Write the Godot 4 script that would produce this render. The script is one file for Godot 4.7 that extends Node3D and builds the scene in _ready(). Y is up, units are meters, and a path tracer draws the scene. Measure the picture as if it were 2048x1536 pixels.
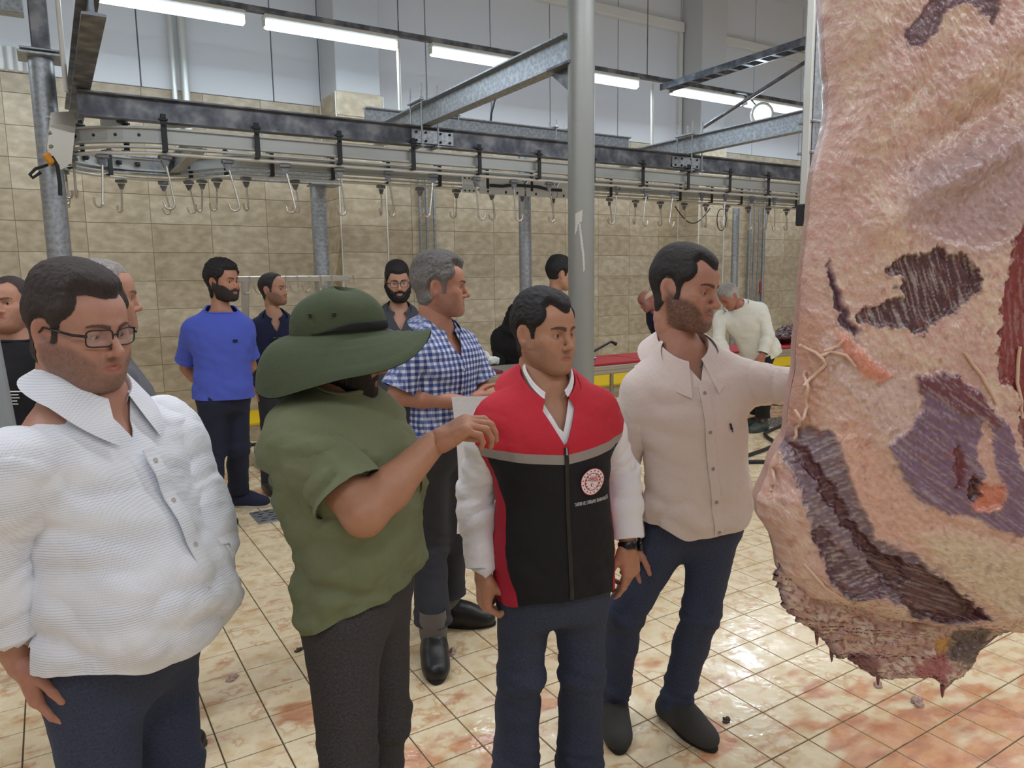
extends Node3D

const CAM := Vector3(0, 1.68, 0)
const EXPOSURE := 1.0
const TIMING := false
const ORD := ["first", "second", "third", "fourth", "fifth", "sixth", "seventh", "eighth", "ninth", "tenth", "eleventh", "twelfth", "thirteenth", "fourteenth", "fifteenth", "sixteenth", "seventeenth", "eighteenth"]

# ------------------------------------------------------------------ naming
func tag(o: Node, label := "", category := "", group := "", kind := "") -> Node:
	if label: o.set_meta("label", label)
	if category: o.set_meta("category", category)
	if group: o.set_meta("group", group)
	if kind: o.set_meta("kind", kind)
	return o

var name_count := {}
func numbered(called: String) -> String:
	var k: int = name_count.get(called, 0)
	name_count[called] = k + 1
	return called if k == 0 else "%s_%03d" % [called, k]

func thing(called: String, label: String, category: String, at := Vector3.ZERO, turn := 0.0, group := "") -> Node3D:
	var o := Node3D.new()
	o.name = numbered(called)
	add_child(o)
	o.position = at
	o.rotation.y = turn
	tag(o, label, category, group)
	return o

func structure(called: String, label: String, at := Vector3.ZERO) -> Node3D:
	var o := Node3D.new()
	o.name = numbered(called)
	add_child(o)
	o.position = at
	tag(o, label, "", "", "structure")
	return o

func part(parent: Node, called: String, mesh: Mesh, material: Material, at := Vector3.ZERO, label := "") -> MeshInstance3D:
	var o := MeshInstance3D.new()
	o.mesh = mesh
	o.name = called
	o.material_override = material
	o.position = at
	o.cast_shadow = GeometryInstance3D.SHADOW_CASTING_SETTING_ON
	parent.add_child(o, true)
	if label: o.set_meta("label", label)
	return o

# one mesh that is a whole thing
func solo(called: String, mesh: Mesh, material: Material, at: Vector3, label: String, category: String, group := "", kind := "") -> MeshInstance3D:
	var o := part(self, numbered(called), mesh, material, at)
	tag(o, label, category, group, kind)
	return o

func copy_of(src: Node3D, label: String, at: Vector3, turn := 0.0) -> Node3D:
	var o: Node3D = src.duplicate()
	var base: String = src.get_meta("base_name")
	o.name = numbered(base)
	add_child(o)
	o.position = at
	o.rotation.y = turn
	o.set_meta("label", label)
	return o

# ------------------------------------------------------------------ mesh building
class MB:
	var v := PackedVector3Array()
	var n := PackedVector3Array()
	var c := PackedColorArray()
	var t := PackedVector2Array()
	var ix := PackedInt32Array()
	var col := Color(1, 1, 1)
	var use_c := false
	var use_t := false
	func vert(p: Vector3, nn: Vector3, uv := Vector2.ZERO) -> int:
		v.append(p); n.append(nn); c.append(col); t.append(uv)
		return v.size() - 1
	# counter-clockwise as seen from outside
	func tri_i(a: int, b: int, d: int) -> void:
		ix.append(a); ix.append(d); ix.append(b)
	func quad(a: Vector3, b: Vector3, d: Vector3, e: Vector3) -> void:
		var nn := (b - a).cross(d - a)
		if nn.length_squared() < 1e-14: nn = (d - a).cross(e - a)
		nn = nn.normalized()
		var i := vert(a, nn, Vector2(0, 0)); vert(b, nn, Vector2(1, 0)); vert(d, nn, Vector2(1, 1)); vert(e, nn, Vector2(0, 1))
		tri_i(i, i + 1, i + 2); tri_i(i, i + 2, i + 3)
	func tri(a: Vector3, b: Vector3, d: Vector3) -> void:
		var nn := (b - a).cross(d - a).normalized()
		var i := vert(a, nn); vert(b, nn); vert(d, nn)
		tri_i(i, i + 1, i + 2)
	func box(o: Vector3, s: Vector3, b := Basis.IDENTITY, bev := 0.0) -> MB:
		var h := s * 0.5
		if bev <= 0.0:
			var p := []
			for k in 8: p.append(o + b * Vector3(h.x if k & 1 else -h.x, h.y if k & 2 else -h.y, h.z if k & 4 else -h.z))
			quad(p[1], p[3], p[7], p[5]) if false else quad(p[5], p[1], p[3], p[7])
			quad(p[0], p[4], p[6], p[2]); quad(p[2], p[6], p[7], p[3]); quad(p[0], p[1], p[5], p[4]); quad(p[4], p[5], p[7], p[6]); quad(p[1], p[0], p[2], p[3])
			return self
		bev = minf(bev, minf(h.x, minf(h.y, h.z)) * 0.95)
		var ax := [Vector3(1, 0, 0), Vector3(0, 1, 0), Vector3(0, 0, 1)]
		# faces
		for a in 3:
			for s1 in [-1.0, 1.0]:
				var u := (a + 1) % 3
				var w := (a + 2) % 3
				var q := []
				for m in [[-1, -1], [1, -1], [1, 1], [-1, 1]]:
					var p := Vector3.ZERO
					p[a] = s1 * h[a]; p[u] = m[0] * (h[u] - bev); p[w] = m[1] * (h[w] - bev)
					q.append(o + b * p)
				if s1 > 0: quad(q[0], q[1], q[2], q[3])
				else: quad(q[3], q[2], q[1], q[0])
		# edges
		for a in 3:
			var u := (a + 1) % 3
			var w := (a + 2) % 3
			for su in [-1.0, 1.0]:
				for sw in [-1.0, 1.0]:
					var q := []
					for m in [[-1, 0], [1, 0], [1, 1], [-1, 1]]:
						var p := Vector3.ZERO
						p[a] = m[0] * (h[a] - bev)
						p[u] = su * (h[u] if m[1] == 0 else h[u] - bev)
						p[w] = sw * (h[w] - bev if m[1] == 0 else h[w])
						q.append(o + b * p)
					if su * sw > 0: quad(q[0], q[3], q[2], q[1]) if (q[3] - q[0]).cross(q[2] - q[0]).dot(b * _e(u, su, w, sw)) > 0 else quad(q[0], q[1], q[2], q[3])
					else: quad(q[0], q[1], q[2], q[3]) if (q[1] - q[0]).cross(q[2] - q[0]).dot(b * _e(u, su, w, sw)) > 0 else quad(q[0], q[3], q[2], q[1])
		for sx in [-1.0, 1.0]:
			for sy in [-1.0, 1.0]:
				for sz in [-1.0, 1.0]:
					var sg := Vector3(sx, sy, sz)
					var q := []
					for a in 3:
						var p := Vector3.ZERO
						for k in 3: p[k] = sg[k] * (h[k] if k == a else h[k] - bev)
						q.append(o + b * p)
					if (q[1] - q[0]).cross(q[2] - q[0]).dot(b * sg) > 0: tri(q[0], q[1], q[2])
					else: tri(q[0], q[2], q[1])
		return self
	func _e(u: int, su: float, w: int, sw: float) -> Vector3:
		var p := Vector3.ZERO
		p[u] = su; p[w] = sw
		return p
	# round tube along a path; r may be a float or an array of radii
	func tube(path: Array, r, sides := 10, caps := true, closed := false) -> MB:
		var m := path.size()
		var up := Vector3.ZERO
		var first := v.size()
		for i in m:
			var p: Vector3 = path[i]
			var d: Vector3
			if closed: d = path[(i + 1) % m] - path[(i - 1 + m) % m]
			elif i == 0: d = path[1] - p
			elif i == m - 1: d = p - path[i - 1]
			else: d = (path[i + 1] - p).normalized() + (p - path[i - 1]).normalized()
			d = d.normalized()
			if up == Vector3.ZERO: up = Vector3(0, 1, 0) if absf(d.y) < 0.9 else Vector3(1, 0, 0)
			up = (up - d * up.dot(d)).normalized()
			var s := d.cross(up)
			var rr: float = r[i] if r is Array else r
			for k in sides:
				var a := TAU * k / sides
				var nn := up * cos(a) + s * sin(a)
				vert(p + nn * rr, nn, Vector2(float(k) / sides, float(i)))
		for i in (m if closed else m - 1):
			for k in sides:
				var a := first + i * sides + k
				var b := first + i * sides + (k + 1) % sides
				var e := first + ((i + 1) % m) * sides + k
				var f := first + ((i + 1) % m) * sides + (k + 1) % sides
				tri_i(a, b, f); tri_i(a, f, e)
		if caps and not closed:
			for e in [0, m - 1]:
				var d: Vector3 = (path[0] - path[1]).normalized() if e == 0 else (path[m - 1] - path[m - 2]).normalized()
				var cc := vert(path[e], d)
				var st := v.size()
				for k in sides: vert(v[first + e * sides + k], d)
				for k in sides:
					if e == 0: tri_i(cc, st + (k + 1) % sides, st + k)
					else: tri_i(cc, st + k, st + (k + 1) % sides)
		return self
	# profile of (radius, height) turned round y
	func lathe(prof: Array, seg := 20, xf := Transform3D.IDENTITY) -> MB:
		var m := prof.size()
		var first := v.size()
		for i in m:
			var d: Vector2 = (prof[mini(i + 1, m - 1)] - prof[maxi(i - 1, 0)])
			var nn := Vector2(d.y, -d.x).normalized()
			for k in seg + 1:
				var a := TAU * k / seg
				var p := Vector3(cos(a) * prof[i].x, prof[i].y, -sin(a) * prof[i].x)
				vert(xf * p, (xf.basis * Vector3(cos(a) * nn.x, nn.y, -sin(a) * nn.x)).normalized(), Vector2(float(k) / seg, float(i) / (m - 1)))
		for i in m - 1:
			for k in seg:
				var a := first + i * (seg + 1) + k
				tri_i(a, a + 1, a + seg + 2); tri_i(a, a + seg + 2, a + seg + 1)
		return self
	# flat closed 2D outline (counter-clockwise) swept along a path lying mostly level: x = sideways, y = up
	func sweep(path: Array, prof: Array, closed := false, caps := true) -> MB:
		var m := path.size()
		var k := prof.size()
		var rings := []
		for i in m:
			var d: Vector3
			if closed: d = path[(i + 1) % m] - path[(i - 1 + m) % m]
			else: d = path[mini(i + 1, m - 1)] - path[maxi(i - 1, 0)]
			d = d.normalized()
			var s := d.cross(Vector3.UP).normalized()
			var u := s.cross(d)
			var ring := []
			for q in prof: ring.append(path[i] + s * q.x + u * q.y)
			rings.append(ring)
		for i in (m if closed else m - 1):
			for j in k:
				var a: Vector3 = rings[i][j]
				var b: Vector3 = rings[i][(j + 1) % k]
				var e: Vector3 = rings[(i + 1) % m][(j + 1) % k]
				var f: Vector3 = rings[(i + 1) % m][j]
				quad(a, b, e, f) if false else quad(b, a, f, e)
		if caps and not closed:
			var tr := Geometry2D.triangulate_polygon(PackedVector2Array(prof))
			for e in [0, m - 1]:
				for q in range(0, tr.size(), 3):
					var a: Vector3 = rings[e][tr[q]]
					var b: Vector3 = rings[e][tr[q + 1]]
					var d: Vector3 = rings[e][tr[q + 2]]
					var out: Vector3 = (path[0] - path[1]) if e == 0 else (path[m - 1] - path[m - 2])
					if (b - a).cross(d - a).dot(out) > 0: tri(a, b, d)
					else: tri(a, d, b)
		return self
	# smooth sheet from a table of points, rows x columns
	func sheet(rows: Array, closed_u := false, flip := false) -> MB:
		var m := rows.size()
		var k: int = rows[0].size()
		var first := v.size()
		for i in m:
			for j in k:
				var jl := (j - 1 + k) % k if closed_u else maxi(j - 1, 0)
				var jr := (j + 1) % k if closed_u else mini(j + 1, k - 1)
				var du: Vector3 = rows[i][jr] - rows[i][jl]
				var dv: Vector3 = rows[mini(i + 1, m - 1)][j] - rows[maxi(i - 1, 0)][j]
				var nn := du.cross(dv)
				if nn.length_squared() < 1e-16: nn = (rows[i][j] - rows[mini(i + 1, m - 1) if i == 0 else i - 1][j])
				nn = nn.normalized()
				vert(rows[i][j], -nn if flip else nn, Vector2(float(j) / maxf(1, k - 1), float(i) / maxf(1, m - 1)))
		for i in m - 1:
			for j in (k if closed_u else k - 1):
				var a := first + i * k + j
				var b := first + i * k + (j + 1) % k
				var e := a + k
				var f := b + k
				if flip: tri_i(a, f, b); tri_i(a, e, f)
				else: tri_i(a, b, f); tri_i(a, f, e)
		return self
	func ball(o: Vector3, r: Vector3, seg := 12, rings := 8, b := Basis.IDENTITY) -> MB:
		var first := v.size()
		for i in rings + 1:
			var th := PI * i / rings
			for k in seg + 1:
				var a := TAU * k / seg
				var d := Vector3(sin(th) * cos(a), cos(th), sin(th) * sin(a))
				vert(o + b * (d * r), (b * (d / r)).normalized(), Vector2(float(k) / seg, float(i) / rings))
		for i in rings:
			for k in seg:
				var a := first + i * (seg + 1) + k
				tri_i(a, a + 1, a + seg + 2); tri_i(a, a + seg + 2, a + seg + 1)
		return self
	func extrude(poly: Array, depth: float, xf := Transform3D.IDENTITY) -> MB:
		var k := poly.size()
		var area := 0.0
		for j in k: area += poly[j].x * poly[(j + 1) % k].y - poly[(j + 1) % k].x * poly[j].y
		if area < 0: poly = poly.duplicate(); poly.reverse()
		var tr := Geometry2D.triangulate_polygon(PackedVector2Array(poly))
		var fr := []
		var bk := []
		for q in poly:
			fr.append(xf * Vector3(q.x, q.y, depth * 0.5)); bk.append(xf * Vector3(q.x, q.y, -depth * 0.5))
		var fz := xf.basis.z
		for q in range(0, tr.size(), 3):
			var a := tr[q]
			var b := tr[q + 1]
			var d := tr[q + 2]
			if (fr[b] - fr[a]).cross(fr[d] - fr[a]).dot(fz) < 0:
				var h := b
				b = d; d = h
			tri(fr[a], fr[b], fr[d]); tri(bk[a], bk[d], bk[b])
		for j in k:
			var l := (j + 1) % k
			quad(bk[j], bk[l], fr[l], fr[j])
		return self
	func mesh() -> ArrayMesh:
		var arr := []
		arr.resize(Mesh.ARRAY_MAX)
		arr[Mesh.ARRAY_VERTEX] = v
		arr[Mesh.ARRAY_NORMAL] = n
		if use_c: arr[Mesh.ARRAY_COLOR] = c
		if use_t: arr[Mesh.ARRAY_TEX_UV] = t
		arr[Mesh.ARRAY_INDEX] = ix
		var m := ArrayMesh.new()
		m.add_surface_from_arrays(Mesh.PRIMITIVE_TRIANGLES, arr)
		return m

# ------------------------------------------------------------------ materials
func mat(color: Color, rough := 0.7, metal := 0.0) -> StandardMaterial3D:
	var m := StandardMaterial3D.new()
	m.albedo_color = color
	m.roughness = rough
	m.metallic = metal
	return m

func noise_tex(size: int, freq: float, ramp: Array, type := FastNoiseLite.TYPE_SIMPLEX_SMOOTH, sd := 1, oct := 4, warp := 0.0, normal := 0.0) -> NoiseTexture2D:
	var f := FastNoiseLite.new()
	f.seed = sd
	f.noise_type = type
	f.frequency = freq
	f.fractal_octaves = oct
	if warp > 0.0:
		f.domain_warp_enabled = true
		f.domain_warp_amplitude = warp
		f.domain_warp_frequency = freq * 0.7
	var tx := NoiseTexture2D.new()
	tx.width = size
	tx.height = size
	tx.seamless = true
	tx.generate_mipmaps = false
	if normal > 0.0:
		tx.as_normal_map = true
		tx.bump_strength = normal
	if ramp.size():
		var g := Gradient.new()
		var offs := PackedFloat32Array()
		var cols := PackedColorArray()
		for r in ramp:
			offs.append(r[0]); cols.append(r[1])
		g.offsets = offs
		g.colors = cols
		tx.color_ramp = g
	tx.noise = f
	return tx

func triplanar(m: StandardMaterial3D, scale: float, world := false) -> StandardMaterial3D:
	m.uv1_triplanar = true
	m.uv1_world_triplanar = world
	m.uv1_scale = Vector3.ONE * scale
	return m
# ------------------------------------------------------------------ smooth bodies: distance fields meshed as surface nets
class Field:
	# per shape: kind, blend, sign and numbers
	var kind := PackedInt32Array()
	var blend := PackedFloat32Array()
	var sub := PackedByteArray()
	var pa := PackedVector3Array()
	var pb := PackedVector3Array()   # axis of a cone / radii of an ellipsoid
	var ra := PackedFloat32Array()
	var rb := PackedFloat32Array()
	var bas: Array[Basis] = []
	var inv2 := PackedFloat32Array()
	var dr := PackedFloat32Array()
	var tabs: Array = []             # torso tables
	var lo := Vector3.ONE * 1e9
	var hi := Vector3.ONE * -1e9
	func _grow(p: Vector3, r: float) -> void:
		lo = lo.min(p - Vector3.ONE * r); hi = hi.max(p + Vector3.ONE * r)
	func _add(k: int, a: Vector3, b: Vector3, r1: float, r2: float, bl: float, s: bool, bs := Basis.IDENTITY, tab = null) -> void:
		kind.append(k); pa.append(a); pb.append(b); ra.append(r1); rb.append(r2); blend.append(bl); sub.append(1 if s else 0); bas.append(bs); tabs.append(tab); inv2.append(1.0 / maxf(b.length_squared(), 1e-9)); dr.append(r2 - r1)
	func cone(a: Vector3, b: Vector3, r1: float, r2: float, bl := 0.01, s := false) -> void:
		_add(0, a, b - a, r1, r2, bl, s)
		if not s: _grow(a, r1); _grow(b, r2)
	func ell(o: Vector3, r: Vector3, bl := 0.01, b := Basis.IDENTITY, s := false) -> void:
		_add(1, o, r, 0, 0, bl, s, b.inverse())
		if not s: _grow(o, maxf(r.x, maxf(r.y, r.z)))
	# rows of [along, cx, cz, a, b]; frame columns = right, along, front
	func torso(o: Vector3, frame: Basis, rows: Array, grow := 0.0, bl := 0.02) -> void:
		var tab := PackedFloat32Array()
		var y0: float = rows[0][0]
		var y1: float = rows[-1][0]
		var seg := 0
		for k in 65:
			var y := lerpf(y0, y1, k / 64.0)
			while seg < rows.size() - 2 and y > rows[seg + 1][0]: seg += 1
			var f: float = (y - rows[seg][0]) / (rows[seg + 1][0] - rows[seg][0])
			for j in [1, 2, 3, 4]:
				var p0: float = rows[maxi(seg - 1, 0)][j]
				var p1: float = rows[seg][j]
				var p2: float = rows[seg + 1][j]
				var p3: float = rows[mini(seg + 2, rows.size() - 1)][j]
				var r: float = cubic_interpolate(p1, p2, p0, p3, f)
				tab.append(r + (grow if j > 2 else 0.0))
			_grow(o + frame * Vector3(tab[k * 4], y, tab[k * 4 + 1]), maxf(tab[k * 4 + 2], tab[k * 4 + 3]) + 0.02)
		_add(2, o, Vector3.ZERO, y0 - grow * 0.3, y1 + grow * 0.3, bl, false, frame.inverse(), tab)
	func rbox(o: Vector3, h: Vector3, r: float, b := Basis.IDENTITY, bl := 0.01, s := false) -> void:
		_add(3, o, h - Vector3.ONE * r, r, 0, bl, s, b.inverse())
		if not s: _grow(o, h.length())
	func one(k: int, p: Vector3) -> float:
		var q := p - pa[k]
		match kind[k]:
			0:
				var b := pb[k]
				var t := clampf(q.dot(b) * inv2[k], 0.0, 1.0)
				return (q - b * t).length() - ra[k] - dr[k] * t
			1:
				q = bas[k] * q
				var r := pb[k]
				var u := q / r
				var k0 := u.length()
				var k1 := (u / r).length()
				return k0 * (k0 - 1.0) / k1 if k1 > 1e-6 else -minf(r.x, minf(r.y, r.z))
			2:
				q = bas[k] * q
				var tab: PackedFloat32Array = tabs[k]
				var f := clampf((q.y - ra[k]) / (rb[k] - ra[k]), 0.0, 0.9999) * 64.0
				var i := int(f)
				f -= i
				i *= 4
				var x := q.x - lerpf(tab[i], tab[i + 4], f)
				var z := q.z - lerpf(tab[i + 1], tab[i + 5], f)
				var a := lerpf(tab[i + 2], tab[i + 6], f)
				var c := lerpf(tab[i + 3], tab[i + 7], f)
				var ex := x * x / (a * a)
				var ez := z * z / (c * c)
				var r2 := ex + ez - 0.42 * ex * ez / (ex + ez + 0.0001)
				var rr := sqrt(r2)
				var d := -minf(a, c)
				if rr > 0.05: d = sqrt(x * x + z * z) * (1.0 - 1.0 / rr)
				d *= 0.8
				var dy := maxf(q.y - rb[k], ra[k] - q.y)
				var h := maxf(0.03 - absf(d - dy), 0.0) / 0.03
				return maxf(d, dy) + h * h * 0.0075
			_:
				q = (bas[k] * q).abs() - pb[k]
				return q.max(Vector3.ZERO).length() + minf(maxf(q.x, maxf(q.y, q.z)), 0.0) - ra[k]
	func at(p: Vector3, act: PackedInt32Array) -> float:
		var d := 1e9
		for k in act:
			var e: float
			if kind[k] == 0:
				var q := p - pa[k]
				var b := pb[k]
				var t := clampf(q.dot(b) * inv2[k], 0.0, 1.0)
				e = (q - b * t).length() - ra[k] - dr[k] * t
			else: e = one(k, p)
			var w := blend[k]
			if absf(d - e) >= w and not sub[k]:
				if e < d: d = e
				continue
			if sub[k]:
				var h := maxf(w - absf(d + e), 0.0) / w
				d = maxf(d, -e) + h * h * w * 0.25
			else:
				var h := maxf(w - absf(d - e), 0.0) / w
				d = minf(d, e) - h * h * w * 0.25
		return d
	func all() -> PackedInt32Array:
		var act := PackedInt32Array()
		for k in kind.size(): act.append(k)
		return act
	func mesh(cell: float) -> Pelt:
		var out := Pelt.new()
		var B := 4
		var org := lo - Vector3.ONE * cell * 2.0
		var size := hi - org + Vector3.ONE * cell * 2.0
		var nb := Vector3i(ceili(size.x / (cell * B)), ceili(size.y / (cell * B)), ceili(size.z / (cell * B)))
		var NX := nb.x * B + 1
		var NY := nb.y * B + 1
		var cells := {}
		var grid := PackedFloat32Array()
		grid.resize(NX * NY * (nb.z * B + 1))
		grid.fill(1e20)
		var edges := PackedInt32Array()
		var half := cell * B * 0.5 * 1.7320508
		var N := B + 1
		var vals := PackedFloat32Array()
		vals.resize(N * N * N)
		var total := kind.size()
		var ds := PackedFloat32Array()
		ds.resize(total)
		for bz in nb.z:
			for by in nb.y:
				for bx in nb.x:
					var o := org + Vector3(bx, by, bz) * (cell * B)
					var ctr := o + Vector3.ONE * (cell * B * 0.5)
					var near := 1e9
					for k in total:
						ds[k] = one(k, ctr)
						if not sub[k]: near = minf(near, ds[k] - blend[k] * 0.25)
					if near > half * 1.5 + 0.012: continue
					var act := PackedInt32Array()
					for k in total:
						if sub[k]:
							if ds[k] < half * 2.0 + blend[k]: act.append(k)
						elif ds[k] < maxf(near, 0.0) + half * 1.8 + blend[k] + 0.002: act.append(k)
					if act.is_empty(): continue
					var dc := at(ctr, act)
					if absf(dc) > half * 1.7: continue
					var q := 0
					var mn := 1e9
					var mx := -1e9
					var g00 := bx * B + NX * (by * B + NY * bz * B)
					for z in N:
						for y in N:
							var gi := g00 + NX * (y + NY * z)
							for x in N:
								var d := grid[gi + x]
								if d > 1e19:
									d = at(o + Vector3(x, y, z) * cell, act)
									grid[gi + x] = d
								vals[q] = d
								q += 1
								mn = minf(mn, d); mx = maxf(mx, d)
					if mn > 0.0 or mx <= 0.0: continue
					for z in B:
						for y in B:
							for x in B:
								q = x + N * (y + N * z)
								var g0 := vals[q]
								var gx := vals[q + 1]
								var gy := vals[q + N]
								var gz := vals[q + N * N]
								var gxy := vals[q + N + 1]
								var gxz := vals[q + N * N + 1]
								var gyz := vals[q + N * N + N]
								var gall := vals[q + N * N + N + 1]
								var neg := int(g0 <= 0) + int(gx <= 0) + int(gy <= 0) + int(gz <= 0) + int(gxy <= 0) + int(gxz <= 0) + int(gyz <= 0) + int(gall <= 0)
								if neg == 0 or neg == 8: continue
								var s := Vector3.ZERO
								var m := 0
								if (g0 <= 0) != (gx <= 0): s += Vector3(g0 / (g0 - gx), 0, 0); m += 1
								if (gy <= 0) != (gxy <= 0): s += Vector3(gy / (gy - gxy), 1, 0); m += 1
								if (gz <= 0) != (gxz <= 0): s += Vector3(gz / (gz - gxz), 0, 1); m += 1
								if (gyz <= 0) != (gall <= 0): s += Vector3(gyz / (gyz - gall), 1, 1); m += 1
								if (g0 <= 0) != (gy <= 0): s += Vector3(0, g0 / (g0 - gy), 0); m += 1
								if (gx <= 0) != (gxy <= 0): s += Vector3(1, gx / (gx - gxy), 0); m += 1
								if (gz <= 0) != (gyz <= 0): s += Vector3(0, gz / (gz - gyz), 1); m += 1
								if (gxz <= 0) != (gall <= 0): s += Vector3(1, gxz / (gxz - gall), 1); m += 1
								if (g0 <= 0) != (gz <= 0): s += Vector3(0, 0, g0 / (g0 - gz)); m += 1
								if (gx <= 0) != (gxz <= 0): s += Vector3(1, 0, gx / (gx - gxz)); m += 1
								if (gy <= 0) != (gyz <= 0): s += Vector3(0, 1, gy / (gy - gyz)); m += 1
								if (gxy <= 0) != (gall <= 0): s += Vector3(1, 1, gxy / (gxy - gall)); m += 1
								var id := (bx * B + x) + NX * ((by * B + y) + NY * (bz * B + z))
								cells[id] = out.v.size()
								out.v.append(o + (Vector3(x, y, z) + s / m) * cell)
								if (g0 <= 0) != (gx <= 0): edges.append_array([id, 0, int(g0 <= 0)])
								if (g0 <= 0) != (gy <= 0): edges.append_array([id, 1, int(g0 <= 0)])
								if (g0 <= 0) != (gz <= 0): edges.append_array([id, 2, int(g0 <= 0)])
		var sx := 1
		var sy := NX
		var sz := NX * NY
		for e in range(0, edges.size(), 3):
			var id := edges[e]
			var u := sy
			var w := sz
			if edges[e + 1] == 1: u = sz; w = sx
			elif edges[e + 1] == 2: u = sx; w = sy
			var a: int = cells.get(id, -1)
			var b: int = cells.get(id - u, -1)
			var c: int = cells.get(id - u - w, -1)
			var d: int = cells.get(id - w, -1)
			if a < 0 or b < 0 or c < 0 or d < 0: continue
			if edges[e + 2]: out.ix.append_array([a, b, c, a, c, d])
			else: out.ix.append_array([a, c, b, a, d, c])
		out.normals()
		return out

# a triangle sheet that can be pushed about, cut and coloured; triangles counter-clockwise from outside
class Pelt:
	var v := PackedVector3Array()
	var n := PackedVector3Array()
	var c := PackedColorArray()
	var ix := PackedInt32Array()
	func normals() -> Pelt:
		n = PackedVector3Array()
		n.resize(v.size())
		for k in range(0, ix.size(), 3):
			var a := ix[k]
			var b := ix[k + 1]
			var d := ix[k + 2]
			var f := (v[b] - v[a]).cross(v[d] - v[a])
			n[a] += f; n[b] += f; n[d] += f
		for k in n.size(): n[k] = n[k].normalized()
		return self
	func smooth(times := 1) -> Pelt:
		for r in times:
			var s := PackedVector3Array()
			s.resize(v.size())
			var w := PackedFloat32Array()
			w.resize(v.size())
			for k in range(0, ix.size(), 3):
				var a := ix[k]
				var b := ix[k + 1]
				var d := ix[k + 2]
				s[a] += v[b] + v[d]; s[b] += v[a] + v[d]; s[d] += v[a] + v[b]
				w[a] += 2; w[b] += 2; w[d] += 2
			for k in v.size():
				if w[k] > 0: v[k] = v[k] * 0.5 + s[k] / w[k] * 0.5
		return normals()
	func push(f: Callable) -> Pelt:
		for k in v.size(): v[k] += n[k] * float(f.call(v[k], n[k]))
		return normals()
	func move(f: Callable) -> Pelt:
		for k in v.size(): v[k] = f.call(v[k])
		return normals()
	func paint(f: Callable) -> Pelt:
		c.resize(v.size())
		for k in v.size(): c[k] = f.call(v[k], n[k])
		return self
	func copy() -> Pelt:
		var o := Pelt.new()
		o.v = v.duplicate(); o.n = n.duplicate(); o.c = c.duplicate(); o.ix = ix.duplicate()
		return o
	# keeps where f < 0, cut cleanly; rim > 0 turns the cut edge inward by that much
	func cut(f: Callable, rim := 0.0) -> Pelt:
		var o := Pelt.new()
		var g := PackedFloat32Array()
		g.resize(v.size())
		for k in v.size(): g[k] = f.call(v[k])
		var map := PackedInt32Array()
		map.resize(v.size())
		map.fill(-1)
		var mid := {}
		var colored := c.size() == v.size()
		var rims := []
		for k in range(0, ix.size(), 3):
			var poly: Array[int] = []
			var cutpts: Array[int] = []
			for j in 3:
				var a := ix[k + j]
				var b := ix[k + (j + 1) % 3]
				if g[a] < 0:
					if map[a] < 0:
						map[a] = o.v.size()
						o.v.append(v[a]); o.n.append(n[a])
						if colored: o.c.append(c[a])
					poly.append(map[a])
				if (g[a] < 0) != (g[b] < 0):
					var key := mini(a, b) * 2097152 + maxi(a, b)
					if not mid.has(key):
						var t := g[a] / (g[a] - g[b])
						mid[key] = o.v.size()
						o.v.append(v[a].lerp(v[b], t)); o.n.append(n[a].lerp(n[b], t).normalized())
						if colored: o.c.append(c[a].lerp(c[b], t))
					poly.append(mid[key])
					cutpts.append(mid[key] if g[a] < 0 else -1 - mid[key])
			if poly.size() >= 3:
				o.ix.append_array([poly[0], poly[1], poly[2]])
				if poly.size() == 4: o.ix.append_array([poly[0], poly[2], poly[3]])
			if rim > 0.0 and cutpts.size() == 2:
				var p := cutpts[0] if cutpts[0] >= 0 else cutpts[1]
				var q := -1 - (cutpts[1] if cutpts[0] >= 0 else cutpts[0])
				rims.append([p, q])
		if rim > 0.0:
			var inner := {}
			for r in rims:
				for p in r:
					if not inner.has(p):
						inner[p] = [o.v.size(), o.v.size() + 1]
						o.v.append(o.v[p]); o.n.append(o.n[p])
						o.v.append(o.v[p] - o.n[p] * rim); o.n.append(-o.n[p])
						if colored: o.c.append(o.c[p]); o.c.append(o.c[p])
				var i0: Array = inner[r[0]]
				var i1: Array = inner[r[1]]
				o.ix.append_array([i0[0], i0[1], i1[1], i0[0], i1[1], i1[0]])
		return o
	func add(s: Pelt) -> Pelt:
		var st := v.size()
		v.append_array(s.v); n.append_array(s.n)
		if c.size() == st and s.c.size() == s.v.size(): c.append_array(s.c)
		for k in s.ix: ix.append(k + st)
		return self
	func mesh() -> ArrayMesh:
		var arr := []
		arr.resize(Mesh.ARRAY_MAX)
		arr[Mesh.ARRAY_VERTEX] = v
		arr[Mesh.ARRAY_NORMAL] = n
		if c.size() == v.size(): arr[Mesh.ARRAY_COLOR] = c
		var r := PackedInt32Array()
		r.resize(ix.size())
		for k in range(0, ix.size(), 3):
			r[k] = ix[k]; r[k + 1] = ix[k + 2]; r[k + 2] = ix[k + 1]
		arr[Mesh.ARRAY_INDEX] = r
		var m := ArrayMesh.new()
		m.add_surface_from_arrays(Mesh.PRIMITIVE_TRIANGLES, arr)
		return m
# ------------------------------------------------------------------ heads: origin between the ears, +z the face, +y the crown, metres for a head of 0.235
func lin(r: int, g: int, b: int) -> Color:
	return Color8(r, g, b).srgb_to_linear()

func sstep(a: float, b: float, x: float) -> float:
	var t := clampf((x - a) / (b - a), 0.0, 1.0)
	return t * t * (3.0 - 2.0 * t)

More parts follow.
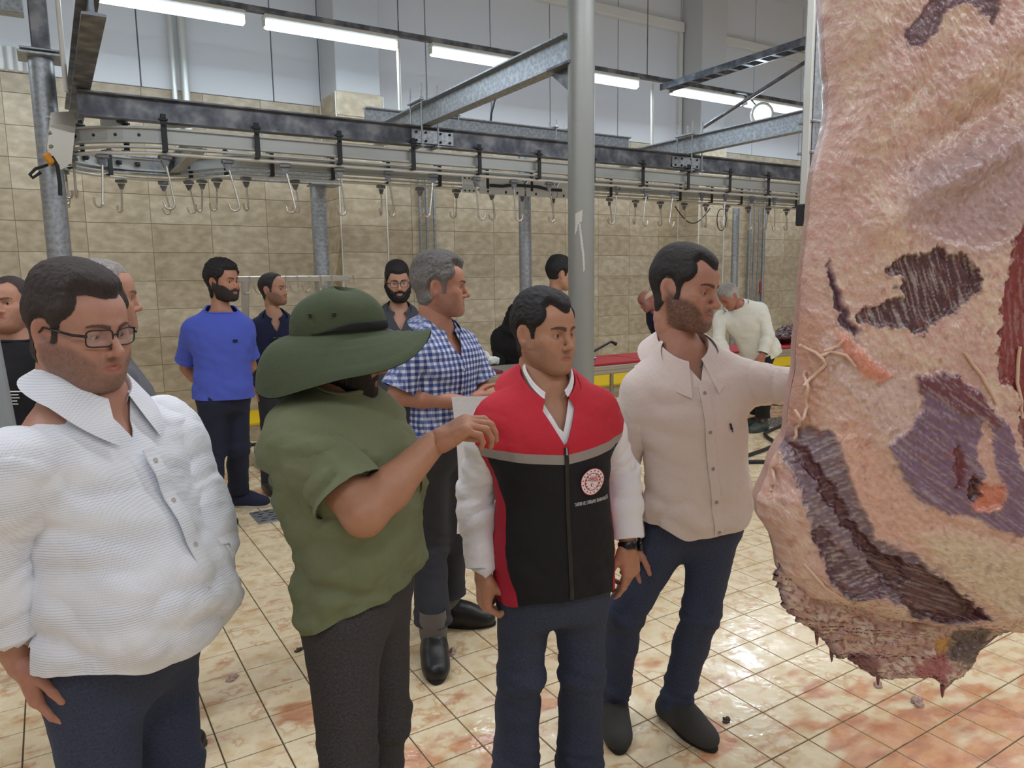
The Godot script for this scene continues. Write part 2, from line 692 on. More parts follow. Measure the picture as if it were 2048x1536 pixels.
func head_field(P: Dictionary) -> Field:
	var f := Field.new()
	var w: float = P.get("wide", 1.0)
	var jw: float = P.get("jaw", 1.0)
	var ns: float = P.get("nose", 1.0)
	var fat: float = P.get("fat", 0.0)
	f.ell(Vector3(0, 0.032, -0.014), Vector3(0.0755 * w, 0.088, 0.096), 0.01)
	f.ell(Vector3(0, -0.03, 0.034), Vector3(0.060 * w + fat * 0.5, 0.086, 0.056), 0.04)
	f.ell(Vector3(0, 0.045, 0.045), Vector3(0.058 * w, 0.045, 0.045), 0.04)          # forehead
	for s in [-1.0, 1.0]:
		f.cone(Vector3(s * 0.053 * jw, -0.045, -0.005), Vector3(s * 0.026 * jw, -0.094, 0.062), 0.019 + fat, 0.019 + fat * 0.6, 0.04)
		f.ell(Vector3(s * 0.041 * w, -0.022, 0.058), Vector3(0.024 + fat * 0.6, 0.019, 0.022), 0.03)   # cheekbone
		f.ell(Vector3(s * 0.034 * w, -0.055, 0.058), Vector3(0.022 + fat, 0.026, 0.022), 0.03)   # cheek
		f.cone(Vector3(s * 0.012, 0.0175, 0.0885), Vector3(s * 0.044 * w, 0.0165, 0.0685), 0.0085, 0.0075, 0.018)   # brow ridge
	f.cone(Vector3(-0.010, -0.099, 0.079), Vector3(0.010, -0.099, 0.079), 0.0165, 0.0165, 0.025)   # chin
	f.ell(Vector3(0, -0.068, 0.079), Vector3(0.026, 0.020, 0.0135), 0.02)                          # muzzle
	if fat > 0.0: f.ell(Vector3(0, -0.108, 0.045), Vector3(0.045, 0.022 + fat, 0.03), 0.03)
	for s in [-1.0, 1.0]:
		f.ell(Vector3(s * 0.031, -0.0015, 0.0935), Vector3(0.017, 0.0105, 0.0165), 0.016, Basis(Vector3.UP, s * 0.25), true)   # socket
	# nose
	f.cone(Vector3(0, 0.010, 0.0865), Vector3(0, -0.030, 0.1055 * (0.6 + 0.4 * ns)), 0.0068, 0.0098, 0.012)
	f.ell(Vector3(0, -0.036, 0.1045 * (0.6 + 0.4 * ns) + 0.002), Vector3(0.0108, 0.0096, 0.0116), 0.008)
	for s in [-1.0, 1.0]:
		f.ell(Vector3(s * 0.0125, -0.0395, 0.0975), Vector3(0.0078, 0.0078, 0.011), 0.006)
		f.ell(Vector3(s * 0.0068, -0.0478, 0.1035), Vector3(0.0034, 0.004, 0.0048), 0.003, Basis.IDENTITY, true)
		# eyeball with lids round it
		var e := Vector3(s * 0.0305, -0.0015, 0.0745)
		f.ell(e, Vector3.ONE * 0.0138, 0.004)
		f.ell(e + Vector3(s * 0.0015, P.get("gaze_y", -0.0012), 0.0145), Vector3(0.0128, P.get("lid", 0.0048), 0.009), 0.002, Basis(Vector3.UP, s * 0.22) * Basis(Vector3.BACK, -s * 0.08), true)
	# mouth
	for s in [-1.0, 1.0]:
		f.cone(Vector3(s * 0.0235, -0.0672, 0.0795), Vector3(s * 0.004, -0.0628, 0.0922), 0.0022, 0.0040, 0.007)
		f.cone(Vector3(s * 0.0205, -0.0718, 0.0800), Vector3(s * 0.003, -0.0748, 0.0908), 0.0026, 0.0052, 0.007)
	var sm: float = P.get("smile", 0.0)
	for s in [-1.0, 1.0]:
		f.cone(Vector3(s * 0.0265, -0.0682 + sm, 0.0835), Vector3(0, -0.0686, 0.0985), 0.0010, 0.0020, 0.003, true)
	# ears
	for s in [-1.0, 1.0]:
		var eb := Basis(Vector3.UP, s * -0.38) * Basis(Vector3.RIGHT, -0.2)
		var o := Vector3(s * (0.0775 * w), -0.004, -0.012)
		f.ell(o, Vector3(0.0068, 0.0325, 0.0195), 0.007, eb)
		f.ell(o + Vector3(0, -0.024, 0.004), Vector3(0.006, 0.012, 0.0095), 0.008, eb)
		f.ell(o + eb * Vector3(s * 0.0075, 0.003, 0.003), Vector3(0.0052, 0.0215, 0.0115), 0.004, eb, true)
	# neck
	var nk: float = P.get("neck", 0.056)
	f.cone(Vector3(0, -0.05, -0.022), Vector3(0, -0.110, -0.024) + P.get("lean", Vector3.ZERO) * 0.5, nk, nk * 0.90, 0.03)
	return f

# where hair starts: < 0 under hair. brow height, temples and nape come from the style
func hair_edge(p: Vector3, P: Dictionary) -> float:
	var st: String = P.get("hair", "short")
	if st == "none": return 1.0
	var w: float = P.get("wide", 1.0)
	var up: float = P.get("hairline", 0.062)
	var temple: float = P.get("temple", 0.0)
	var ax := absf(p.x) / w
	# front line: rises in an M at the temples
	var front := up + temple * exp(-pow((ax - 0.040) / 0.016, 2.0)) - 1.05 * maxf(ax - 0.052, 0.0) * 2.2
	var peak: float = P.get("peak", 0.0)
	front -= peak * exp(-pow(ax / 0.02, 2.0))
	var d_front := front - p.y
	# behind the temple the line runs down before the ear, then round behind it to the nape
	var side_z: float = P.get("sideburn_z", 0.030)
	var burn: float = P.get("sideburn", -0.012)
	var nape: float = P.get("nape", -0.075)
	var low := lerpf(burn, nape, sstep(0.012, -0.055, p.z))
	var d_side := maxf(low - p.y, (p.z - side_z) - maxf(p.y, 0.0) * 0.33)
	var d := minf(d_front, d_side)
	var ear := 0.036 - ((p - Vector3(signf(p.x) * 0.080 * w, -0.008, -0.010)) * Vector3(0.8, 1.0, 1.35)).length()
	d = maxf(d, ear)
	if P.has("bald"):   # bare crown
		var b: float = P.bald
		d = maxf(d, b - ((p - Vector3(0, 0.11, 0.02)) * Vector3(1.0, 0.9, 0.75)).length())
	return d

func beard_edge(p: Vector3, P: Dictionary) -> float:
	var ax := absf(p.x)
	# jaw band
	var top := -0.060 + 0.9 * maxf(ax - 0.030, 0.0) + 0.25 * maxf(0.05 - p.z, 0.0)
	var d := p.y - top
	d = maxf(d, -0.135 - p.y - p.z * 0.55 + 0.02)
	d = maxf(d, -0.012 - p.z)
	# lips and the spot beside them stay bare
	var lip := 1.0 - (Vector2(p.x / 0.021, (p.y + 0.0685) / 0.0105)).length()
	d = maxf(d, lip * 0.01) if p.z > 0.06 else d
	# moustache
	var m := maxf(absf(p.y + 0.0555 + ax * 0.14) - 0.0062, ax - 0.026)
	if p.z > 0.07: d = minf(d, m)
	# down beside the mouth
	var g := (Vector2((ax - 0.0275) / 0.007, (p.y + 0.072) / 0.022)).length() - 1.0
	if p.z > 0.06: d = minf(d, g * 0.007)
	return d

func brow_edge(p: Vector3, P: Dictionary) -> float:
	var ax := absf(p.x)
	var t := clampf((ax - 0.010) / 0.042, 0.0, 1.0)
	var y: float = 0.0165 + 0.008 * sin(t * 2.3) - 0.004 * t + P.get("brow_y", 0.0)
	var th: float = 0.0048 * (1.0 - 0.65 * t) * P.get("brow", 1.0)
	return maxf(absf(p.y - y) - th, maxf(0.0095 - ax, ax - 0.0515)) if p.z > 0.03 else 1.0

# returns {skin, hair, beard, brow, eye, iris}: Skins in head space
func build_head(P: Dictionary, cell: float) -> Dictionary:
	var nz := FastNoiseLite.new()
	nz.seed = P.get("seed", 3)
	nz.frequency = 1.0
	nz.fractal_octaves = 2
	var out := {}
	var base := head_field(P).mesh(cell).smooth(1)
	var tone: Color = P.get("tone", lin(214, 158, 128))
	var stub: float = P.get("stubble", 0.0)
	var hairc: Color = P.get("hair_color", lin(38, 32, 30))
	var stubc: Color = P.get("stubble_color", hairc)
	var skin := base.copy()
	skin.paint(func(p: Vector3, _n: Vector3) -> Color:
		var col := tone
		# redder nose, cheeks and ears
		var red := 0.5 * exp(-pow((p - Vector3(0, -0.035, 0.105)).length() / 0.018, 2.0)) + 0.35 * exp(-pow((Vector3(absf(p.x), p.y, p.z) - Vector3(0.04, -0.03, 0.07)).length() / 0.022, 2.0))
		if absf(p.x) > 0.074 and p.y < 0.035 and p.y > -0.045: red += 0.45
		col = col.lerp(Color(tone.r * 1.02, tone.g * 0.72, tone.b * 0.68), clampf(red, 0, 1) * 0.6)
		var lip := (Vector2(p.x / 0.0255, (p.y + 0.0688) / 0.0092)).length()
		if p.z > 0.075: col = col.lerp(Color(tone.r * 0.72, tone.g * 0.45, tone.b * 0.45), 0.8 * (1.0 - sstep(0.8, 1.15, lip)))
		if stub > 0.0:
			var b := beard_edge(p, P)
			var k := (1.0 - sstep(-0.014, 0.008, b)) * stub * (0.8 + 0.35 * nz.get_noise_3dv(p * 160.0))
			if p.z > 0.075: k *= sstep(0.8, 1.2, lip)
			col = col.lerp(stubc, clampf(k, 0, 1))
		var h := hair_edge(p, P)
		col = col.lerp(hairc, (1.0 - sstep(-0.004, 0.004, h)) * 0.9)
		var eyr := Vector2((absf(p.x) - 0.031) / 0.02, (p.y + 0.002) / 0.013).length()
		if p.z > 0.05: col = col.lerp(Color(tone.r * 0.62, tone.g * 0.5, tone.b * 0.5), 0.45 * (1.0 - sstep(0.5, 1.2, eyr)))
		var mo := 1.0 + 0.07 * nz.get_noise_3dv(p * 45.0)
		return Color(col.r * mo, col.g * mo, col.b * mo))
	out.skin = skin
	if P.get("hair", "short") != "none":
		var thick: float = P.get("thick", 0.012)
		var topt: float = P.get("top", 0.010)
		var rough: float = P.get("tousle", 0.003) * 0.6
		var fr: Vector3 = P.get("strand", Vector3(260, 45, 60))
		var hs := base.cut(func(p: Vector3) -> float: return hair_edge(p, P) + 0.0035 * nz.get_noise_3dv(p * 130.0))
		hs.push(func(p: Vector3, _n: Vector3) -> float:
			var e := -hair_edge(p, P)
			var k := sstep(0.0, 0.016, e)
			var t := thick * (0.35 + 0.65 * sstep(-0.03, 0.06, p.y)) + topt * sstep(0.06, 0.115, p.y)
			return 0.0012 + k * (t + rough * nz.get_noise_3dv(p * fr) + rough * 0.8 * nz.get_noise_3dv(p * fr * 0.4 + Vector3(5, 1, 2))))
		if P.has("curl"):
			var ca: float = P.curl
			hs.push(func(p: Vector3, _n: Vector3) -> float: return ca * absf(nz.get_noise_3dv(p * 75.0)) * sstep(0.0, 0.01, -hair_edge(p, P)))
		var grey: float = P.get("grey", 0.0)
		hs.paint(func(p: Vector3, _n: Vector3) -> Color:
			var s := 0.5 + 0.5 * nz.get_noise_3dv(p * fr * 1.6 + Vector3(9, 2, 4))
			var g := grey * (1.0 - 0.45 * sstep(0.02, 0.09, p.y)) + grey * (s - 0.5) * 0.6
			var cc := hairc.lerp(lin(188, 182, 176), clampf(g, 0, 1))
			return cc * (0.75 + 0.5 * s))
		out.hair = hs
	if P.get("beard", 0.0) > 0.0:
		var bt: float = P.beard
		var bc: Color = P.get("beard_color", hairc)
		var bs := base.cut(func(p: Vector3) -> float: return beard_edge(p, P) + 0.003 * nz.get_noise_3dv(p * 140.0))
		bs.push(func(p: Vector3, _n: Vector3) -> float:
			var k := sstep(0.0, 0.012, -beard_edge(p, P))
			return 0.0008 + bt * k * (0.8 + 0.5 * nz.get_noise_3dv(p * Vector3(190, 90, 120))))
		bs.paint(func(p: Vector3, _n: Vector3) -> Color: return bc * (0.8 + 0.4 * nz.get_noise_3dv(p * Vector3(200, 80, 100))))
		out.beard = bs
	var bw := base.cut(func(p: Vector3) -> float: return brow_edge(p, P) + 0.0012 * nz.get_noise_3dv(p * 260.0))
	bw.push(func(_p: Vector3, _n: Vector3) -> float: return 0.0014)
	var brc: Color = hairc.lerp(tone, 0.22)
	bw.paint(func(_p: Vector3, _n: Vector3) -> Color: return brc)
	out.brow = bw
	return out

func eye_mesh(P: Dictionary) -> ArrayMesh:
	var m := MB.new()
	m.use_c = true
	var g: Vector3 = P.get("gaze", Vector3(0, -0.08, 1))
	for s in [-1.0, 1.0]:
		var e := Vector3(s * 0.0305, -0.0015, 0.0745)
		var d := (g + Vector3(s * 0.05, 0, 0)).normalized()
		var b := Basis.looking_at(-d, Vector3.UP) * Basis(Vector3.RIGHT, PI / 2)
		var st := m.v.size()
		m.ball(e, Vector3.ONE * 0.0119, 20, 20, b)
		for k in range(st, m.v.size()):
			var cs := (m.v[k] - e).normalized().dot(d)
			m.c[k] = lin(14, 10, 9) if cs > 0.965 else (lin(70, 42, 24) if cs > 0.85 else lin(176, 164, 156))
	return m.mesh()
# ------------------------------------------------------------------ people: local +z is the way the chest faces, +x their left hand
const R := 0
const L := 1
const ROWS := [[-0.12, 0, 0.0, 0.150, 0.108], [-0.04, 0, -0.004, 0.170, 0.122], [0.04, 0, 0.0, 0.166, 0.118], [0.14, 0, 0.006, 0.153, 0.108], [0.24, 0, 0.006, 0.160, 0.112], [0.34, 0, 0.0, 0.176, 0.120], [0.41, 0, -0.008, 0.178, 0.110], [0.46, 0, -0.015, 0.156, 0.090], [0.50, 0, -0.018, 0.108, 0.074], [0.55, 0, -0.012, 0.064, 0.064]]

var M := {}          # shared materials
var skin_mats := {}

func vmat(rough: float, key: String) -> StandardMaterial3D:
	if not M.has(key):
		var m := mat(Color.WHITE, rough)
		m.vertex_color_use_as_albedo = true
		if key == "hair":
			m.heightmap_enabled = true
			m.heightmap_texture = noise_tex(256, 0.05, [], FastNoiseLite.TYPE_SIMPLEX_SMOOTH, 4, 3)
			m.heightmap_scale = 0.22
			triplanar(m, 1.0)
			m.uv1_scale = Vector3(16.0, 2.6, 9.0)
		elif key == "skin":
			m.heightmap_enabled = true
			m.heightmap_texture = noise_tex(256, 0.08, [], FastNoiseLite.TYPE_SIMPLEX_SMOOTH, 14, 4)
			m.heightmap_scale = 0.025
			triplanar(m, 9.0)
		M[key] = m
	return M[key]

func joints(h: float, over: Dictionary) -> Dictionary:
	var k := h / 1.75
	var J := {"pelvis": Vector3(0, 0.93, 0) * k, "neck": Vector3(0, 1.48, -0.01) * k}
	for s in [R, L]:
		var x := -1.0 if s == R else 1.0
		J["sh%d" % s] = Vector3(x * 0.180, 1.345, -0.015) * k
		J["el%d" % s] = Vector3(x * 0.235, 1.10, -0.035) * k
		J["wr%d" % s] = Vector3(x * 0.245, 0.86, 0.03) * k
		J["hip%d" % s] = Vector3(x * 0.088, 0.90, 0) * k
		J["kn%d" % s] = Vector3(x * 0.105, 0.50, 0.015) * k
		J["an%d" % s] = Vector3(x * 0.115, 0.09, -0.03) * k
		J["toe%d" % s] = x * 0.25
	for q in over: J[q] = over[q]
	for s in [R, L]:
		if not over.has("hip%d" % s): J["hip%d" % s] = J.pelvis + Vector3(-0.088 if s == R else 0.088, -0.03, 0) * k
	J.k = k
	# frame of the trunk: right hand rule with x to the left side
	var up: Vector3 = (J.neck - J.pelvis).normalized()
	var side: Vector3 = J.sh1 - J.sh0
	side = (side - up * side.dot(up)).normalized()
	if J.has("side"): side = J.side
	J.frame = Basis(side, up, side.cross(up))
	J.len = (J.neck - J.pelvis).length()
	J.ky = J.len / 0.55
	return J

func torso_rows(J: Dictionary, S: Dictionary) -> Array:
	var base: Array = S.get("rows", ROWS)
	var kx: float = S.get("girth", 1.0)
	var out := []
	var ky: float = J.len / 0.55
	for r in base: out.append([r[0] * ky, r[1], r[2], r[3] * kx, r[4] * kx])
	return out

# point of the trunk's surface at an angle (0 front, + to the person's left) and a height along it
func trunk_point(J: Dictionary, rows: Array, ang: float, y: float, lift: float) -> Vector3:
	var seg := 0
	while seg < rows.size() - 2 and y > rows[seg + 1][0]: seg += 1
	var f: float = clampf((y - rows[seg][0]) / (rows[seg + 1][0] - rows[seg][0]), 0, 1)
	var q := []
	for j in [1, 2, 3, 4]:
		q.append(cubic_interpolate(rows[seg][j], rows[seg + 1][j], rows[maxi(seg - 1, 0)][j], rows[mini(seg + 2, rows.size() - 1)][j], f))
	var d := Vector2(sin(ang), cos(ang))
	var ex: float = d.x * d.x / pow(q[2] + lift, 2.0)
	var ez: float = d.y * d.y / pow(q[3] + lift, 2.0)
	var r := 1.0 / sqrt(ex + ez - 0.42 * ex * ez / (ex + ez))
	return J.pelvis + J.frame * Vector3(q[0] + d.x * r, y, q[1] + d.y * r)

func arm_field(J: Dictionary, s: int, grow: float, S: Dictionary, hand_gap := 0.0) -> Field:
	var f := Field.new()
	var k: float = S.get("limb", 1.0)
	var a: Vector3 = J["sh%d" % s]
	var e: Vector3 = J["el%d" % s]
	var w: Vector3 = J["wr%d" % s]
	f.cone(a, a.lerp(e, 0.3), 0.053 * k + grow, 0.055 * k + grow, 0.03)
	f.cone(a.lerp(e, 0.25), e, 0.055 * k + grow, 0.042 * k + grow, 0.03)
	f.cone(e, e.lerp(w, 0.35), 0.042 * k + grow, 0.044 * k + grow, 0.02)
	f.cone(e.lerp(w, 0.35), w, 0.044 * k + grow, 0.0285 * k + grow + hand_gap, 0.02)
	return f

func leg_shapes(f: Field, J: Dictionary, grow: float, S: Dictionary, flare := 0.0) -> void:
	var k: float = S.get("leg", 1.0)
	for s in [R, L]:
		var h: Vector3 = J["hip%d" % s]
		var n: Vector3 = J["kn%d" % s]
		var a: Vector3 = J["an%d" % s]
		f.cone(h.lerp(n, 0.04), n, 0.086 * k + minf(grow, 0.006), 0.058 * k + grow, 0.06)
		f.cone(n, n.lerp(a, 0.35) + Vector3(0, 0, -0.012), 0.057 * k + grow, 0.055 * k + grow, 0.03)
		f.cone(n.lerp(a, 0.35) + Vector3(0, 0, -0.012), a, 0.055 * k + grow, 0.038 * k + grow + flare, 0.03)

# a hand: at the wrist, y along the fingers, z out of the palm, x to the thumb; curls 0 straight .. 1 fist
func hand_field(side: int, curl: Array, thumb: Vector3, spread := 0.0) -> Field:
	var f := Field.new()
	var m := 1.0 if side == R else -1.0   # mirror in x
	f.cone(Vector3(0, -0.03, 0), Vector3(0, 0.012, 0), 0.0275, 0.026, 0.02)
	f.rbox(Vector3(0, 0.050, 0), Vector3(0.040, 0.047, 0.0145), 0.013, Basis.IDENTITY, 0.02)
	f.ell(Vector3(m * 0.024, 0.032, 0.010), Vector3(0.018, 0.032, 0.015), 0.02)
	f.ell(Vector3(-m * 0.026, 0.032, 0.008), Vector3(0.014, 0.034, 0.013), 0.02)
	var xs := [0.0305, 0.0105, -0.0100, -0.0295]
	var ln := [[0.044, 0.026, 0.020], [0.048, 0.030, 0.021], [0.045, 0.028, 0.021], [0.036, 0.021, 0.018]]
	var ys := [0.090, 0.094, 0.090, 0.081]
	for k in 4:
		var p := Vector3(m * xs[k], ys[k], 0.0)
		var c: float = curl[k]
		var tilt: float = (1.5 - k) * (0.045 + spread)
		var ang := 0.0
		var r := 0.0095 if k < 3 else 0.0083
		f.cone(Vector3(m * xs[k] * 0.9, 0.06, 0), p, r * 1.1, r * 1.12, 0.012)
		for j in 3:
			ang += c * [1.35, 1.55, 0.95][j]
			var d := Vector3(m * sin(tilt) * cos(ang), cos(tilt) * cos(ang), sin(ang))
			var q: Vector3 = p + d * ln[k][j]
			f.cone(p, q, r * (1.06 - 0.10 * j), r * (0.98 - 0.10 * j), 0.0035)
			p = q
	var t0 := Vector3(m * 0.026, 0.018, 0.008)
	var d1 := Vector3(m * (0.62 + thumb.x), 0.70, 0.30 + thumb.z).normalized()
	var t1 := t0 + d1 * 0.040
	var d2 := Vector3(m * (0.30 + thumb.x * 0.6), 0.88, 0.28 + thumb.z * 1.6).normalized()
	var t2 := t1 + d2 * 0.033
	var d3 := Vector3(m * (0.10 + thumb.x * 0.2 - thumb.y), 0.92, 0.25 + thumb.z * 2.0).normalized()
	f.cone(t0, t1, 0.0145, 0.0115, 0.014)
	f.cone(t1, t2, 0.0112, 0.0102, 0.004)
	f.cone(t2, t2 + d3 * 0.026, 0.0102, 0.0082, 0.004)
	return f

func hand_pelt(side: int, at: Vector3, dir: Vector3, palm: Vector3, curl: Array, thumb: Vector3, scale: float, cell: float, spread := 0.0) -> Pelt:
	var y := dir.normalized()
	var z := (palm - y * palm.dot(y)).normalized()
	var b := Basis(y.cross(z), y, z)
	var p := hand_field(side, curl, thumb, spread).mesh(cell).smooth(1)
	return p.move(func(q: Vector3) -> Vector3: return at + b * (q * scale))

var fold_noise: FastNoiseLite
func folds(p: Vector3, sc: Vector3) -> float:
	var a := fold_noise.get_noise_3dv(p * sc)
	var b := fold_noise.get_noise_3dv(p * sc * 2.3 + Vector3(7, 3, 1))
	return (absf(a) - 0.22) * 1.5 + (absf(b) - 0.2) * 0.5

func shoe(root: Node3D, J: Dictionary, s: int, st: Dictionary) -> void:
	var a: Vector3 = J["an%d" % s]
	var yaw: float = J["toe%d" % s]
	var k: float = st.get("size", 1.0) * J.k * 1.06
	var b := Basis(Vector3.UP, yaw)
	var o := Vector3(a.x, st.get("lift", 0.0), a.z)
	var f := Field.new()
	var hi: float = st.get("ankle", 0.092)
	f.cone(Vector3(0, 0.045, -0.035), Vector3(0, hi, -0.010), 0.039, 0.045, 0.03)
	f.cone(Vector3(0, 0.045, -0.03), Vector3(0, 0.052, 0.07), 0.038, 0.042, 0.04)
	f.cone(Vector3(0, 0.050, 0.04), Vector3(0.004, 0.030, 0.155), 0.042, 0.030, 0.05)
	f.ell(Vector3(0.003, 0.030, 0.125), Vector3(0.049, 0.036, 0.064), 0.03)
	f.ell(Vector3(0, 0.03, -0.035), Vector3(0.036, 0.035, 0.042), 0.03)
	var up := f.mesh(st.get("cell", 0.008)).smooth(1).cut(func(p: Vector3) -> float: return maxf(0.016 - p.y, p.y - hi - 0.012), 0.004)
	var xf := func(p: Vector3) -> Vector3: return o + b * (p * k)
	var sh := part(root, "shoe", up.move(xf).mesh(), st.mat)
	var m := MB.new()
	var ring := []
	for q in 24:
		var t := TAU * q / 24.0
		var z := 0.058 + 0.138 * cos(t)
		var w := 0.040 + 0.009 * sin(clampf((z - 0.02) / 0.17, 0, 1) * PI) - (0.004 if z < 0 else 0.0)
		ring.append(Vector2(w * sin(t) * pow(absf(sin(t)), -0.25) + 0.003 if absf(sin(t)) > 0.01 else 0.0, z))
	var rows := []
	for y in [0.0, 0.004, 0.016, 0.022]:
		var row := []
		var g: float = 0.94 if y == 0.0 else (1.0 if y < 0.02 else 0.95)
		for q in ring: row.append(o + b * (Vector3(q.x * g, y, (q.y - 0.058) * g + 0.058) * k))
		rows.append(row)
	m.sheet(rows, true, true)
	var bot := []
	for q in [rows[0], rows[3]]:
		var cc := Vector3.ZERO
		for p in q: cc += p
		cc /= q.size()
		for j in q.size():
			if q == rows[0]: m.tri(cc, q[(j + 1) % q.size()], q[j])
			else: m.tri(cc, q[j], q[(j + 1) % q.size()])
	part(sh, "sole", m.mesh(), st.get("sole", st.mat))
	if st.has("lace"):
		var lm := MB.new()
		for j in 4:
			var z := 0.045 + j * 0.022
			var y := 0.106 - j * 0.0100
			var arc := []
			for q in 7:
				var t := (q - 3) / 3.0
				arc.append(o + b * (Vector3(t * 0.024, y - t * t * 0.010 + 0.002, z + 0.008 * (1 if j % 2 else -1) * t) * k))
			lm.tube(arc, 0.0028, 5)
		part(sh, "laces", lm.mesh(), st.lace)

# folded shirt collar round the neck; open = half gap at the front, in radians
func collar_mesh(c: Vector3, fr: Basis, rx: float, rz: float, stand: float, leaf: float, open: float, spread: float, flare := 0.28) -> ArrayMesh:
	var n := 40
	var rows := [[], [], [], [], [], [], []]
	for q in n + 1:
		var t := lerpf(open, TAU - open, float(q) / n)
		var fw := 0.5 + 0.5 * cos(t)           # 1 at the front
		var d := Vector3(sin(t), 0, cos(t))
		var e := Vector3(d.x * rx, 0, d.z * rz)
		var sink := -fw * fw * 0.030
		var tip := pow(maxf(0.0, 1.0 - minf(q, n - q) / 7.0), 1.3)
		var lf := leaf + tip * spread
		var top := stand * (1.0 - 0.35 * tip)
		var fl: float = 0.42 + flare * absf(sin(t))
		sink += 0.020
		rows[0].append(c + fr * (e * 1.0 + Vector3(0, sink - 0.012, 0)))
		rows[1].append(c + fr * (e * 1.0 + Vector3(0, sink + top, 0)))
		rows[2].append(c + fr * (e * 1.02 + d * 0.002 + Vector3(0, sink + top + 0.004, 0)))
		rows[3].append(c + fr * (e * 1.05 + d * 0.005 + Vector3(0, sink + top - 0.001, 0)))
		rows[4].append(c + fr * (e * 1.06 + d * (lf * (0.30 + 0.52 * fl)) + Vector3(0, sink + top - lf * 0.5, 0)))
		rows[5].append(c + fr * (e * 1.07 + d * (lf * (0.48 + 0.98 * fl) + tip * 0.006) + Vector3(0, sink + top - lf * 0.96, 0)))
		rows[6].append(c + fr * (e * 1.06 + d * (lf * (0.42 + 0.96 * fl) + tip * 0.006) + Vector3(0, sink + top - lf * 0.99, 0)))
	var m := MB.new()
	m.sheet(rows, false, false)
	return m.mesh()

func ribbon(pts: Array, nrm: Array, w: float, th: float) -> ArrayMesh:   # thin raised strip on cloth
	var m := MB.new()
	var rows := [[], [], [], []]
	for q in pts.size():
		var d: Vector3 = (pts[mini(q + 1, pts.size() - 1)] - pts[maxi(q - 1, 0)]).normalized()
		var s: Vector3 = d.cross(nrm[q]).normalized()
		rows[0].append(pts[q] - s * w * 0.5 - nrm[q] * th)
		rows[1].append(pts[q] - s * w * 0.5 + nrm[q] * th)
		rows[2].append(pts[q] + s * w * 0.5 + nrm[q] * th)
		rows[3].append(pts[q] + s * w * 0.5 - nrm[q] * th)
	m.sheet(rows, false, true)
	return m.mesh()

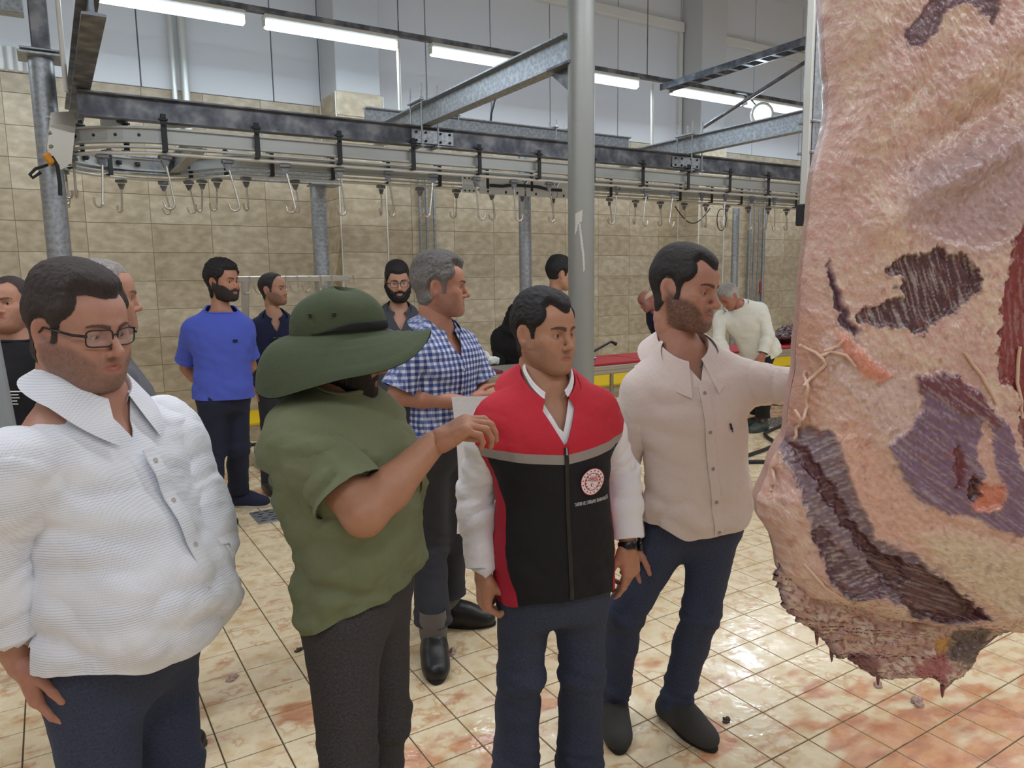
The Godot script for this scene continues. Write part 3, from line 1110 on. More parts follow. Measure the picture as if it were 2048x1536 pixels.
# builds body, clothes, shoes. returns {root, J, rows, hs}
func person(S: Dictionary) -> Dictionary:
	var J := joints(S.get("h", 1.75), S.get("j", {}))
	var rows := torso_rows(J, S)
	var root := thing("person", S.label, "person", S.at, S.yaw, S.get("group", ""))
	var cell: float = S.get("cell", 0.011)
	var P: Dictionary = S.head
	var cloth: Dictionary = S.top
	# ---- head
	var hd := build_head(P, S.get("hcell", 0.0031))
	var hs: float = P.get("scale", 1.0)
	var hb := Basis.from_euler(Vector3(P.get("pitch", 0.0), P.get("yaw", 0.0), P.get("roll", 0.0)))
	var hat: Vector3 = P.at
	var place := func(p: Vector3) -> Vector3: return hat + hb * (p * hs)
	# ---- body: trunk, arms, legs under the clothes, hands, head: one mesh
	var f := Field.new()
	var brow: Array = rows.duplicate(true)
	brow[0][3] *= 0.72; brow[0][4] *= 0.74; brow[1][3] *= 0.88; brow[1][4] *= 0.92
	f.torso(J.pelvis, J.frame, brow, -0.014)
	leg_shapes(f, J, -0.014, S)
	var nb: Vector3 = hat + hb * (Vector3(0, -0.09, -0.03) * hs)
	var nr: float = P.get("neck", 0.056)
	f.cone(J.neck + J.frame * Vector3(0, -0.05, 0), nb, nr, nr * hs * 0.97, 0.04)
	for s in [R, L]:
		var af := arm_field(J, s, 0.0, S)
		for k in af.kind.size(): f.cone(af.pa[k], af.pa[k] + af.pb[k], af.ra[k] - (0.004 if k < 2 else 0.0), af.rb[k], 0.02)
		var a: Vector3 = J["an%d" % s]
		f.cone(a, a + Basis(Vector3.UP, J["toe%d" % s]) * Vector3(0, -0.045, 0.13), 0.034, 0.024, 0.02)
	var body := f.mesh(S.get("bcell", 0.018)).smooth(1)
	var tone: Color = P.get("tone", lin(214, 158, 128))
	body.paint(func(p: Vector3, _n: Vector3) -> Color: return tone * (1.0 + 0.06 * fold_noise.get_noise_3dv(p * 40.0)))
	for s in [R, L]:
		var hk := "hand%d" % s
		if not S.has(hk): continue
		var H: Dictionary = S[hk]
		var hp := hand_pelt(s, J["wr%d" % s], H.dir, H.palm, H.get("curl", [0.25, 0.28, 0.32, 0.38]), H.get("thumb", Vector3.ZERO), H.get("scale", 1.0), H.get("cell", 0.0034), H.get("spread", 0.0))
		hp.paint(func(p: Vector3, _n: Vector3) -> Color: return Color(tone.r * 0.98, tone.g * 0.90, tone.b * 0.88) * (1.0 + 0.08 * fold_noise.get_noise_3dv(p * 60.0)))
		body.add(hp)
	var hp2: Pelt = hd.skin
	hp2.move(place)
	body.add(hp2)
	var bo := part(root, "body", body.mesh(), vmat(0.5, "skin"))
	for q in ["hair", "beard", "brow"]:
		if hd.has(q): part(root, {"hair": "hair", "beard": "beard", "brow": "eyebrows"}[q], (hd[q] as Pelt).move(place).mesh(), vmat(0.7, "hair"))
	var em := part(root, "eyes", eye_mesh(P), vmat(0.12, "eye"))
	em.transform = Transform3D(hb.scaled(Vector3.ONE * hs), hat)
	# ---- trousers
	var amp: float = cloth.get("amp", 1.0)
	if S.has("pants"):
		var T: Dictionary = S.pants
		var tf := Field.new()
		var prow: Array = rows.slice(0, 5).duplicate(true)
		prow[0][3] *= 0.80; prow[0][4] *= 0.82; prow[1][3] *= 0.95
		tf.torso(J.pelvis, J.frame, prow, -0.002, 0.07)
		leg_shapes(tf, J, T.get("loose", 0.006), S, T.get("flare", 0.018))
		var waist: float = minf(T.get("waist", 0.10), cloth.get("hem", -0.10) + T.get("rise", 0.045))
		var ph: float = T.get("hem", 0.055)
		var tp := tf.mesh(cell)
		tp.push(func(p: Vector3, _n: Vector3) -> float:
			var w := 0.35
			for s in [R, L]:
				w = maxf(w, exp(-pow((p.y - J["kn%d" % s].y) / 0.10, 2.0)))
				w = maxf(w, 1.25 * exp(-pow((p.y - J["an%d" % s].y - 0.04) / 0.09, 2.0)))
			return 0.011 * T.get("amp", 1.0) * (w - 0.2) * folds(p + Vector3(0, 0.3 * p.x, 0), Vector3(4, 13, 4)))
		var pel: Vector3 = J.pelvis
		var upv: Vector3 = J.frame.y
		tp = tp.cut(func(p: Vector3) -> float: return maxf((p - pel).dot(upv) / J.ky - waist, ph - p.y), 0.004)
		part(root, "trousers", tp.mesh(), T.mat)
	for s in [R, L]:
		if S.has("shoes"): shoe(root, J, s, S.shoes)
	# ---- top
	var tf := Field.new()
	var grow: float = cloth.get("grow", 0.008)
	tf.torso(J.pelvis, J.frame, cloth.get("rows", rows), grow, 0.03)
	for s in [R, L]:
		var a: Vector3 = J["sh%d" % s]
		var e: Vector3 = J["el%d" % s]
		tf.cone(a, a.lerp(e, 0.22), 0.057 * S.get("limb", 1.0) + grow, 0.058 * S.get("limb", 1.0) + grow, 0.055)
	var tp := tf.mesh(cell)
	var pel2: Vector3 = J.pelvis
	var inv: Basis = J.frame.inverse()
	var hem: float = cloth.get("hem", -0.10)
	var fsc: Vector3 = cloth.get("folds", Vector3(5, 8, 6))
	var wob: Callable = cloth.get("shape", func(_q: Vector3) -> float: return 0.0)
	var ky: float = J.ky
	var local := func(p: Vector3) -> Vector3:
		var q: Vector3 = inv * (p - pel2)
		return Vector3(q.x, q.y / ky, q.z)
	var push := func(p: Vector3, _n: Vector3) -> float:
		var q: Vector3 = local.call(p)
		var w := 0.5 + 0.9 * exp(-pow((q.y - hem - 0.06) / 0.10, 2.0)) + 0.8 * exp(-pow((absf(q.x) - 0.17) / 0.05, 2.0)) * sstep(0.15, 0.3, q.y) * (1.0 - sstep(0.38, 0.46, q.y))
		w *= 1.0 - 0.6 * sstep(0.42, 0.5, q.y)
		return 0.010 * amp * w * folds(q + Vector3(0, 0.25 * q.x, 0), fsc) + float(wob.call(q))
	tp.push(push)
	var neckline: Callable = cloth.get("neckline", func(q: Vector3) -> float: return q.y - (0.548 - 0.038 * sstep(-0.06, 0.07, q.z)))
	var hemf: Callable = cloth.get("hemline", func(q: Vector3) -> float: return hem - q.y)
	tp = tp.cut(func(p: Vector3) -> float:
		var q: Vector3 = local.call(p)
		return maxf(float(hemf.call(q)), float(neckline.call(q))), 0.004)
	if cloth.has("split"):
		cloth.split.call(root, tp, local)
	else:
		part(root, cloth.called, tp.mesh(), cloth.mat)
	if cloth.called == "tshirt":
		var rib := []
		for q in 32:
			var t := TAU * q / 32.0
			var tz := trunk_point(J, rows, t, 0.53 * ky, grow)
			var zz: float = (inv * (tz - pel2)).z
			rib.append(trunk_point(J, rows, t, (0.548 - 0.038 * sstep(-0.06, 0.07, zz)) * ky, grow))
		part(root, "neck_rib", MB.new().tube(rib, 0.0065, 6, false, true).mesh(), cloth.mat)
	# ---- sleeves
	var sl: float = cloth.get("sleeve", 2.0)          # 0..1 upper arm, 1..2 lower arm
	for s in [R, L]:
		var a: Vector3 = J["sh%d" % s]
		var e: Vector3 = J["el%d" % s]
		var w: Vector3 = J["wr%d" % s]
		var g: float = cloth.get("sleeve_grow", 0.012)
		var sf: Field
		if sl <= 1.0:
			sf = Field.new()
			var k: float = S.get("limb", 1.0)
			var en := a.lerp(e, sl + 0.12)
			sf.cone(a, a.lerp(e, 0.3), 0.061 * k + g * 0.5, 0.058 * k + g, 0.03)
			sf.cone(a.lerp(e, 0.3), en, 0.058 * k + g, 0.050 * k + g * 1.9, 0.03)
		else:
			sf = arm_field(J, s, g, S, 0.006)
		var sp := sf.mesh(cell)
		var ax1 := (e - a).normalized()
		var l1 := (e - a).length()
		var ax2 := (w - e).normalized()
		var l2 := (w - e).length()
		sp.push(func(p: Vector3, _n: Vector3) -> float:
			var t1 := (p - a).dot(ax1)
			var t2 := (p - e).dot(ax2)
			var nearel := exp(-pow(((p - e).length()) / 0.11, 2.0))
			var u := t1 if t2 < 0 else l1 + t2
			var q := Vector3((p - a).x * 5.0, u * 13.0 + (p - a).x * 4.0, (p - a).z * 5.0)
			return (0.0035 + 0.007 * nearel) * cloth.get("sleeve_amp", 1.0) * folds(q, Vector3.ONE))
		var lim := sl
		var sv := sp.cut(func(p: Vector3) -> float:
			if lim <= 1.0: return (p - a).dot(ax1) - l1 * lim
			var t2 := (p - e).dot(ax2)
			return t2 - l2 * (lim - 1.0) if (p - e).dot(ax1) > -0.03 or t2 > 0.02 else -0.05, 0.004)
		var sm := part(root, "sleeve", sv.mesh(), cloth.get("sleeve_mat", cloth.get("mat")))
		if cloth.has("cuff"):
			var r: float = 0.030 * S.get("limb", 1.0) + g + 0.010
			var e0 := e + ax2 * l2 * (lim - 1.0)
			var m := MB.new()
			var cw: float = cloth.cuff
			var rr: float = lerpf(0.045, 0.0285, clampf(lim - 1.0, 0, 1)) * S.get("limb", 1.0) + g + 0.009
			m.tube([e0 - ax2 * cw, e0 - ax2 * (cw - 0.002), e0 - ax2 * cw * 0.5, e0 - ax2 * 0.002, e0, e0 - ax2 * 0.004], [rr - 0.004, rr, rr + 0.001, rr, rr - 0.003, rr - 0.006], 20, false)
			part(sm, "cuff", m.mesh(), cloth.get("cuff_mat", cloth.get("sleeve_mat", cloth.get("mat"))))
	# ---- collar
	if cloth.has("collar"):
		var C: Dictionary = cloth.collar
		var cc: Vector3 = J.pelvis + J.frame * (Vector3(0, 0.505 * J.len / 0.55, -0.004) + C.get("off", Vector3.ZERO))
		var tilt: float = C.get("tilt", 0.30)
		var cm := part(root, "collar", collar_mesh(cc, J.frame * Basis(Vector3.RIGHT, tilt), C.get("rx", 0.068), C.get("rz", 0.070), C.get("stand", 0.028), C.get("leaf", 0.045), C.get("open", 0.30), C.get("spread", 0.025)), C.get("mat", cloth.get("mat")))
	return {"root": root, "J": J, "rows": rows, "push": push, "hb": hb, "hat": hat, "hs": hs, "grow": grow, "S": S}

# point on the person's top, with its outward direction
func on_top(B: Dictionary, ang: float, y: float, lift := 0.003, rows = null) -> Array:
	var J: Dictionary = B.J
	y *= J.ky
	var rw: Array = rows if rows != null else B.rows
	var p := trunk_point(J, rw, ang, y, B.grow)
	var px := trunk_point(J, rw, ang + 0.03, y, B.grow)
	var py := trunk_point(J, rw, ang, y + 0.01, B.grow)
	var n := (py - p).cross(p - px).normalized()
	if n.dot(p - J.pelvis - J.frame.y * y) < 0: n = -n
	return [p + n * (float(B.push.call(p, n)) + lift), n]

func placket(B: Dictionary, y0: float, y1: float, ang: float, w: float, m: Material, button: Material, ys: Array, lift := 0.003) -> void:
	var pts := []
	var nr := []
	var k := 40
	for q in k + 1:
		var r := on_top(B, ang, lerpf(y0, y1, float(q) / k), lift)
		pts.append(r[0]); nr.append(r[1])
	part(B.root, "button_placket", ribbon(pts, nr, w, 0.0018), m)
	for y in ys:
		var r := on_top(B, ang, y, lift + 0.003)
		var bm := MB.new()
		var z: Vector3 = r[1]
		var x := Vector3.UP.cross(z).normalized()
		bm.lathe([Vector2(0.0056, -0.001), Vector2(0.0062, 0.0008), Vector2(0.0050, 0.0018), Vector2(0.0035, 0.0012), Vector2(0.0, 0.0012)], 12, Transform3D(Basis(x, z, x.cross(z)), r[0]))
		part(B.root, "button", bm.mesh(), button)

# flat sheet laid over the cloth: shape(u, v) in metres round a middle
func patch_mesh(B: Dictionary, ang: float, y: float, w: float, h: float, lift := 0.004, n := 10, round_ := false) -> ArrayMesh:
	var m := MB.new()
	m.use_t = true
	var rad: float = (trunk_point(B.J, B.rows, ang, y * B.J.ky, B.grow) - (B.J.pelvis + B.J.frame.y * y * B.J.ky)).length()
	var rows := []
	for i in n + 1:
		var row := []
		for j in n + 1:
			var u := (float(j) / n - 0.5) * w
			var v := (0.5 - float(i) / n) * h
			if round_:
				var uu := u / (w * 0.5)
				var vv := v / (h * 0.5)
				var big := maxf(absf(uu), absf(vv))
				var l := sqrt(uu * uu + vv * vv)
				if l > 0: u *= big / l; v *= big / l
			row.append(on_top(B, ang + u / rad, y + v, lift)[0])
		rows.append(row)
	# own uv: square picture
	var st := m.v.size()
	m.sheet(rows, false, true)
	for i in n + 1:
		for j in n + 1:
			var uv := Vector2(float(j) / n, float(i) / n)
			if round_:
				var q := (uv - Vector2(0.5, 0.5)) * 2.0
				var big := maxf(absf(q.x), absf(q.y))
				if q.length() > 0: q *= big / q.length()
				uv = q * 0.5 + Vector2(0.5, 0.5)
			m.t[st + i * (n + 1) + j] = uv
	return m.mesh()

func glasses(B: Dictionary, frame: Material, lens: Material, w := 0.050, h := 0.031) -> void:
	var g := Node3D.new()
	var xf := Transform3D(B.hb.scaled(Vector3.ONE * B.hs), B.hat)
	var m := MB.new()
	var lm := MB.new()
	var hw := w * 0.5
	for s in [-1.0, 1.0]:
		var o := Vector3(s * 0.0325, -0.004, 0.1035)
		var loop := []
		for q in 28:
			var t := TAU * q / 28.0
			var c := cos(t)
			var d := sin(t)
			var p := Vector3(signf(c) * pow(absf(c), 0.45) * hw, signf(d) * pow(absf(d), 0.5) * h * 0.5, 0)
			p.z = -absf(p.x + s * 0.02) * 0.28 * (1.0 if signf(p.x) == s else 0.35)
			loop.append(xf * (o + p))
		m.tube(loop, 0.0016, 6, false, true)
		var cc := xf * (o + Vector3(0, 0, -0.003))
		for q in 28: lm.tri(cc, loop[q], loop[(q + 1) % 28])
		var hinge := Vector3(s * (0.0325 + hw), 0.002, 0.0955)
		m.tube([xf * hinge, xf * Vector3(s * 0.078, 0.004, 0.075), xf * Vector3(s * 0.0815, 0.010, 0.0), xf * Vector3(s * 0.079, -0.012, -0.022)], [0.0028, 0.003, 0.0022, 0.0018], 6)
	m.tube([xf * Vector3(-0.0325 + hw - 0.002, 0.002, 0.1035), xf * Vector3(0, 0.005, 0.109), xf * Vector3(0.0325 - hw + 0.002, 0.002, 0.1035)], 0.0016, 6)
	var fr := part(B.root, "glasses", m.mesh(), frame)
	part(fr, "lens", lm.mesh(), lens)
# ------------------------------------------------------------------ cloth and skin materials
func cloth_mat(key: String, c: Color, rough := 0.85, weave := 420.0, depth := 0.05) -> StandardMaterial3D:
	if M.has(key): return M[key]
	var m := mat(c, rough)
	triplanar(m, weave / 64.0)
	m.heightmap_enabled = true
	m.heightmap_texture = M.weave
	m.heightmap_scale = depth
	m.normal_enabled = true
	m.normal_texture = M.crumple
	m.normal_scale = 0.55
	m.rim_enabled = true
	m.rim = 0.05
	M[key] = m
	return m

func make_cloths() -> void:
	fold_noise = FastNoiseLite.new()
	fold_noise.noise_type = FastNoiseLite.TYPE_SIMPLEX_SMOOTH
	fold_noise.frequency = 1.0
	fold_noise.fractal_octaves = 1
	fold_noise.seed = 11
	var im := Image.create(128, 128, false, Image.FORMAT_RGB8)
	for y in 128:
		for x in 128:
			var a := 0.5 + 0.25 * sin(TAU * x / 4.0) * (1.0 if (y / 2) % 2 == 0 else -1.0) + 0.2 * sin(TAU * (x * 7 + y * 13) / 128.0) * 0.3
			im.set_pixel(x, y, Color(a, a, a))
	M.weave = ImageTexture.create_from_image(im)
	var cr := noise_tex(512, 0.008, [], FastNoiseLite.TYPE_SIMPLEX_SMOOTH, 6, 3, 40.0, 6.0)
	(cr.noise as FastNoiseLite).fractal_type = FastNoiseLite.FRACTAL_RIDGED
	M.crumple = cr
	cloth_mat("linen", Color8(219, 206, 200), 0.9, 300.0, 0.06)
	cloth_mat("white", Color8(236, 234, 238), 0.8, 300.0, 0.02)
	cloth_mat("olive", Color8(112, 118, 88), 0.92, 300.0, 0.03)
	cloth_mat("hat", Color8(68, 78, 54), 0.85, 300.0, 0.03)
	cloth_mat("red", Color8(196, 32, 52), 0.75, 300.0, 0.03)
	cloth_mat("wine", Color8(176, 24, 54), 0.75, 300.0, 0.03)
	cloth_mat("black", Color8(17, 17, 22), 0.85, 300.0, 0.03)
	cloth_mat("navy", Color8(24, 30, 62), 0.9, 300.0, 0.03)
	cloth_mat("blue", Color8(80, 96, 196), 0.9, 300.0, 0.03)
	cloth_mat("charcoal", Color8(66, 68, 76), 0.9, 300.0, 0.03)
	cloth_mat("grey", Color8(96, 98, 104), 0.9, 300.0, 0.03)
	cloth_mat("trackpant", Color8(33, 37, 60), 0.9, 300.0, 0.03)
	cloth_mat("darkpant", Color8(52, 52, 58), 0.9, 300.0, 0.03)
	cloth_mat("brown", Color8(128, 78, 60), 0.9, 300.0, 0.03)
	cloth_mat("faded", Color8(112, 106, 102), 0.9, 300.0, 0.03)
	# denim: light flecks on blue
	for d in [["denim", Color8(46, 53, 76), Color8(66, 74, 98)], ["denim_black", Color8(48, 46, 50), Color8(74, 70, 72)], ["denim_dark", Color8(44, 50, 70), Color8(66, 73, 95)]]:
		var m := mat(Color.WHITE, 0.9)
		m.albedo_texture = noise_tex(512, 0.09, [[0.2, d[1]], [0.8, d[2]]], FastNoiseLite.TYPE_SIMPLEX_SMOOTH, 5, 3)
		triplanar(m, 3.0)
		m.heightmap_enabled = true
		m.heightmap_texture = M.weave
		m.heightmap_scale = 0.03
		M[d[0]] = m
	# seersucker: fine grey-blue lines in bands
	var st := Image.create(8, 512, false, Image.FORMAT_RGB8)
	var rng := RandomNumberGenerator.new()
	rng.seed = 4
	for y in 512:
		var band := 0.5 + 0.5 * sin(TAU * y * 3.0 / 512.0 + 0.9 * sin(TAU * y / 512.0))
		var line := 1.0 if y % 8 < 2 else 0.0
		var c := Color8(238, 240, 246).lerp(Color8(188, 196, 218), line * (0.25 + 0.75 * band))
		for x in 8: st.set_pixel(x, y, c)
	var sm := mat(Color.WHITE, 0.85)
	sm.albedo_texture = ImageTexture.create_from_image(st)
	triplanar(sm, 3.1)
	sm.normal_enabled = true
	sm.normal_texture = M.crumple
	sm.normal_scale = 0.5
	M.stripe = sm
	# blue and white gingham
	var gi := Image.create(64, 64, false, Image.FORMAT_RGB8)
	for y in 64:
		for x in 64:
			var k := int(x < 34) + int(y < 34)
			gi.set_pixel(x, y, [Color8(226, 228, 236), Color8(118, 134, 184), Color8(44, 58, 116)][k])
	var gm := mat(Color.WHITE, 0.85)
	gm.albedo_texture = ImageTexture.create_from_image(gi)
	triplanar(gm, 1.0 / 0.0265)
	M.gingham = gm
	M.lens = mat(Color(0.9, 0.95, 1.0, 0.06), 0.02)
	M.lens.transparency = BaseMaterial3D.TRANSPARENCY_ALPHA
	M.frame = mat(Color8(22, 20, 22), 0.3)
	M.leather = mat(Color8(24, 23, 25), 0.38)
	M.suede = mat(Color8(62, 60, 58), 0.9)
	M.sneaker = mat(Color8(36, 40, 62), 0.9)
	M.pale_sole = mat(Color8(198, 196, 190), 0.7)
	M.dark_sole = mat(Color8(30, 29, 30), 0.8)
	M.button = mat(Color8(196, 188, 182), 0.3)
	M.grey_button = mat(Color8(150, 142, 138), 0.3)
	M.steel_small = mat(Color8(200, 200, 204), 0.25, 1.0)

# ------------------------------------------------------------------ the four men in front
func man_white() -> void:
	var rows := [[-0.13, 0, 0.0, 0.165, 0.125], [-0.05, 0, 0.01, 0.182, 0.148], [0.04, 0, 0.035, 0.190, 0.172], [0.13, 0, 0.045, 0.190, 0.178], [0.23, 0, 0.028, 0.186, 0.155], [0.34, 0, 0.006, 0.186, 0.130], [0.41, 0, -0.008, 0.182, 0.112], [0.46, 0, -0.015, 0.158, 0.092], [0.50, 0, -0.018, 0.110, 0.076], [0.55, 0, -0.012, 0.068, 0.068]]
	var shirt_rows := []
	for r in rows: shirt_rows.append([r[0], r[1], r[2] + 0.01 * (1.0 - sstep(0.0, 0.25, r[0])), r[3] + 0.018 * (1.0 - sstep(-0.05, 0.2, r[0])), r[4] + 0.014 * (1.0 - sstep(-0.05, 0.2, r[0]))])
	var B := person({
		"label": "stout man with glasses in a white pinstriped shirt and blue jeans, looking down", "at": Vector3(0.075, 0, -1.813), "yaw": 0.743, "h": 1.70, "cell": 0.010, "hcell": 0.0031, "bcell": 0.017, "limb": 1.08, "leg": 1.06, "rows": rows,
		"j": {"neck": Vector3(0.011, 1.500, -0.035), "sh0": Vector3(-0.195, 1.335, -0.015), "sh1": Vector3(0.195, 1.335, -0.015), "el0": Vector3(-0.228, 1.164, -0.071), "wr0": Vector3(-0.195, 0.932, -0.066), "el1": Vector3(0.161, 1.170, 0.094), "wr1": Vector3(0.112, 1.011, 0.180)},
		"hand0": {"dir": Vector3(0.109, -0.966, 0.235), "palm": Vector3(0.819, 0.000, 0.574), "curl": [0.22, 0.28, 0.32, 0.36]}, "hand1": {"dir": Vector3(-0.280, -0.951, 0.131), "palm": Vector3(-0.423, 0.000, -0.906), "curl": [0.3, 0.35, 0.4, 0.45]},
		"head": {"at": Vector3(-0.008, 1.589, -0.029), "yaw": -0.087, "pitch": 0.13, "roll": 0.02, "scale": 1.0, "fat": 0.009, "jaw": 1.06, "neck": 0.066, "hairline": 0.075, "temple": 0.006, "peak": 0.0, "sideburn": -0.02, "thick": 0.012, "top": 0.018, "tousle": 0.0032, "hair_color": lin(52, 42, 40), "stubble": 0.72, "stubble_color": lin(92, 76, 70), "tone": lin(184, 135, 116), "gaze": Vector3(0.35, -0.35, 1), "gaze_y": -0.003, "lid": 0.0032, "smile": 0.002, "nose": 1.15, "brow": 0.9},
		"pants": {"mat": M.denim, "waist": 0.06, "loose": 0.008}, "shoes": {"mat": M.leather},
		"top": {"called": "shirt", "mat": M.stripe, "rows": shirt_rows, "grow": 0.014, "hem": -0.01, "sleeve": 1.72, "sleeve_grow": 0.022, "cuff": 0.06, "amp": 1.4, "sleeve_amp": 0.8, "folds": Vector3(4, 7, 5),
			"neckline": func(q: Vector3) -> float: return maxf(q.y - 0.556 + 0.070 * sstep(0.005, 0.08, q.z), (q.y - 0.405 - absf(q.x) * 1.9) * sstep(0.0, 0.03, q.z)),
			"hemline": func(q: Vector3) -> float: return -0.018 + 0.03 * sstep(0.12, 0.21, absf(q.x)) - q.y,
			"collar": {"rx": 0.078, "rz": 0.080, "open": 0.36, "leaf": 0.044, "spread": 0.03, "tilt": 0.36}}})
	placket(B, -0.012, 0.385, 0.02, 0.034, M.stripe, M.button, [0.36, 0.28, 0.19, 0.10, 0.02], 0.004)
	glasses(B, M.frame, M.lens, 0.054, 0.035)

func man_hat() -> void:
	var rows := [[-0.13, 0, 0.0, 0.156, 0.096], [-0.05, 0, 0.004, 0.168, 0.104], [0.04, 0, 0.014, 0.170, 0.112], [0.14, 0, 0.020, 0.170, 0.122], [0.24, 0, 0.014, 0.180, 0.136], [0.34, 0, 0.002, 0.190, 0.134], [0.41, 0, -0.012, 0.188, 0.120], [0.46, 0, -0.022, 0.164, 0.100], [0.50, 0, -0.022, 0.114, 0.080], [0.55, 0, -0.010, 0.068, 0.068]]
	var B := person({
		"label": "bearded man in a wide green sun hat and olive t-shirt, right hand raised", "at": Vector3(0.597, 0, -1.724), "yaw": 0.749, "h": 1.74, "cell": 0.010, "hcell": 0.004, "bcell": 0.0112, "limb": 1.10, "leg": 1.04, "rows": rows,
		"j": {"neck": Vector3(-0.005, 1.459, -0.019), "pelvis": Vector3(0.001, 0.929, 0.004), "sh0": Vector3(-0.143, 1.328, -0.032), "sh1": Vector3(0.199, 1.282, -0.029), "el0": Vector3(-0.192, 1.176, 0.130), "wr0": Vector3(-0.001, 1.300, 0.223), "el1": Vector3(0.326, 1.028, -0.058), "wr1": Vector3(0.240, 0.887, -0.107)},
		"hand0": {"dir": Vector3(0.273, 0.469, 0.840), "palm": Vector3(0.372, -0.866, 0.335), "curl": [0.42, 0.5, 0.55, 0.6], "thumb": Vector3(-0.1, 0, 0.35)}, "hand1": {"dir": Vector3(0.082, -0.985, 0.153), "palm": Vector3(-0.883, 0.000, 0.469)},
		"head": {"at": Vector3(-0.002, 1.527, -0.008), "yaw": 0.279, "pitch": 0.22, "roll": 0.0, "scale": 1.02, "hairline": 0.07, "thick": 0.003, "top": 0.001, "tousle": 0.001, "hair_color": lin(30, 26, 26), "stubble": 0.85, "beard": 0.004, "tone": lin(176, 127, 100), "neck": 0.062, "lean": Vector3(0, 0, -0.03)},
		"pants": {"mat": M.denim_black, "waist": 0.08, "rise": 0.12, "loose": 0.006}, "shoes": {"mat": M.suede},
		"top": {"called": "tshirt", "mat": M.olive, "grow": 0.020, "hem": -0.06, "sleeve": 0.74, "sleeve_grow": 0.014, "amp": 1.7, "sleeve_amp": 1.6, "folds": Vector3(4, 8, 6), "hemline": func(q: Vector3) -> float: return -0.065 + 0.07 * sstep(-0.10, 0.12, q.z) - q.y}})
	part(B.root, "chest_pocket", patch_mesh(B, 0.62, 0.29, 0.105, 0.12, 0.004), M.olive)
	# hat: crown, band, brim that droops behind, eyelets
	var hx := Transform3D(B.hb * Basis(Vector3.RIGHT, -0.26), B.hat)
	var o := Vector3(0, 0.034, -0.004)
	var crown := MB.new()
	var cr := []
	for i in 15:
		var t := i / 14.0
		var row := []
		for j in 48:
			var a := TAU * j / 48.0
			var r := sqrt(maxf(0.0, 1.0 - pow(t, 2.7)))
			var y := 0.106 * t + 0.004 * sin(a * 3.0 + 0.6) * t
			var wv := 1.0 + 0.020 * sin(a * 5.0 + t * 4.0) * t + 0.012 * sin(a * 2.0)
			row.append(hx * (o + Vector3(sin(a) * 0.097 * r * wv, y, cos(a) * 0.115 * r * wv)))
		cr.append(row)
	crown.sheet(cr, true)
	var hat := part(B.root, "sun_hat", crown.mesh(), M.hat)
	var band := MB.new()
	var bandr := []
	for i in 5:
		var row := []
		for j in 30:
			var a := lerpf(-1.95, -0.05, j / 29.0)
			var y: float = [0.0, 0.001, 0.010, 0.019, 0.020][i] * sstep(0.0, 0.5, j / 29.0)
			var g: float = [0.0, 0.004, 0.005, 0.004, 0.0][i]
			row.append(hx * (o + Vector3(sin(a) * (0.098 + g), y + 0.004, cos(a) * (0.116 + g))))
		bandr.append(row)
	band.sheet(bandr)
	part(hat, "hat_band", band.mesh(), M.black)
	var brim := MB.new()
	var br := []
	for side in [0, 1]:
		for i in 13:
			var t := (i / 12.0) if side == 0 else (1.0 - i / 12.0)
			var row := []
			for j in 72:
				var a := TAU * j / 72.0
				var back := sstep(0.25, -0.75, cos(a))
				var w := 0.085 + 0.02 * cos(a) * (1.0 if cos(a) > 0 else 0.0) + 0.075 * back
				var ring := 0.0020 * sin(t * 30.0) * (1.0 - back)
				var y := -0.020 * t - 0.078 * pow(t, 1.4) * absf(sin(a)) * (1.0 - back) - 0.105 * back * t * t + 0.006 * sin(a * 4.0 + 1.0) * t * t + 0.012 * maxf(0, cos(a)) * t * t + ring
				row.append(hx * (o + Vector3(sin(a) * (0.098 + w * t * (1.0 - 0.45 * back * t)), y + (0.0 if side == 0 else -0.003), cos(a) * (0.116 + w * t * (1.0 - 0.45 * back * t)))))
			br.append(row)
	brim.sheet(br, true, true)
	part(hat, "brim", brim.mesh(), M.hat)
	for a in [-1.95, -1.45]:
		var em := MB.new()
		var n := Vector3(sin(a), 0.25, cos(a)).normalized()
		var z := (hx.basis * n).normalized()
		var x := Vector3.UP.cross(z).normalized()
		em.lathe([Vector2(0.0052, 0.0), Vector2(0.0052, 0.003), Vector2(0.003, 0.0036), Vector2(0.0025, 0.001), Vector2(0.0, 0.001)], 12, Transform3D(Basis(x, z, x.cross(z)), hx * (o + Vector3(sin(a) * 0.0965, 0.046, cos(a) * 0.1145))))
		part(hat, "eyelet", em.mesh(), M.frame)

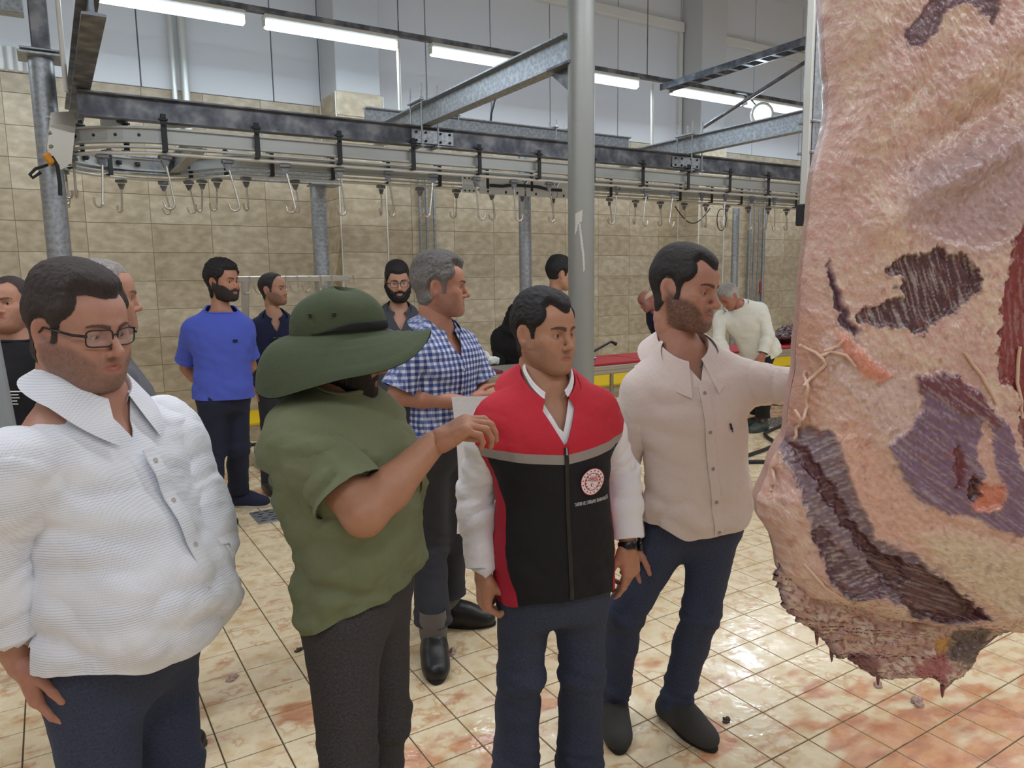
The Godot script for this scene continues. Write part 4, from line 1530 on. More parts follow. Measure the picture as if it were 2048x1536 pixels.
func man_vest() -> void:
	var vest_bits := func(root: Node3D, tp: Pelt, to: Callable) -> void:
		var band_y := func(q: Vector3) -> float: return 0.298 + 0.02 * absf(q.x) / 0.18
		var yoke := tp.cut(func(p: Vector3) -> float:
			var q: Vector3 = to.call(p)
			return float(band_y.call(q)) + 0.014 - q.y, 0.002)
		part(root, "vest_yoke", yoke.mesh(), M.red, Vector3.ZERO, "red yoke of the vest")
		var band := tp.cut(func(p: Vector3) -> float:
			var q: Vector3 = to.call(p)
			return absf(q.y - float(band_y.call(q))) - 0.014, 0.002)
		M.reflect = mat(Color8(158, 150, 146), 0.45, 0.2)
		part(root, "reflective_band", band.mesh(), M.reflect, Vector3.ZERO, "grey reflective band across the vest")
		var low := tp.cut(func(p: Vector3) -> float:
			var q: Vector3 = to.call(p)
			return q.y - float(band_y.call(q)) + 0.014, 0.002)
		var side := func(q: Vector3) -> float: return absf(absf(atan2(q.x, q.z)) - 1.57) - (0.40 + 0.20 * sstep(0.02, -0.15, q.y) - 0.2 * sstep(0.15, 0.25, q.y))
		part(root, "vest_body", low.cut(func(p: Vector3) -> float: return -float(side.call(to.call(p)))).mesh(), M.black, Vector3.ZERO, "black lower body of the vest")
		for s in [R, L]:
			var m := -1.0 if s == R else 1.0
			part(root, "side_panel", low.cut(func(p: Vector3) -> float:
				var q: Vector3 = to.call(p)
				return maxf(float(side.call(q)), -q.x * m)).mesh(), M.wine, Vector3.ZERO, "red side panel of the vest")
	var rows := ROWS.duplicate(true)
	for r in rows:
		r[3] += 0.012 * (1.0 - sstep(0.3, 0.5, r[0]))
		r[4] += 0.016 * (1.0 - sstep(0.3, 0.5, r[0]))
	rows.push_front([-0.24, 0, 0.0, 0.178, 0.135])
	rows[1] = [-0.13, 0, 0.0, 0.178, 0.135]
	var B := person({
		"label": "man in a red and black vest with a round emblem over a white shirt", "at": Vector3(1.262, 0, -1.830), "yaw": -0.341, "h": 1.66, "cell": 0.010, "hcell": 0.0030, "rows": rows, "limb": 0.98, "girth": 0.98,
		"j": {"neck": Vector3(-0.006, 1.415, -0.001), "pelvis": Vector3(0.013, 0.865, 0.003), "sh0": Vector3(-0.161, 1.266, -0.004), "sh1": Vector3(0.160, 1.267, -0.027), "el0": Vector3(-0.217, 1.024, -0.068), "wr0": Vector3(-0.210, 0.783, 0.006), "el1": Vector3(0.252, 1.061, -0.048), "wr1": Vector3(0.251, 0.843, 0.034), "kn0": Vector3(-0.097, 0.432, -0.001), "kn1": Vector3(0.109, 0.419, 0.003), "toe0": -0.2, "toe1": 0.25},
		"hand0": {"dir": Vector3(-0.009, -0.995, 0.104), "palm": Vector3(0.993, 0.000, -0.122), "curl": [0.72, 0.74, 0.76, 0.78], "thumb": Vector3(-0.35, 0.3, 0.5), "scale": 1.04}, "hand1": {"dir": Vector3(0.045, -0.985, 0.168), "palm": Vector3(-0.574, 0.000, -0.819), "curl": [0.25, 0.4, 0.5, 0.55], "thumb": Vector3(-0.15, 0, 0.1), "scale": 0.98},
		"head": {"at": Vector3(-0.011, 1.520, -0.002), "yaw": 0.541, "pitch": 0.02, "roll": -0.02, "scale": 0.99, "wide": 0.98, "hairline": 0.068, "temple": 0.022, "peak": 0.004, "sideburn": -0.012, "thick": 0.010, "top": 0.012, "tousle": 0.004, "strand": Vector3(150, 60, 45), "hair_color": lin(32, 28, 30), "stubble": 0.28, "stubble_color": lin(70, 60, 60), "tone": lin(183, 135, 108), "gaze": Vector3(0.3, -0.03, 1), "lid": 0.0046, "brow": 1.25, "nose": 1.1},
		"pants": {"mat": M.denim_dark, "waist": -0.02, "loose": 0.012, "flare": 0.03}, "shoes": {"mat": M.suede},
		"top": {"called": "vest", "mat": M.black, "grow": 0.016, "hem": -0.13, "sleeve": 1.90, "sleeve_grow": 0.014, "sleeve_mat": M.white, "cuff": 0.055, "amp": 0.55, "sleeve_amp": 1.3, "split": vest_bits,
			"neckline": func(q: Vector3) -> float: return maxf(q.y - 0.550 + 0.070 * sstep(0.005, 0.08, q.z), (q.y - 0.335 - absf(q.x) * 2.1) * sstep(0.0, 0.03, q.z)),
			"hemline": func(q: Vector3) -> float: return -0.13 - 0.02 * sstep(0.1, 0.2, absf(q.x)) - q.y}})
	# shirt seen in the opening, with its collar, then the vest's own collar
	var J: Dictionary = B.J
	var inv: Basis = J.frame.inverse()
	var sf := Field.new()
	sf.torso(J.pelvis, J.frame, B.rows, 0.006)
	var sp := sf.mesh(0.012).cut(func(p: Vector3) -> float:
		var q: Vector3 = inv * (p - J.pelvis)
		q.y /= J.ky
		return maxf(maxf(0.20 - q.y, -q.z), maxf(q.y - 0.475, (q.y - 0.368 - absf(q.x) * 2.3))), 0.002)
	part(B.root, "shirt_front", sp.mesh(), M.white)
	var cc: Vector3 = J.pelvis + J.frame * Vector3(0, 0.492 * J.len / 0.55, 0.0)
	part(B.root, "shirt_collar", collar_mesh(cc, J.frame * Basis(Vector3.RIGHT, 0.42), 0.066, 0.076, 0.048, 0.006, 0.44, 0.004, 0.0), M.white)
	part(B.root, "vest_collar", collar_mesh(cc + J.frame * Vector3(0, -0.004, 0), J.frame * Basis(Vector3.RIGHT, 0.40), 0.080, 0.096, 0.034, 0.060, 0.46, 0.034), M.red)
	var pts := []
	var nr := []
	for q in 31:
		var r := on_top(B, 0.0, lerpf(-0.125, 0.335, q / 30.0), 0.003)
		pts.append(r[0]); nr.append(r[1])
	part(B.root, "zipper", ribbon(pts, nr, 0.012, 0.0015), M.frame)
	var zp := MB.new()
	zp.tube([pts[30] + nr[30] * 0.004, pts[30] + nr[30] * 0.005 + Vector3(0.001, -0.022, 0)], [0.0028, 0.004], 6)
	part(B.root, "zipper_pull", zp.mesh(), M.steel_small)
	# emblem and lettering over the heart
	var em := Image.create(256, 256, false, Image.FORMAT_RGBA8)
	var redc := Color8(168, 34, 48)
	var white := Color8(232, 224, 226)
	for y in 256:
		for x in 256:
			var u := (x - 127.5) / 127.5
			var v := (127.5 - y) / 127.5
			var r := sqrt(u * u + v * v)
			var c := redc
			if r < 0.95 and r > 0.66: c = white
			if r < 0.60: c = white
			if r > 0.66 and r < 0.95:          # stars round the rim
				var an := fposmod(atan2(v, u), TAU / 16.0) - TAU / 32.0
				var dx := an * 0.81
				var dy := r - 0.81
				if absf(dx) + absf(dy) < 0.075: c = redc
			if r < 0.60 and r > 0.50 and fposmod(atan2(v, u) * 14.0 / TAU, 1.0) < 0.55 and absf(v) < 0.5: c = redc
			if r < 0.46:
				if v > 0.02 - 0.2 * u and v < 0.40:      # sweeping leaves
					var ph := fposmod((v + u * u * 0.7 + u * 0.25) * 9.0, 1.0)
					if ph < 0.6: c = redc
				var cr := Vector2(u + 0.02, v + 0.22).length()
				var ci := Vector2(u - 0.03, v + 0.22).length()
				if cr < 0.14 and ci > 0.11: c = redc
				if Vector2(u - 0.07, v + 0.22).length() < 0.035: c = redc
			em.set_pixel(x, y, c)
	M.emblem = mat(Color.WHITE, 0.7)
	M.emblem.albedo_texture = ImageTexture.create_from_image(em)
	part(B.root, "emblem", patch_mesh(B, 0.55, 0.222, 0.082, 0.082, 0.005, 12, true), M.emblem, Vector3.ZERO, "round red and white emblem on the chest")
	lettering(B, "TARIM VE ORMAN BAKANLIĞI", 0.55, 0.163, 0.125, 0.0135, M.white)
	var rg := MB.new()
	var w1: Vector3 = J.wr0
	# wrist watch on the left arm
	var ax: Vector3 = (J.wr1 - J.el1).normalized()
	var wc: Vector3 = J.wr1 - ax * 0.002
	var out := (Vector3(1.0, 0, 0.3) - ax * Vector3(1.0, 0, 0.3).dot(ax)).normalized()
	var wm := MB.new()
	wm.lathe([Vector2(0.029, -0.012), Vector2(0.0325, -0.012), Vector2(0.0335, 0.0), Vector2(0.0325, 0.012), Vector2(0.029, 0.012)], 24, Transform3D(Basis(out, ax, out.cross(ax)), wc))
	var wt := part(B.root, "wristwatch", wm.mesh(), M.frame)
	var fm := MB.new()
	fm.lathe([Vector2(0.0, -0.004), Vector2(0.021, -0.004), Vector2(0.022, 0.004), Vector2(0.019, 0.008), Vector2(0.0, 0.008)], 24, Transform3D(Basis(ax, out, ax.cross(out)), wc + out * 0.034))
	part(wt, "watch_case", fm.mesh(), mat(Color8(26, 30, 28), 0.2))

func lettering(B: Dictionary, text: String, ang: float, y: float, width: float, height: float, m: Material, lift := 0.0055) -> void:
	var tm := TextMesh.new()
	tm.text = text
	tm.font = SystemFont.new()
	tm.font.font_names = PackedStringArray(["Droid Sans"])
	tm.font_size = 32
	tm.pixel_size = 0.01
	tm.depth = 0.0
	var arr := tm.get_mesh_arrays()
	var vs: PackedVector3Array = arr[Mesh.ARRAY_VERTEX]
	var lo := Vector3.ONE * 1e9
	var hi := -lo
	for p in vs: lo = lo.min(p); hi = hi.max(p)
	var mb := MB.new()
	var rad: float = (trunk_point(B.J, B.rows, ang, y, B.grow) - (B.J.pelvis + B.J.frame.y * y)).length()
	for p in vs:
		var u := ((p.x - lo.x) / (hi.x - lo.x) - 0.5) * width
		var v := ((p.y - lo.y) / (hi.y - lo.y) - 0.5) * height
		var r := on_top(B, ang + u / rad, y + v, lift)
		mb.vert(r[0], r[1])
	mb.ix = arr[Mesh.ARRAY_INDEX]
	part(B.root, "lettering", mb.mesh(), m)

func man_linen() -> void:
	var B := person({
		"label": "tall bearded man in a pale linen shirt reaching out to the hanging carcass", "at": Vector3(1.817, 0, -1.815), "yaw": -0.488, "h": 1.79, "cell": 0.0105, "hcell": 0.0031, "limb": 1.0, "girth": 1.06,
		"j": {"neck": Vector3(-0.013, 1.481, -0.001), "pelvis": Vector3(0.068, 0.898, -0.036), "sh0": Vector3(-0.145, 1.299, 0.020), "sh1": Vector3(0.191, 1.315, -0.027), "el0": Vector3(-0.211, 1.031, -0.044), "wr0": Vector3(-0.172, 0.751, -0.032), "el1": Vector3(0.342, 1.317, 0.083), "wr1": Vector3(0.464, 1.349, 0.191),
			"hip0": Vector3(-0.009, 0.822, -0.051), "hip1": Vector3(0.137, 0.829, -0.041), "kn0": Vector3(-0.188, 0.490, -0.033), "kn1": Vector3(0.082, 0.476, -0.015), "an0": Vector3(-0.210, 0.090, -0.143), "an1": Vector3(0.025, 0.090, -0.108), "toe0": -0.10, "toe1": 0.42},
		"hand0": {"dir": Vector3(0.009, -0.985, 0.173), "palm": Vector3(0.974, 0.000, -0.225)}, "hand1": {"dir": Vector3(0.799, 0.000, 0.602), "palm": Vector3(-0.122, 0.000, 0.993), "curl": [0.15, 0.15, 0.2, 0.2]},
		"head": {"at": Vector3(-0.010, 1.643, 0.009), "yaw": 0.750, "pitch": 0.13, "roll": -0.05, "scale": 1.13, "wide": 0.97, "hairline": 0.066, "temple": 0.026, "peak": 0.002, "sideburn": -0.03, "thick": 0.006, "top": 0.009, "tousle": 0.002, "hair_color": lin(34, 30, 30), "stubble": 0.86, "stubble_color": lin(48, 40, 36), "tone": lin(185, 138, 118), "gaze": Vector3(0.3, -0.3, 1), "gaze_y": -0.0035, "lid": 0.0030, "smile": 0.0035, "nose": 1.15},
		"pants": {"mat": M.denim, "waist": 0.08, "loose": 0.006, "flare": 0.016}, "shoes": {"mat": M.suede, "lace": M.frame, "sole": M.dark_sole},
		"top": {"called": "shirt", "mat": M.linen, "grow": 0.018, "hem": -0.07, "sleeve": 1.92, "sleeve_grow": 0.016, "cuff": 0.055, "amp": 1.1, "sleeve_amp": 1.1, "folds": Vector3(4, 6, 5),
			"neckline": func(q: Vector3) -> float: return maxf(q.y - 0.556 + 0.070 * sstep(0.005, 0.08, q.z), (q.y - 0.425 - absf(q.x) * 1.7) * sstep(0.0, 0.03, q.z)),
			"hemline": func(q: Vector3) -> float: return -0.078 + 0.05 * sstep(0.10, 0.19, absf(q.x)) - q.y,
			"collar": {"rx": 0.080, "rz": 0.096, "open": 0.27, "leaf": 0.054, "spread": 0.032, "tilt": 0.34}}})
	placket(B, -0.07, 0.415, 0.0, 0.032, M.linen, M.grey_button, [0.39, 0.27, 0.15, 0.04, -0.06], 0.004)
	var lg := MB.new()      # small embroidered rider on the chest
	for q in [[0.0, 0.0, 0.004, 0.008], [0.003, -0.008, 0.005, 0.005], [-0.004, 0.008, 0.004, 0.0035], [0.006, -0.016, 0.002, 0.005]]:
		var rad := 0.17
		var r := on_top(B, 0.55 + q[0] / rad, 0.27 + q[1], 0.005)
		var z: Vector3 = r[1]
		var x := Vector3.UP.cross(z).normalized()
		lg.ball(r[0], Vector3(q[2], q[3], 0.0015), 8, 6, Basis(x, z.cross(x), z))
	part(B.root, "chest_embroidery", lg.mesh(), M.navy)

# ------------------------------------------------------------------ those behind
func man_plaid() -> void:
	var B := person({
		"label": "grey-haired man in a blue gingham shirt seen in profile", "at": Vector3(1.448, 0, -2.985), "yaw": 0.421, "h": 1.80, "cell": 0.012, "hcell": 0.0036, "girth": 1.06,
		"j": {"neck": Vector3(0.010, 1.516, 0.014), "pelvis": Vector3(0.006, 0.962, 0.009), "sh0": Vector3(-0.136, 1.386, 0.013), "sh1": Vector3(0.164, 1.379, 0.028), "el0": Vector3(-0.226, 1.194, -0.031), "wr0": Vector3(-0.005, 1.151, 0.207), "el1": Vector3(0.214, 1.184, 0.102), "wr1": Vector3(0.093, 1.126, 0.244), "an0": Vector3(-0.157, 0.090, 0.079), "an1": Vector3(0.129, 0.090, -0.071), "kn0": Vector3(0.022, 0.468, -0.075), "kn1": Vector3(0.157, 0.443, -0.054), "toe0": -0.85, "toe1": 0.55},
		"hand0": {"dir": Vector3(0.571, 0.087, 0.816), "palm": Vector3(0.819, 0.000, -0.574), "curl": [0.5, 0.5, 0.55, 0.6]}, "hand1": {"dir": Vector3(-0.492, -0.174, 0.853), "palm": Vector3(-0.766, 0.000, -0.643)},
		"head": {"at": Vector3(0.017, 1.655, 0.025), "yaw": 0.593, "pitch": 0.02, "scale": 1.10, "hairline": 0.07, "temple": 0.012, "sideburn": -0.025, "thick": 0.014, "top": 0.014, "tousle": 0.006, "grey": 0.34, "hair_color": lin(40, 37, 38), "stubble": 0.35, "stubble_color": lin(120, 105, 100), "tone": lin(180, 127, 104), "nose": 1.1, "neck": 0.062},
		"pants": {"mat": M.darkpant, "waist": 0.08, "loose": 0.02, "flare": 0.03, "hem": 0.16}, "shoes": {"mat": M.leather, "lace": M.frame, "sole": M.dark_sole, "ankle": 0.12, "size": 1.1},
		"top": {"called": "shirt", "mat": M.gingham, "grow": 0.014, "hem": 0.02, "sleeve": 0.86, "sleeve_grow": 0.016, "amp": 0.9, "folds": Vector3(4, 6, 5),
			"neckline": func(q: Vector3) -> float: return maxf(q.y - 0.556 + 0.070 * sstep(0.005, 0.08, q.z), (q.y - 0.38 - absf(q.x) * 1.9) * sstep(0.0, 0.03, q.z)),
			"collar": {"rx": 0.074, "rz": 0.078, "open": 0.36, "leaf": 0.05, "spread": 0.025, "tilt": 0.34}}})
	placket(B, 0.02, 0.37, 0.0, 0.03, M.gingham, M.button, [0.33, 0.24, 0.15, 0.06])
	# cloth gaiters over the boots
	for s in [R, L]:
		var gm := MB.new()
		var a: Vector3 = B.J["an%d" % s]
		gm.lathe([Vector2(0.060, -0.01), Vector2(0.064, 0.03), Vector2(0.060, 0.09), Vector2(0.058, 0.12)], 18, Transform3D(Basis.IDENTITY, a + Vector3(0, 0.02, -0.002)))
		part(B.root, "gaiter", gm.mesh(), M.faded)
	# the sheet of paper in his hand
	var rows := []
	for i in 11:
		var row := []
		for j in 7:
			var u := j / 6.0 - 0.5
			var v := i / 10.0
			row.append(Vector3(u * 0.20 + 0.02 * sin(v * 3.0), -v * 0.60, 0.02 * sin(u * 2.5 + 0.5) + 0.03 * v * v))
		rows.append(row)
	var pm := MB.new()
	pm.sheet(rows, false, true)
	var wp: Vector3 = Vector3(1.519, 1.188, -2.753)
	solo("paper_sheet", pm.mesh(), M.white, wp, "white sheet of paper held by the man in the gingham shirt", "paper").rotation.y = -0.277

func man_blue() -> void:
	var B := person({
		"label": "curly-haired man in a blue t-shirt and dark track pants, hands behind back", "at": Vector3(0.976, 0, -5.396), "yaw": 0.344, "h": 1.86, "cell": 0.016, "hcell": 0.005, "bcell": 0.022, "girth": 1.04,
		"j": {"sh0": Vector3(-0.131, 1.370, -0.085), "sh1": Vector3(0.136, 1.368, 0.043), "neck": Vector3(0.017, 1.528, 0.022), "pelvis": Vector3(0.003, 0.929, 0.003), "el0": Vector3(-0.113, 1.099, -0.271), "wr0": Vector3(0.016, 0.924, -0.253), "el1": Vector3(0.213, 1.095, 0.027), "wr1": Vector3(0.139, 0.896, -0.179), "an0": Vector3(-0.100, 0.090, -0.057), "an1": Vector3(0.230, 0.090, -0.270), "kn0": Vector3(-0.049, 0.498, -0.094), "kn1": Vector3(0.128, 0.505, -0.064), "toe0": 0.1, "toe1": 0.65},
		"hand0": {"dir": Vector3(0.663, -0.643, 0.383), "palm": Vector3(0.500, 0.000, -0.866), "cell": 0.008}, "hand1": {"dir": Vector3(-0.663, -0.643, -0.383), "palm": Vector3(0.500, 0.000, -0.866), "cell": 0.008},
		"head": {"at": Vector3(0.031, 1.694, 0.038), "yaw": 0.279, "pitch": 0.0, "scale": 1.08, "wide": 0.97, "hairline": 0.07, "sideburn": -0.03, "nape": -0.11, "thick": 0.016, "top": 0.012, "tousle": 0.006, "curl": 0.012, "hair_color": lin(34, 30, 30), "stubble": 0.85, "beard": 0.003, "beard_color": lin(52, 44, 42), "tone": lin(180, 129, 104)},
		"pants": {"mat": M.trackpant, "waist": 0.08, "loose": 0.018, "flare": 0.02, "hem": 0.11}, "shoes": {"mat": M.sneaker, "sole": M.pale_sole, "lace": M.frame, "size": 1.06},
		"top": {"called": "tshirt", "mat": M.blue, "grow": 0.024, "hem": -0.03, "sleeve": 0.80, "sleeve_grow": 0.016, "amp": 0.9}})
	var r := on_top(B, 0.45, 0.36, 0.004)
	part(B.root, "chest_logo", patch_mesh(B, 0.45, 0.34, 0.03, 0.018, 0.005, 3), M.navy)

func man_navy() -> void:
	var B := person({
		"label": "balding man in a navy polo with sunglasses hung on the placket", "at": Vector3(1.509, 0, -6.006), "yaw": 0.277, "h": 1.75, "cell": 0.018, "hcell": 0.0054, "bcell": 0.03,
		"j": {"neck": Vector3(0.004, 1.459, 0.004), "sh0": Vector3(-0.108, 1.313, -0.059), "sh1": Vector3(0.135, 1.311, 0.060), "el0": Vector3(-0.128, 1.051, -0.141), "wr0": Vector3(-0.156, 0.839, -0.052)},
		"hand0": {"dir": Vector3(0.000, -0.940, 0.342), "palm": Vector3(0.866, 0.000, 0.500), "cell": 0.008}, "hand1": {"dir": Vector3(0.000, -0.985, 0.174), "palm": Vector3(-0.866, 0.000, -0.500), "cell": 0.008},
		"head": {"at": Vector3(0.003, 1.629, 0.003), "yaw": 0.489, "pitch": -0.05, "scale": 1.04, "hairline": 0.10, "temple": 0.02, "sideburn": -0.02, "thick": 0.006, "top": 0.002, "hair_color": lin(40, 34, 34), "stubble": 0.6, "tone": lin(183, 135, 108)},
		"pants": {"mat": M.darkpant}, "shoes": {"mat": M.leather},
		"top": {"called": "polo_shirt", "mat": M.navy, "grow": 0.020, "hem": -0.12, "sleeve": 0.85, "sleeve_grow": 0.014,
			"neckline": func(q: Vector3) -> float: return maxf(q.y - 0.556 + 0.070 * sstep(0.005, 0.08, q.z), (q.y - 0.38 - absf(q.x) * 2.4) * sstep(0.0, 0.03, q.z)),
			"collar": {"rx": 0.070, "rz": 0.072, "open": 0.36, "leaf": 0.04, "spread": 0.015, "tilt": 0.34}}})
	var gm := MB.new()
	for s in [-1.0, 1.0]:
		var r := on_top(B, s * 0.13, 0.33, 0.012)
		gm.ball(r[0], Vector3(0.024, 0.017, 0.004), 10, 6, B.J.frame)
	var a := on_top(B, 0.0, 0.39, 0.012)
	var b := on_top(B, 0.0, 0.33, 0.014)
	gm.tube([a[0], b[0]], 0.003, 5)
	part(B.root, "sunglasses", gm.mesh(), M.frame)

func man_charcoal() -> void:
	var B := person({
		"label": "bearded man with glasses in a charcoal polo standing by the tiled wall", "at": Vector3(2.064, 0, -4.839), "yaw": -0.316, "h": 1.80, "cell": 0.018, "hcell": 0.0048, "bcell": 0.03, "girth": 1.04,
		"j": {"neck": Vector3(0.011, 1.526, 0.003)},
		"hand0": {"dir": Vector3(0.1, -1, 0.2), "palm": Vector3(1, 0, 0), "cell": 0.008}, "hand1": {"dir": Vector3(-0.1, -1, 0.2), "palm": Vector3(-1, 0, 0), "cell": 0.008},
		"head": {"at": Vector3(0.008, 1.678, 0.022), "yaw": 0.017, "pitch": 0.14, "roll": 0.03, "scale": 1.05, "hairline": 0.06, "temple": 0.006, "thick": 0.008, "top": 0.016, "hair_color": lin(24, 22, 24), "stubble": 0.9, "beard": 0.011, "tone": lin(185, 140, 118), "sideburn": -0.04},
		"pants": {"mat": M.darkpant}, "shoes": {"mat": M.leather},
		"top": {"called": "polo_shirt", "mat": M.charcoal, "grow": 0.012, "hem": -0.12, "sleeve": 0.85, "sleeve_grow": 0.014,
			"neckline": func(q: Vector3) -> float: return maxf(q.y - 0.556 + 0.070 * sstep(0.005, 0.08, q.z), (q.y - 0.37 - absf(q.x) * 2.0) * sstep(0.0, 0.03, q.z)),
			"collar": {"rx": 0.074, "rz": 0.076, "open": 0.45, "leaf": 0.045, "spread": 0.02, "tilt": 0.36}}})
	glasses(B, M.frame, M.lens, 0.048, 0.036)

func boy_raglan() -> void:
	person({
		"label": "dark-haired youth in a brown and blue top, half hidden by the thick column", "at": Vector3(3.497, 0, -4.891), "yaw": 1.125, "h": 1.80, "cell": 0.019, "hcell": 0.0056, "bcell": 0.03, "girth": 0.92,
		"j": {"neck": Vector3(0.003, 1.554, -0.030)},
		"hand0": {"dir": Vector3(0.1, -1, 0.2), "palm": Vector3(1, 0, 0), "cell": 0.008}, "hand1": {"dir": Vector3(-0.1, -1, 0.2), "palm": Vector3(-1, 0, 0), "cell": 0.008},
		"head": {"at": Vector3(0.000, 1.720, -0.001), "yaw": 0.209, "pitch": 0.15, "scale": 1.02, "hairline": 0.07, "thick": 0.014, "top": 0.018, "tousle": 0.006, "nape": -0.05, "hair_color": lin(26, 24, 28), "tone": lin(185, 140, 116), "neck": 0.050},
		"pants": {"mat": M.darkpant}, "shoes": {"mat": M.sneaker},
		"top": {"called": "tshirt", "mat": M.grey, "grow": 0.012, "hem": -0.12, "sleeve": 1.8, "sleeve_grow": 0.012, "sleeve_mat": M.brown, "split": func(root: Node3D, tp: Pelt, to: Callable) -> void:
			part(root, "tshirt", tp.cut(func(p: Vector3) -> float: return (to.call(p) as Vector3).y - 0.40).mesh(), cloth_mat("slate", Color8(74, 88, 112)))
			part(root, "shoulder_yoke", tp.cut(func(p: Vector3) -> float: return 0.40 - (to.call(p) as Vector3).y).mesh(), M.brown)}})

func man_silver() -> void:
	person({
		"label": "grey-haired man in a grey shirt standing behind the man with glasses", "at": Vector3(0.148, 0, -2.850), "yaw": 1.868, "h": 1.74, "cell": 0.017, "hcell": 0.005, "bcell": 0.03, "girth": 1.12, "limb": 1.08,
		"j": {"neck": Vector3(0.004, 1.480, -0.003), "sh0": Vector3(-0.193, 1.374, -0.057), "sh1": Vector3(0.190, 1.341, 0.086), "el0": Vector3(-0.229, 1.161, -0.066), "el1": Vector3(0.237, 1.060, 0.125)},
		"hand0": {"dir": Vector3(0.1, -1, 0.2), "palm": Vector3(1, 0, 0), "cell": 0.008}, "hand1": {"dir": Vector3(-0.1, -1, 0.2), "palm": Vector3(-1, 0, 0), "cell": 0.008},
		"head": {"at": Vector3(-0.004, 1.636, 0.004), "yaw": -0.384, "scale": 1.02, "hairline": 0.085, "thick": 0.007, "top": 0.004, "grey": 0.85, "hair_color": lin(70, 64, 60), "tone": lin(180, 131, 108), "stubble": 0.2},
		"pants": {"mat": M.darkpant}, "shoes": {"mat": M.leather},
		"top": {"called": "shirt", "mat": M.grey, "grow": 0.014, "hem": -0.12, "sleeve": 0.85, "sleeve_grow": 0.016,
			"collar": {"rx": 0.074, "rz": 0.078, "open": 0.30, "leaf": 0.045, "spread": 0.02, "tilt": 0.34}}})

func man_black_tee() -> void:
	var B := person({
		"label": "balding man in a black printed t-shirt behind the leaning grey post", "at": Vector3(-0.182, 0, -4.114), "yaw": -0.131, "h": 1.72, "cell": 0.018, "hcell": 0.0052, "bcell": 0.03, "girth": 1.08, "limb": 1.05,
		"j": {"neck": Vector3(0.030, 1.478, 0.013), "sh1": Vector3(0.120, 1.370, 0.054), "el1": Vector3(0.123, 1.076, 0.001)},
		"hand0": {"dir": Vector3(0.1, -1, 0.2), "palm": Vector3(1, 0, 0), "cell": 0.008}, "hand1": {"dir": Vector3(-0.1, -1, 0.2), "palm": Vector3(-1, 0, 0), "cell": 0.008},
		"head": {"at": Vector3(0.036, 1.605, 0.016), "yaw": -0.314, "pitch": -0.03, "scale": 1.0, "fat": 0.006, "hairline": 0.085, "temple": 0.02, "thick": 0.003, "top": 0.001, "tousle": 0.001, "hair_color": lin(60, 50, 46), "tone": lin(185, 135, 112), "stubble": 0.3, "neck": 0.064},
		"pants": {"mat": M.darkpant}, "shoes": {"mat": M.sneaker},
		"top": {"called": "tshirt", "mat": M.black, "grow": 0.014, "hem": -0.12, "sleeve": 0.85, "sleeve_grow": 0.014}})
	for k in 5: part(B.root, "print", patch_mesh(B, 0.30 - 0.02 * k, 0.30 - 0.014 * k, 0.075 - 0.012 * (k % 2), 0.005, 0.006, 4), M.white)

# ------------------------------------------------------------------ bent over their work at the far table
func bent_man_white() -> void:
	var B := person({
		"label": "grey-haired man in a white shirt bending forward by the red table", "at": Vector3(6.336, 0, -5.367), "yaw": -1.826, "h": 1.74, "cell": 0.022, "hcell": 0.0066, "bcell": 0.034, "girth": 1.12, "limb": 1.05,
		"j": {"neck": Vector3(-0.025, 1.404, 0.149), "pelvis": Vector3(0.032, 0.899, -0.102), "sh0": Vector3(-0.164, 1.258, 0.261), "sh1": Vector3(0.113, 1.320, -0.028), "el0": Vector3(-0.101, 1.012, 0.325), "wr0": Vector3(0.016, 0.834, 0.286), "el1": Vector3(0.228, 1.064, -0.059), "wr1": Vector3(0.252, 0.861, 0.030), "hip0": Vector3(-0.049, 0.826, -0.112), "hip1": Vector3(0.113, 0.842, -0.096), "kn0": Vector3(-0.022, 0.403, -0.097), "kn1": Vector3(0.145, 0.429, -0.064), "an0": Vector3(-0.220, 0.090, -0.281), "an1": Vector3(-0.005, 0.090, -0.186)},
		"hand0": {"dir": Vector3(0, -1, 0.2), "palm": Vector3(1, 0, 0), "cell": 0.009}, "hand1": {"dir": Vector3(0, -1, 0.2), "palm": Vector3(-1, 0, 0), "cell": 0.009},
		"head": {"at": Vector3(-0.019, 1.480, 0.265), "yaw": 0.087, "pitch": 0.75, "scale": 1.05, "hairline": 0.07, "thick": 0.008, "grey": 0.8, "hair_color": lin(80, 74, 70), "tone": lin(171, 116, 97), "lean": Vector3(0, 0, -0.03)},
		"pants": {"mat": M.black, "loose": 0.02, "hem": 0.16}, "shoes": {"mat": cloth_mat("boot", Color8(70, 78, 72), 0.6), "ankle": 0.2},
		"top": {"called": "shirt", "mat": cloth_mat("offwhite", Color8(226, 224, 212)), "grow": 0.018, "hem": -0.10, "sleeve": 1.85, "sleeve_grow": 0.018, "amp": 1.2, "collar": {"leaf": 0.04, "tilt": 0.3}}})

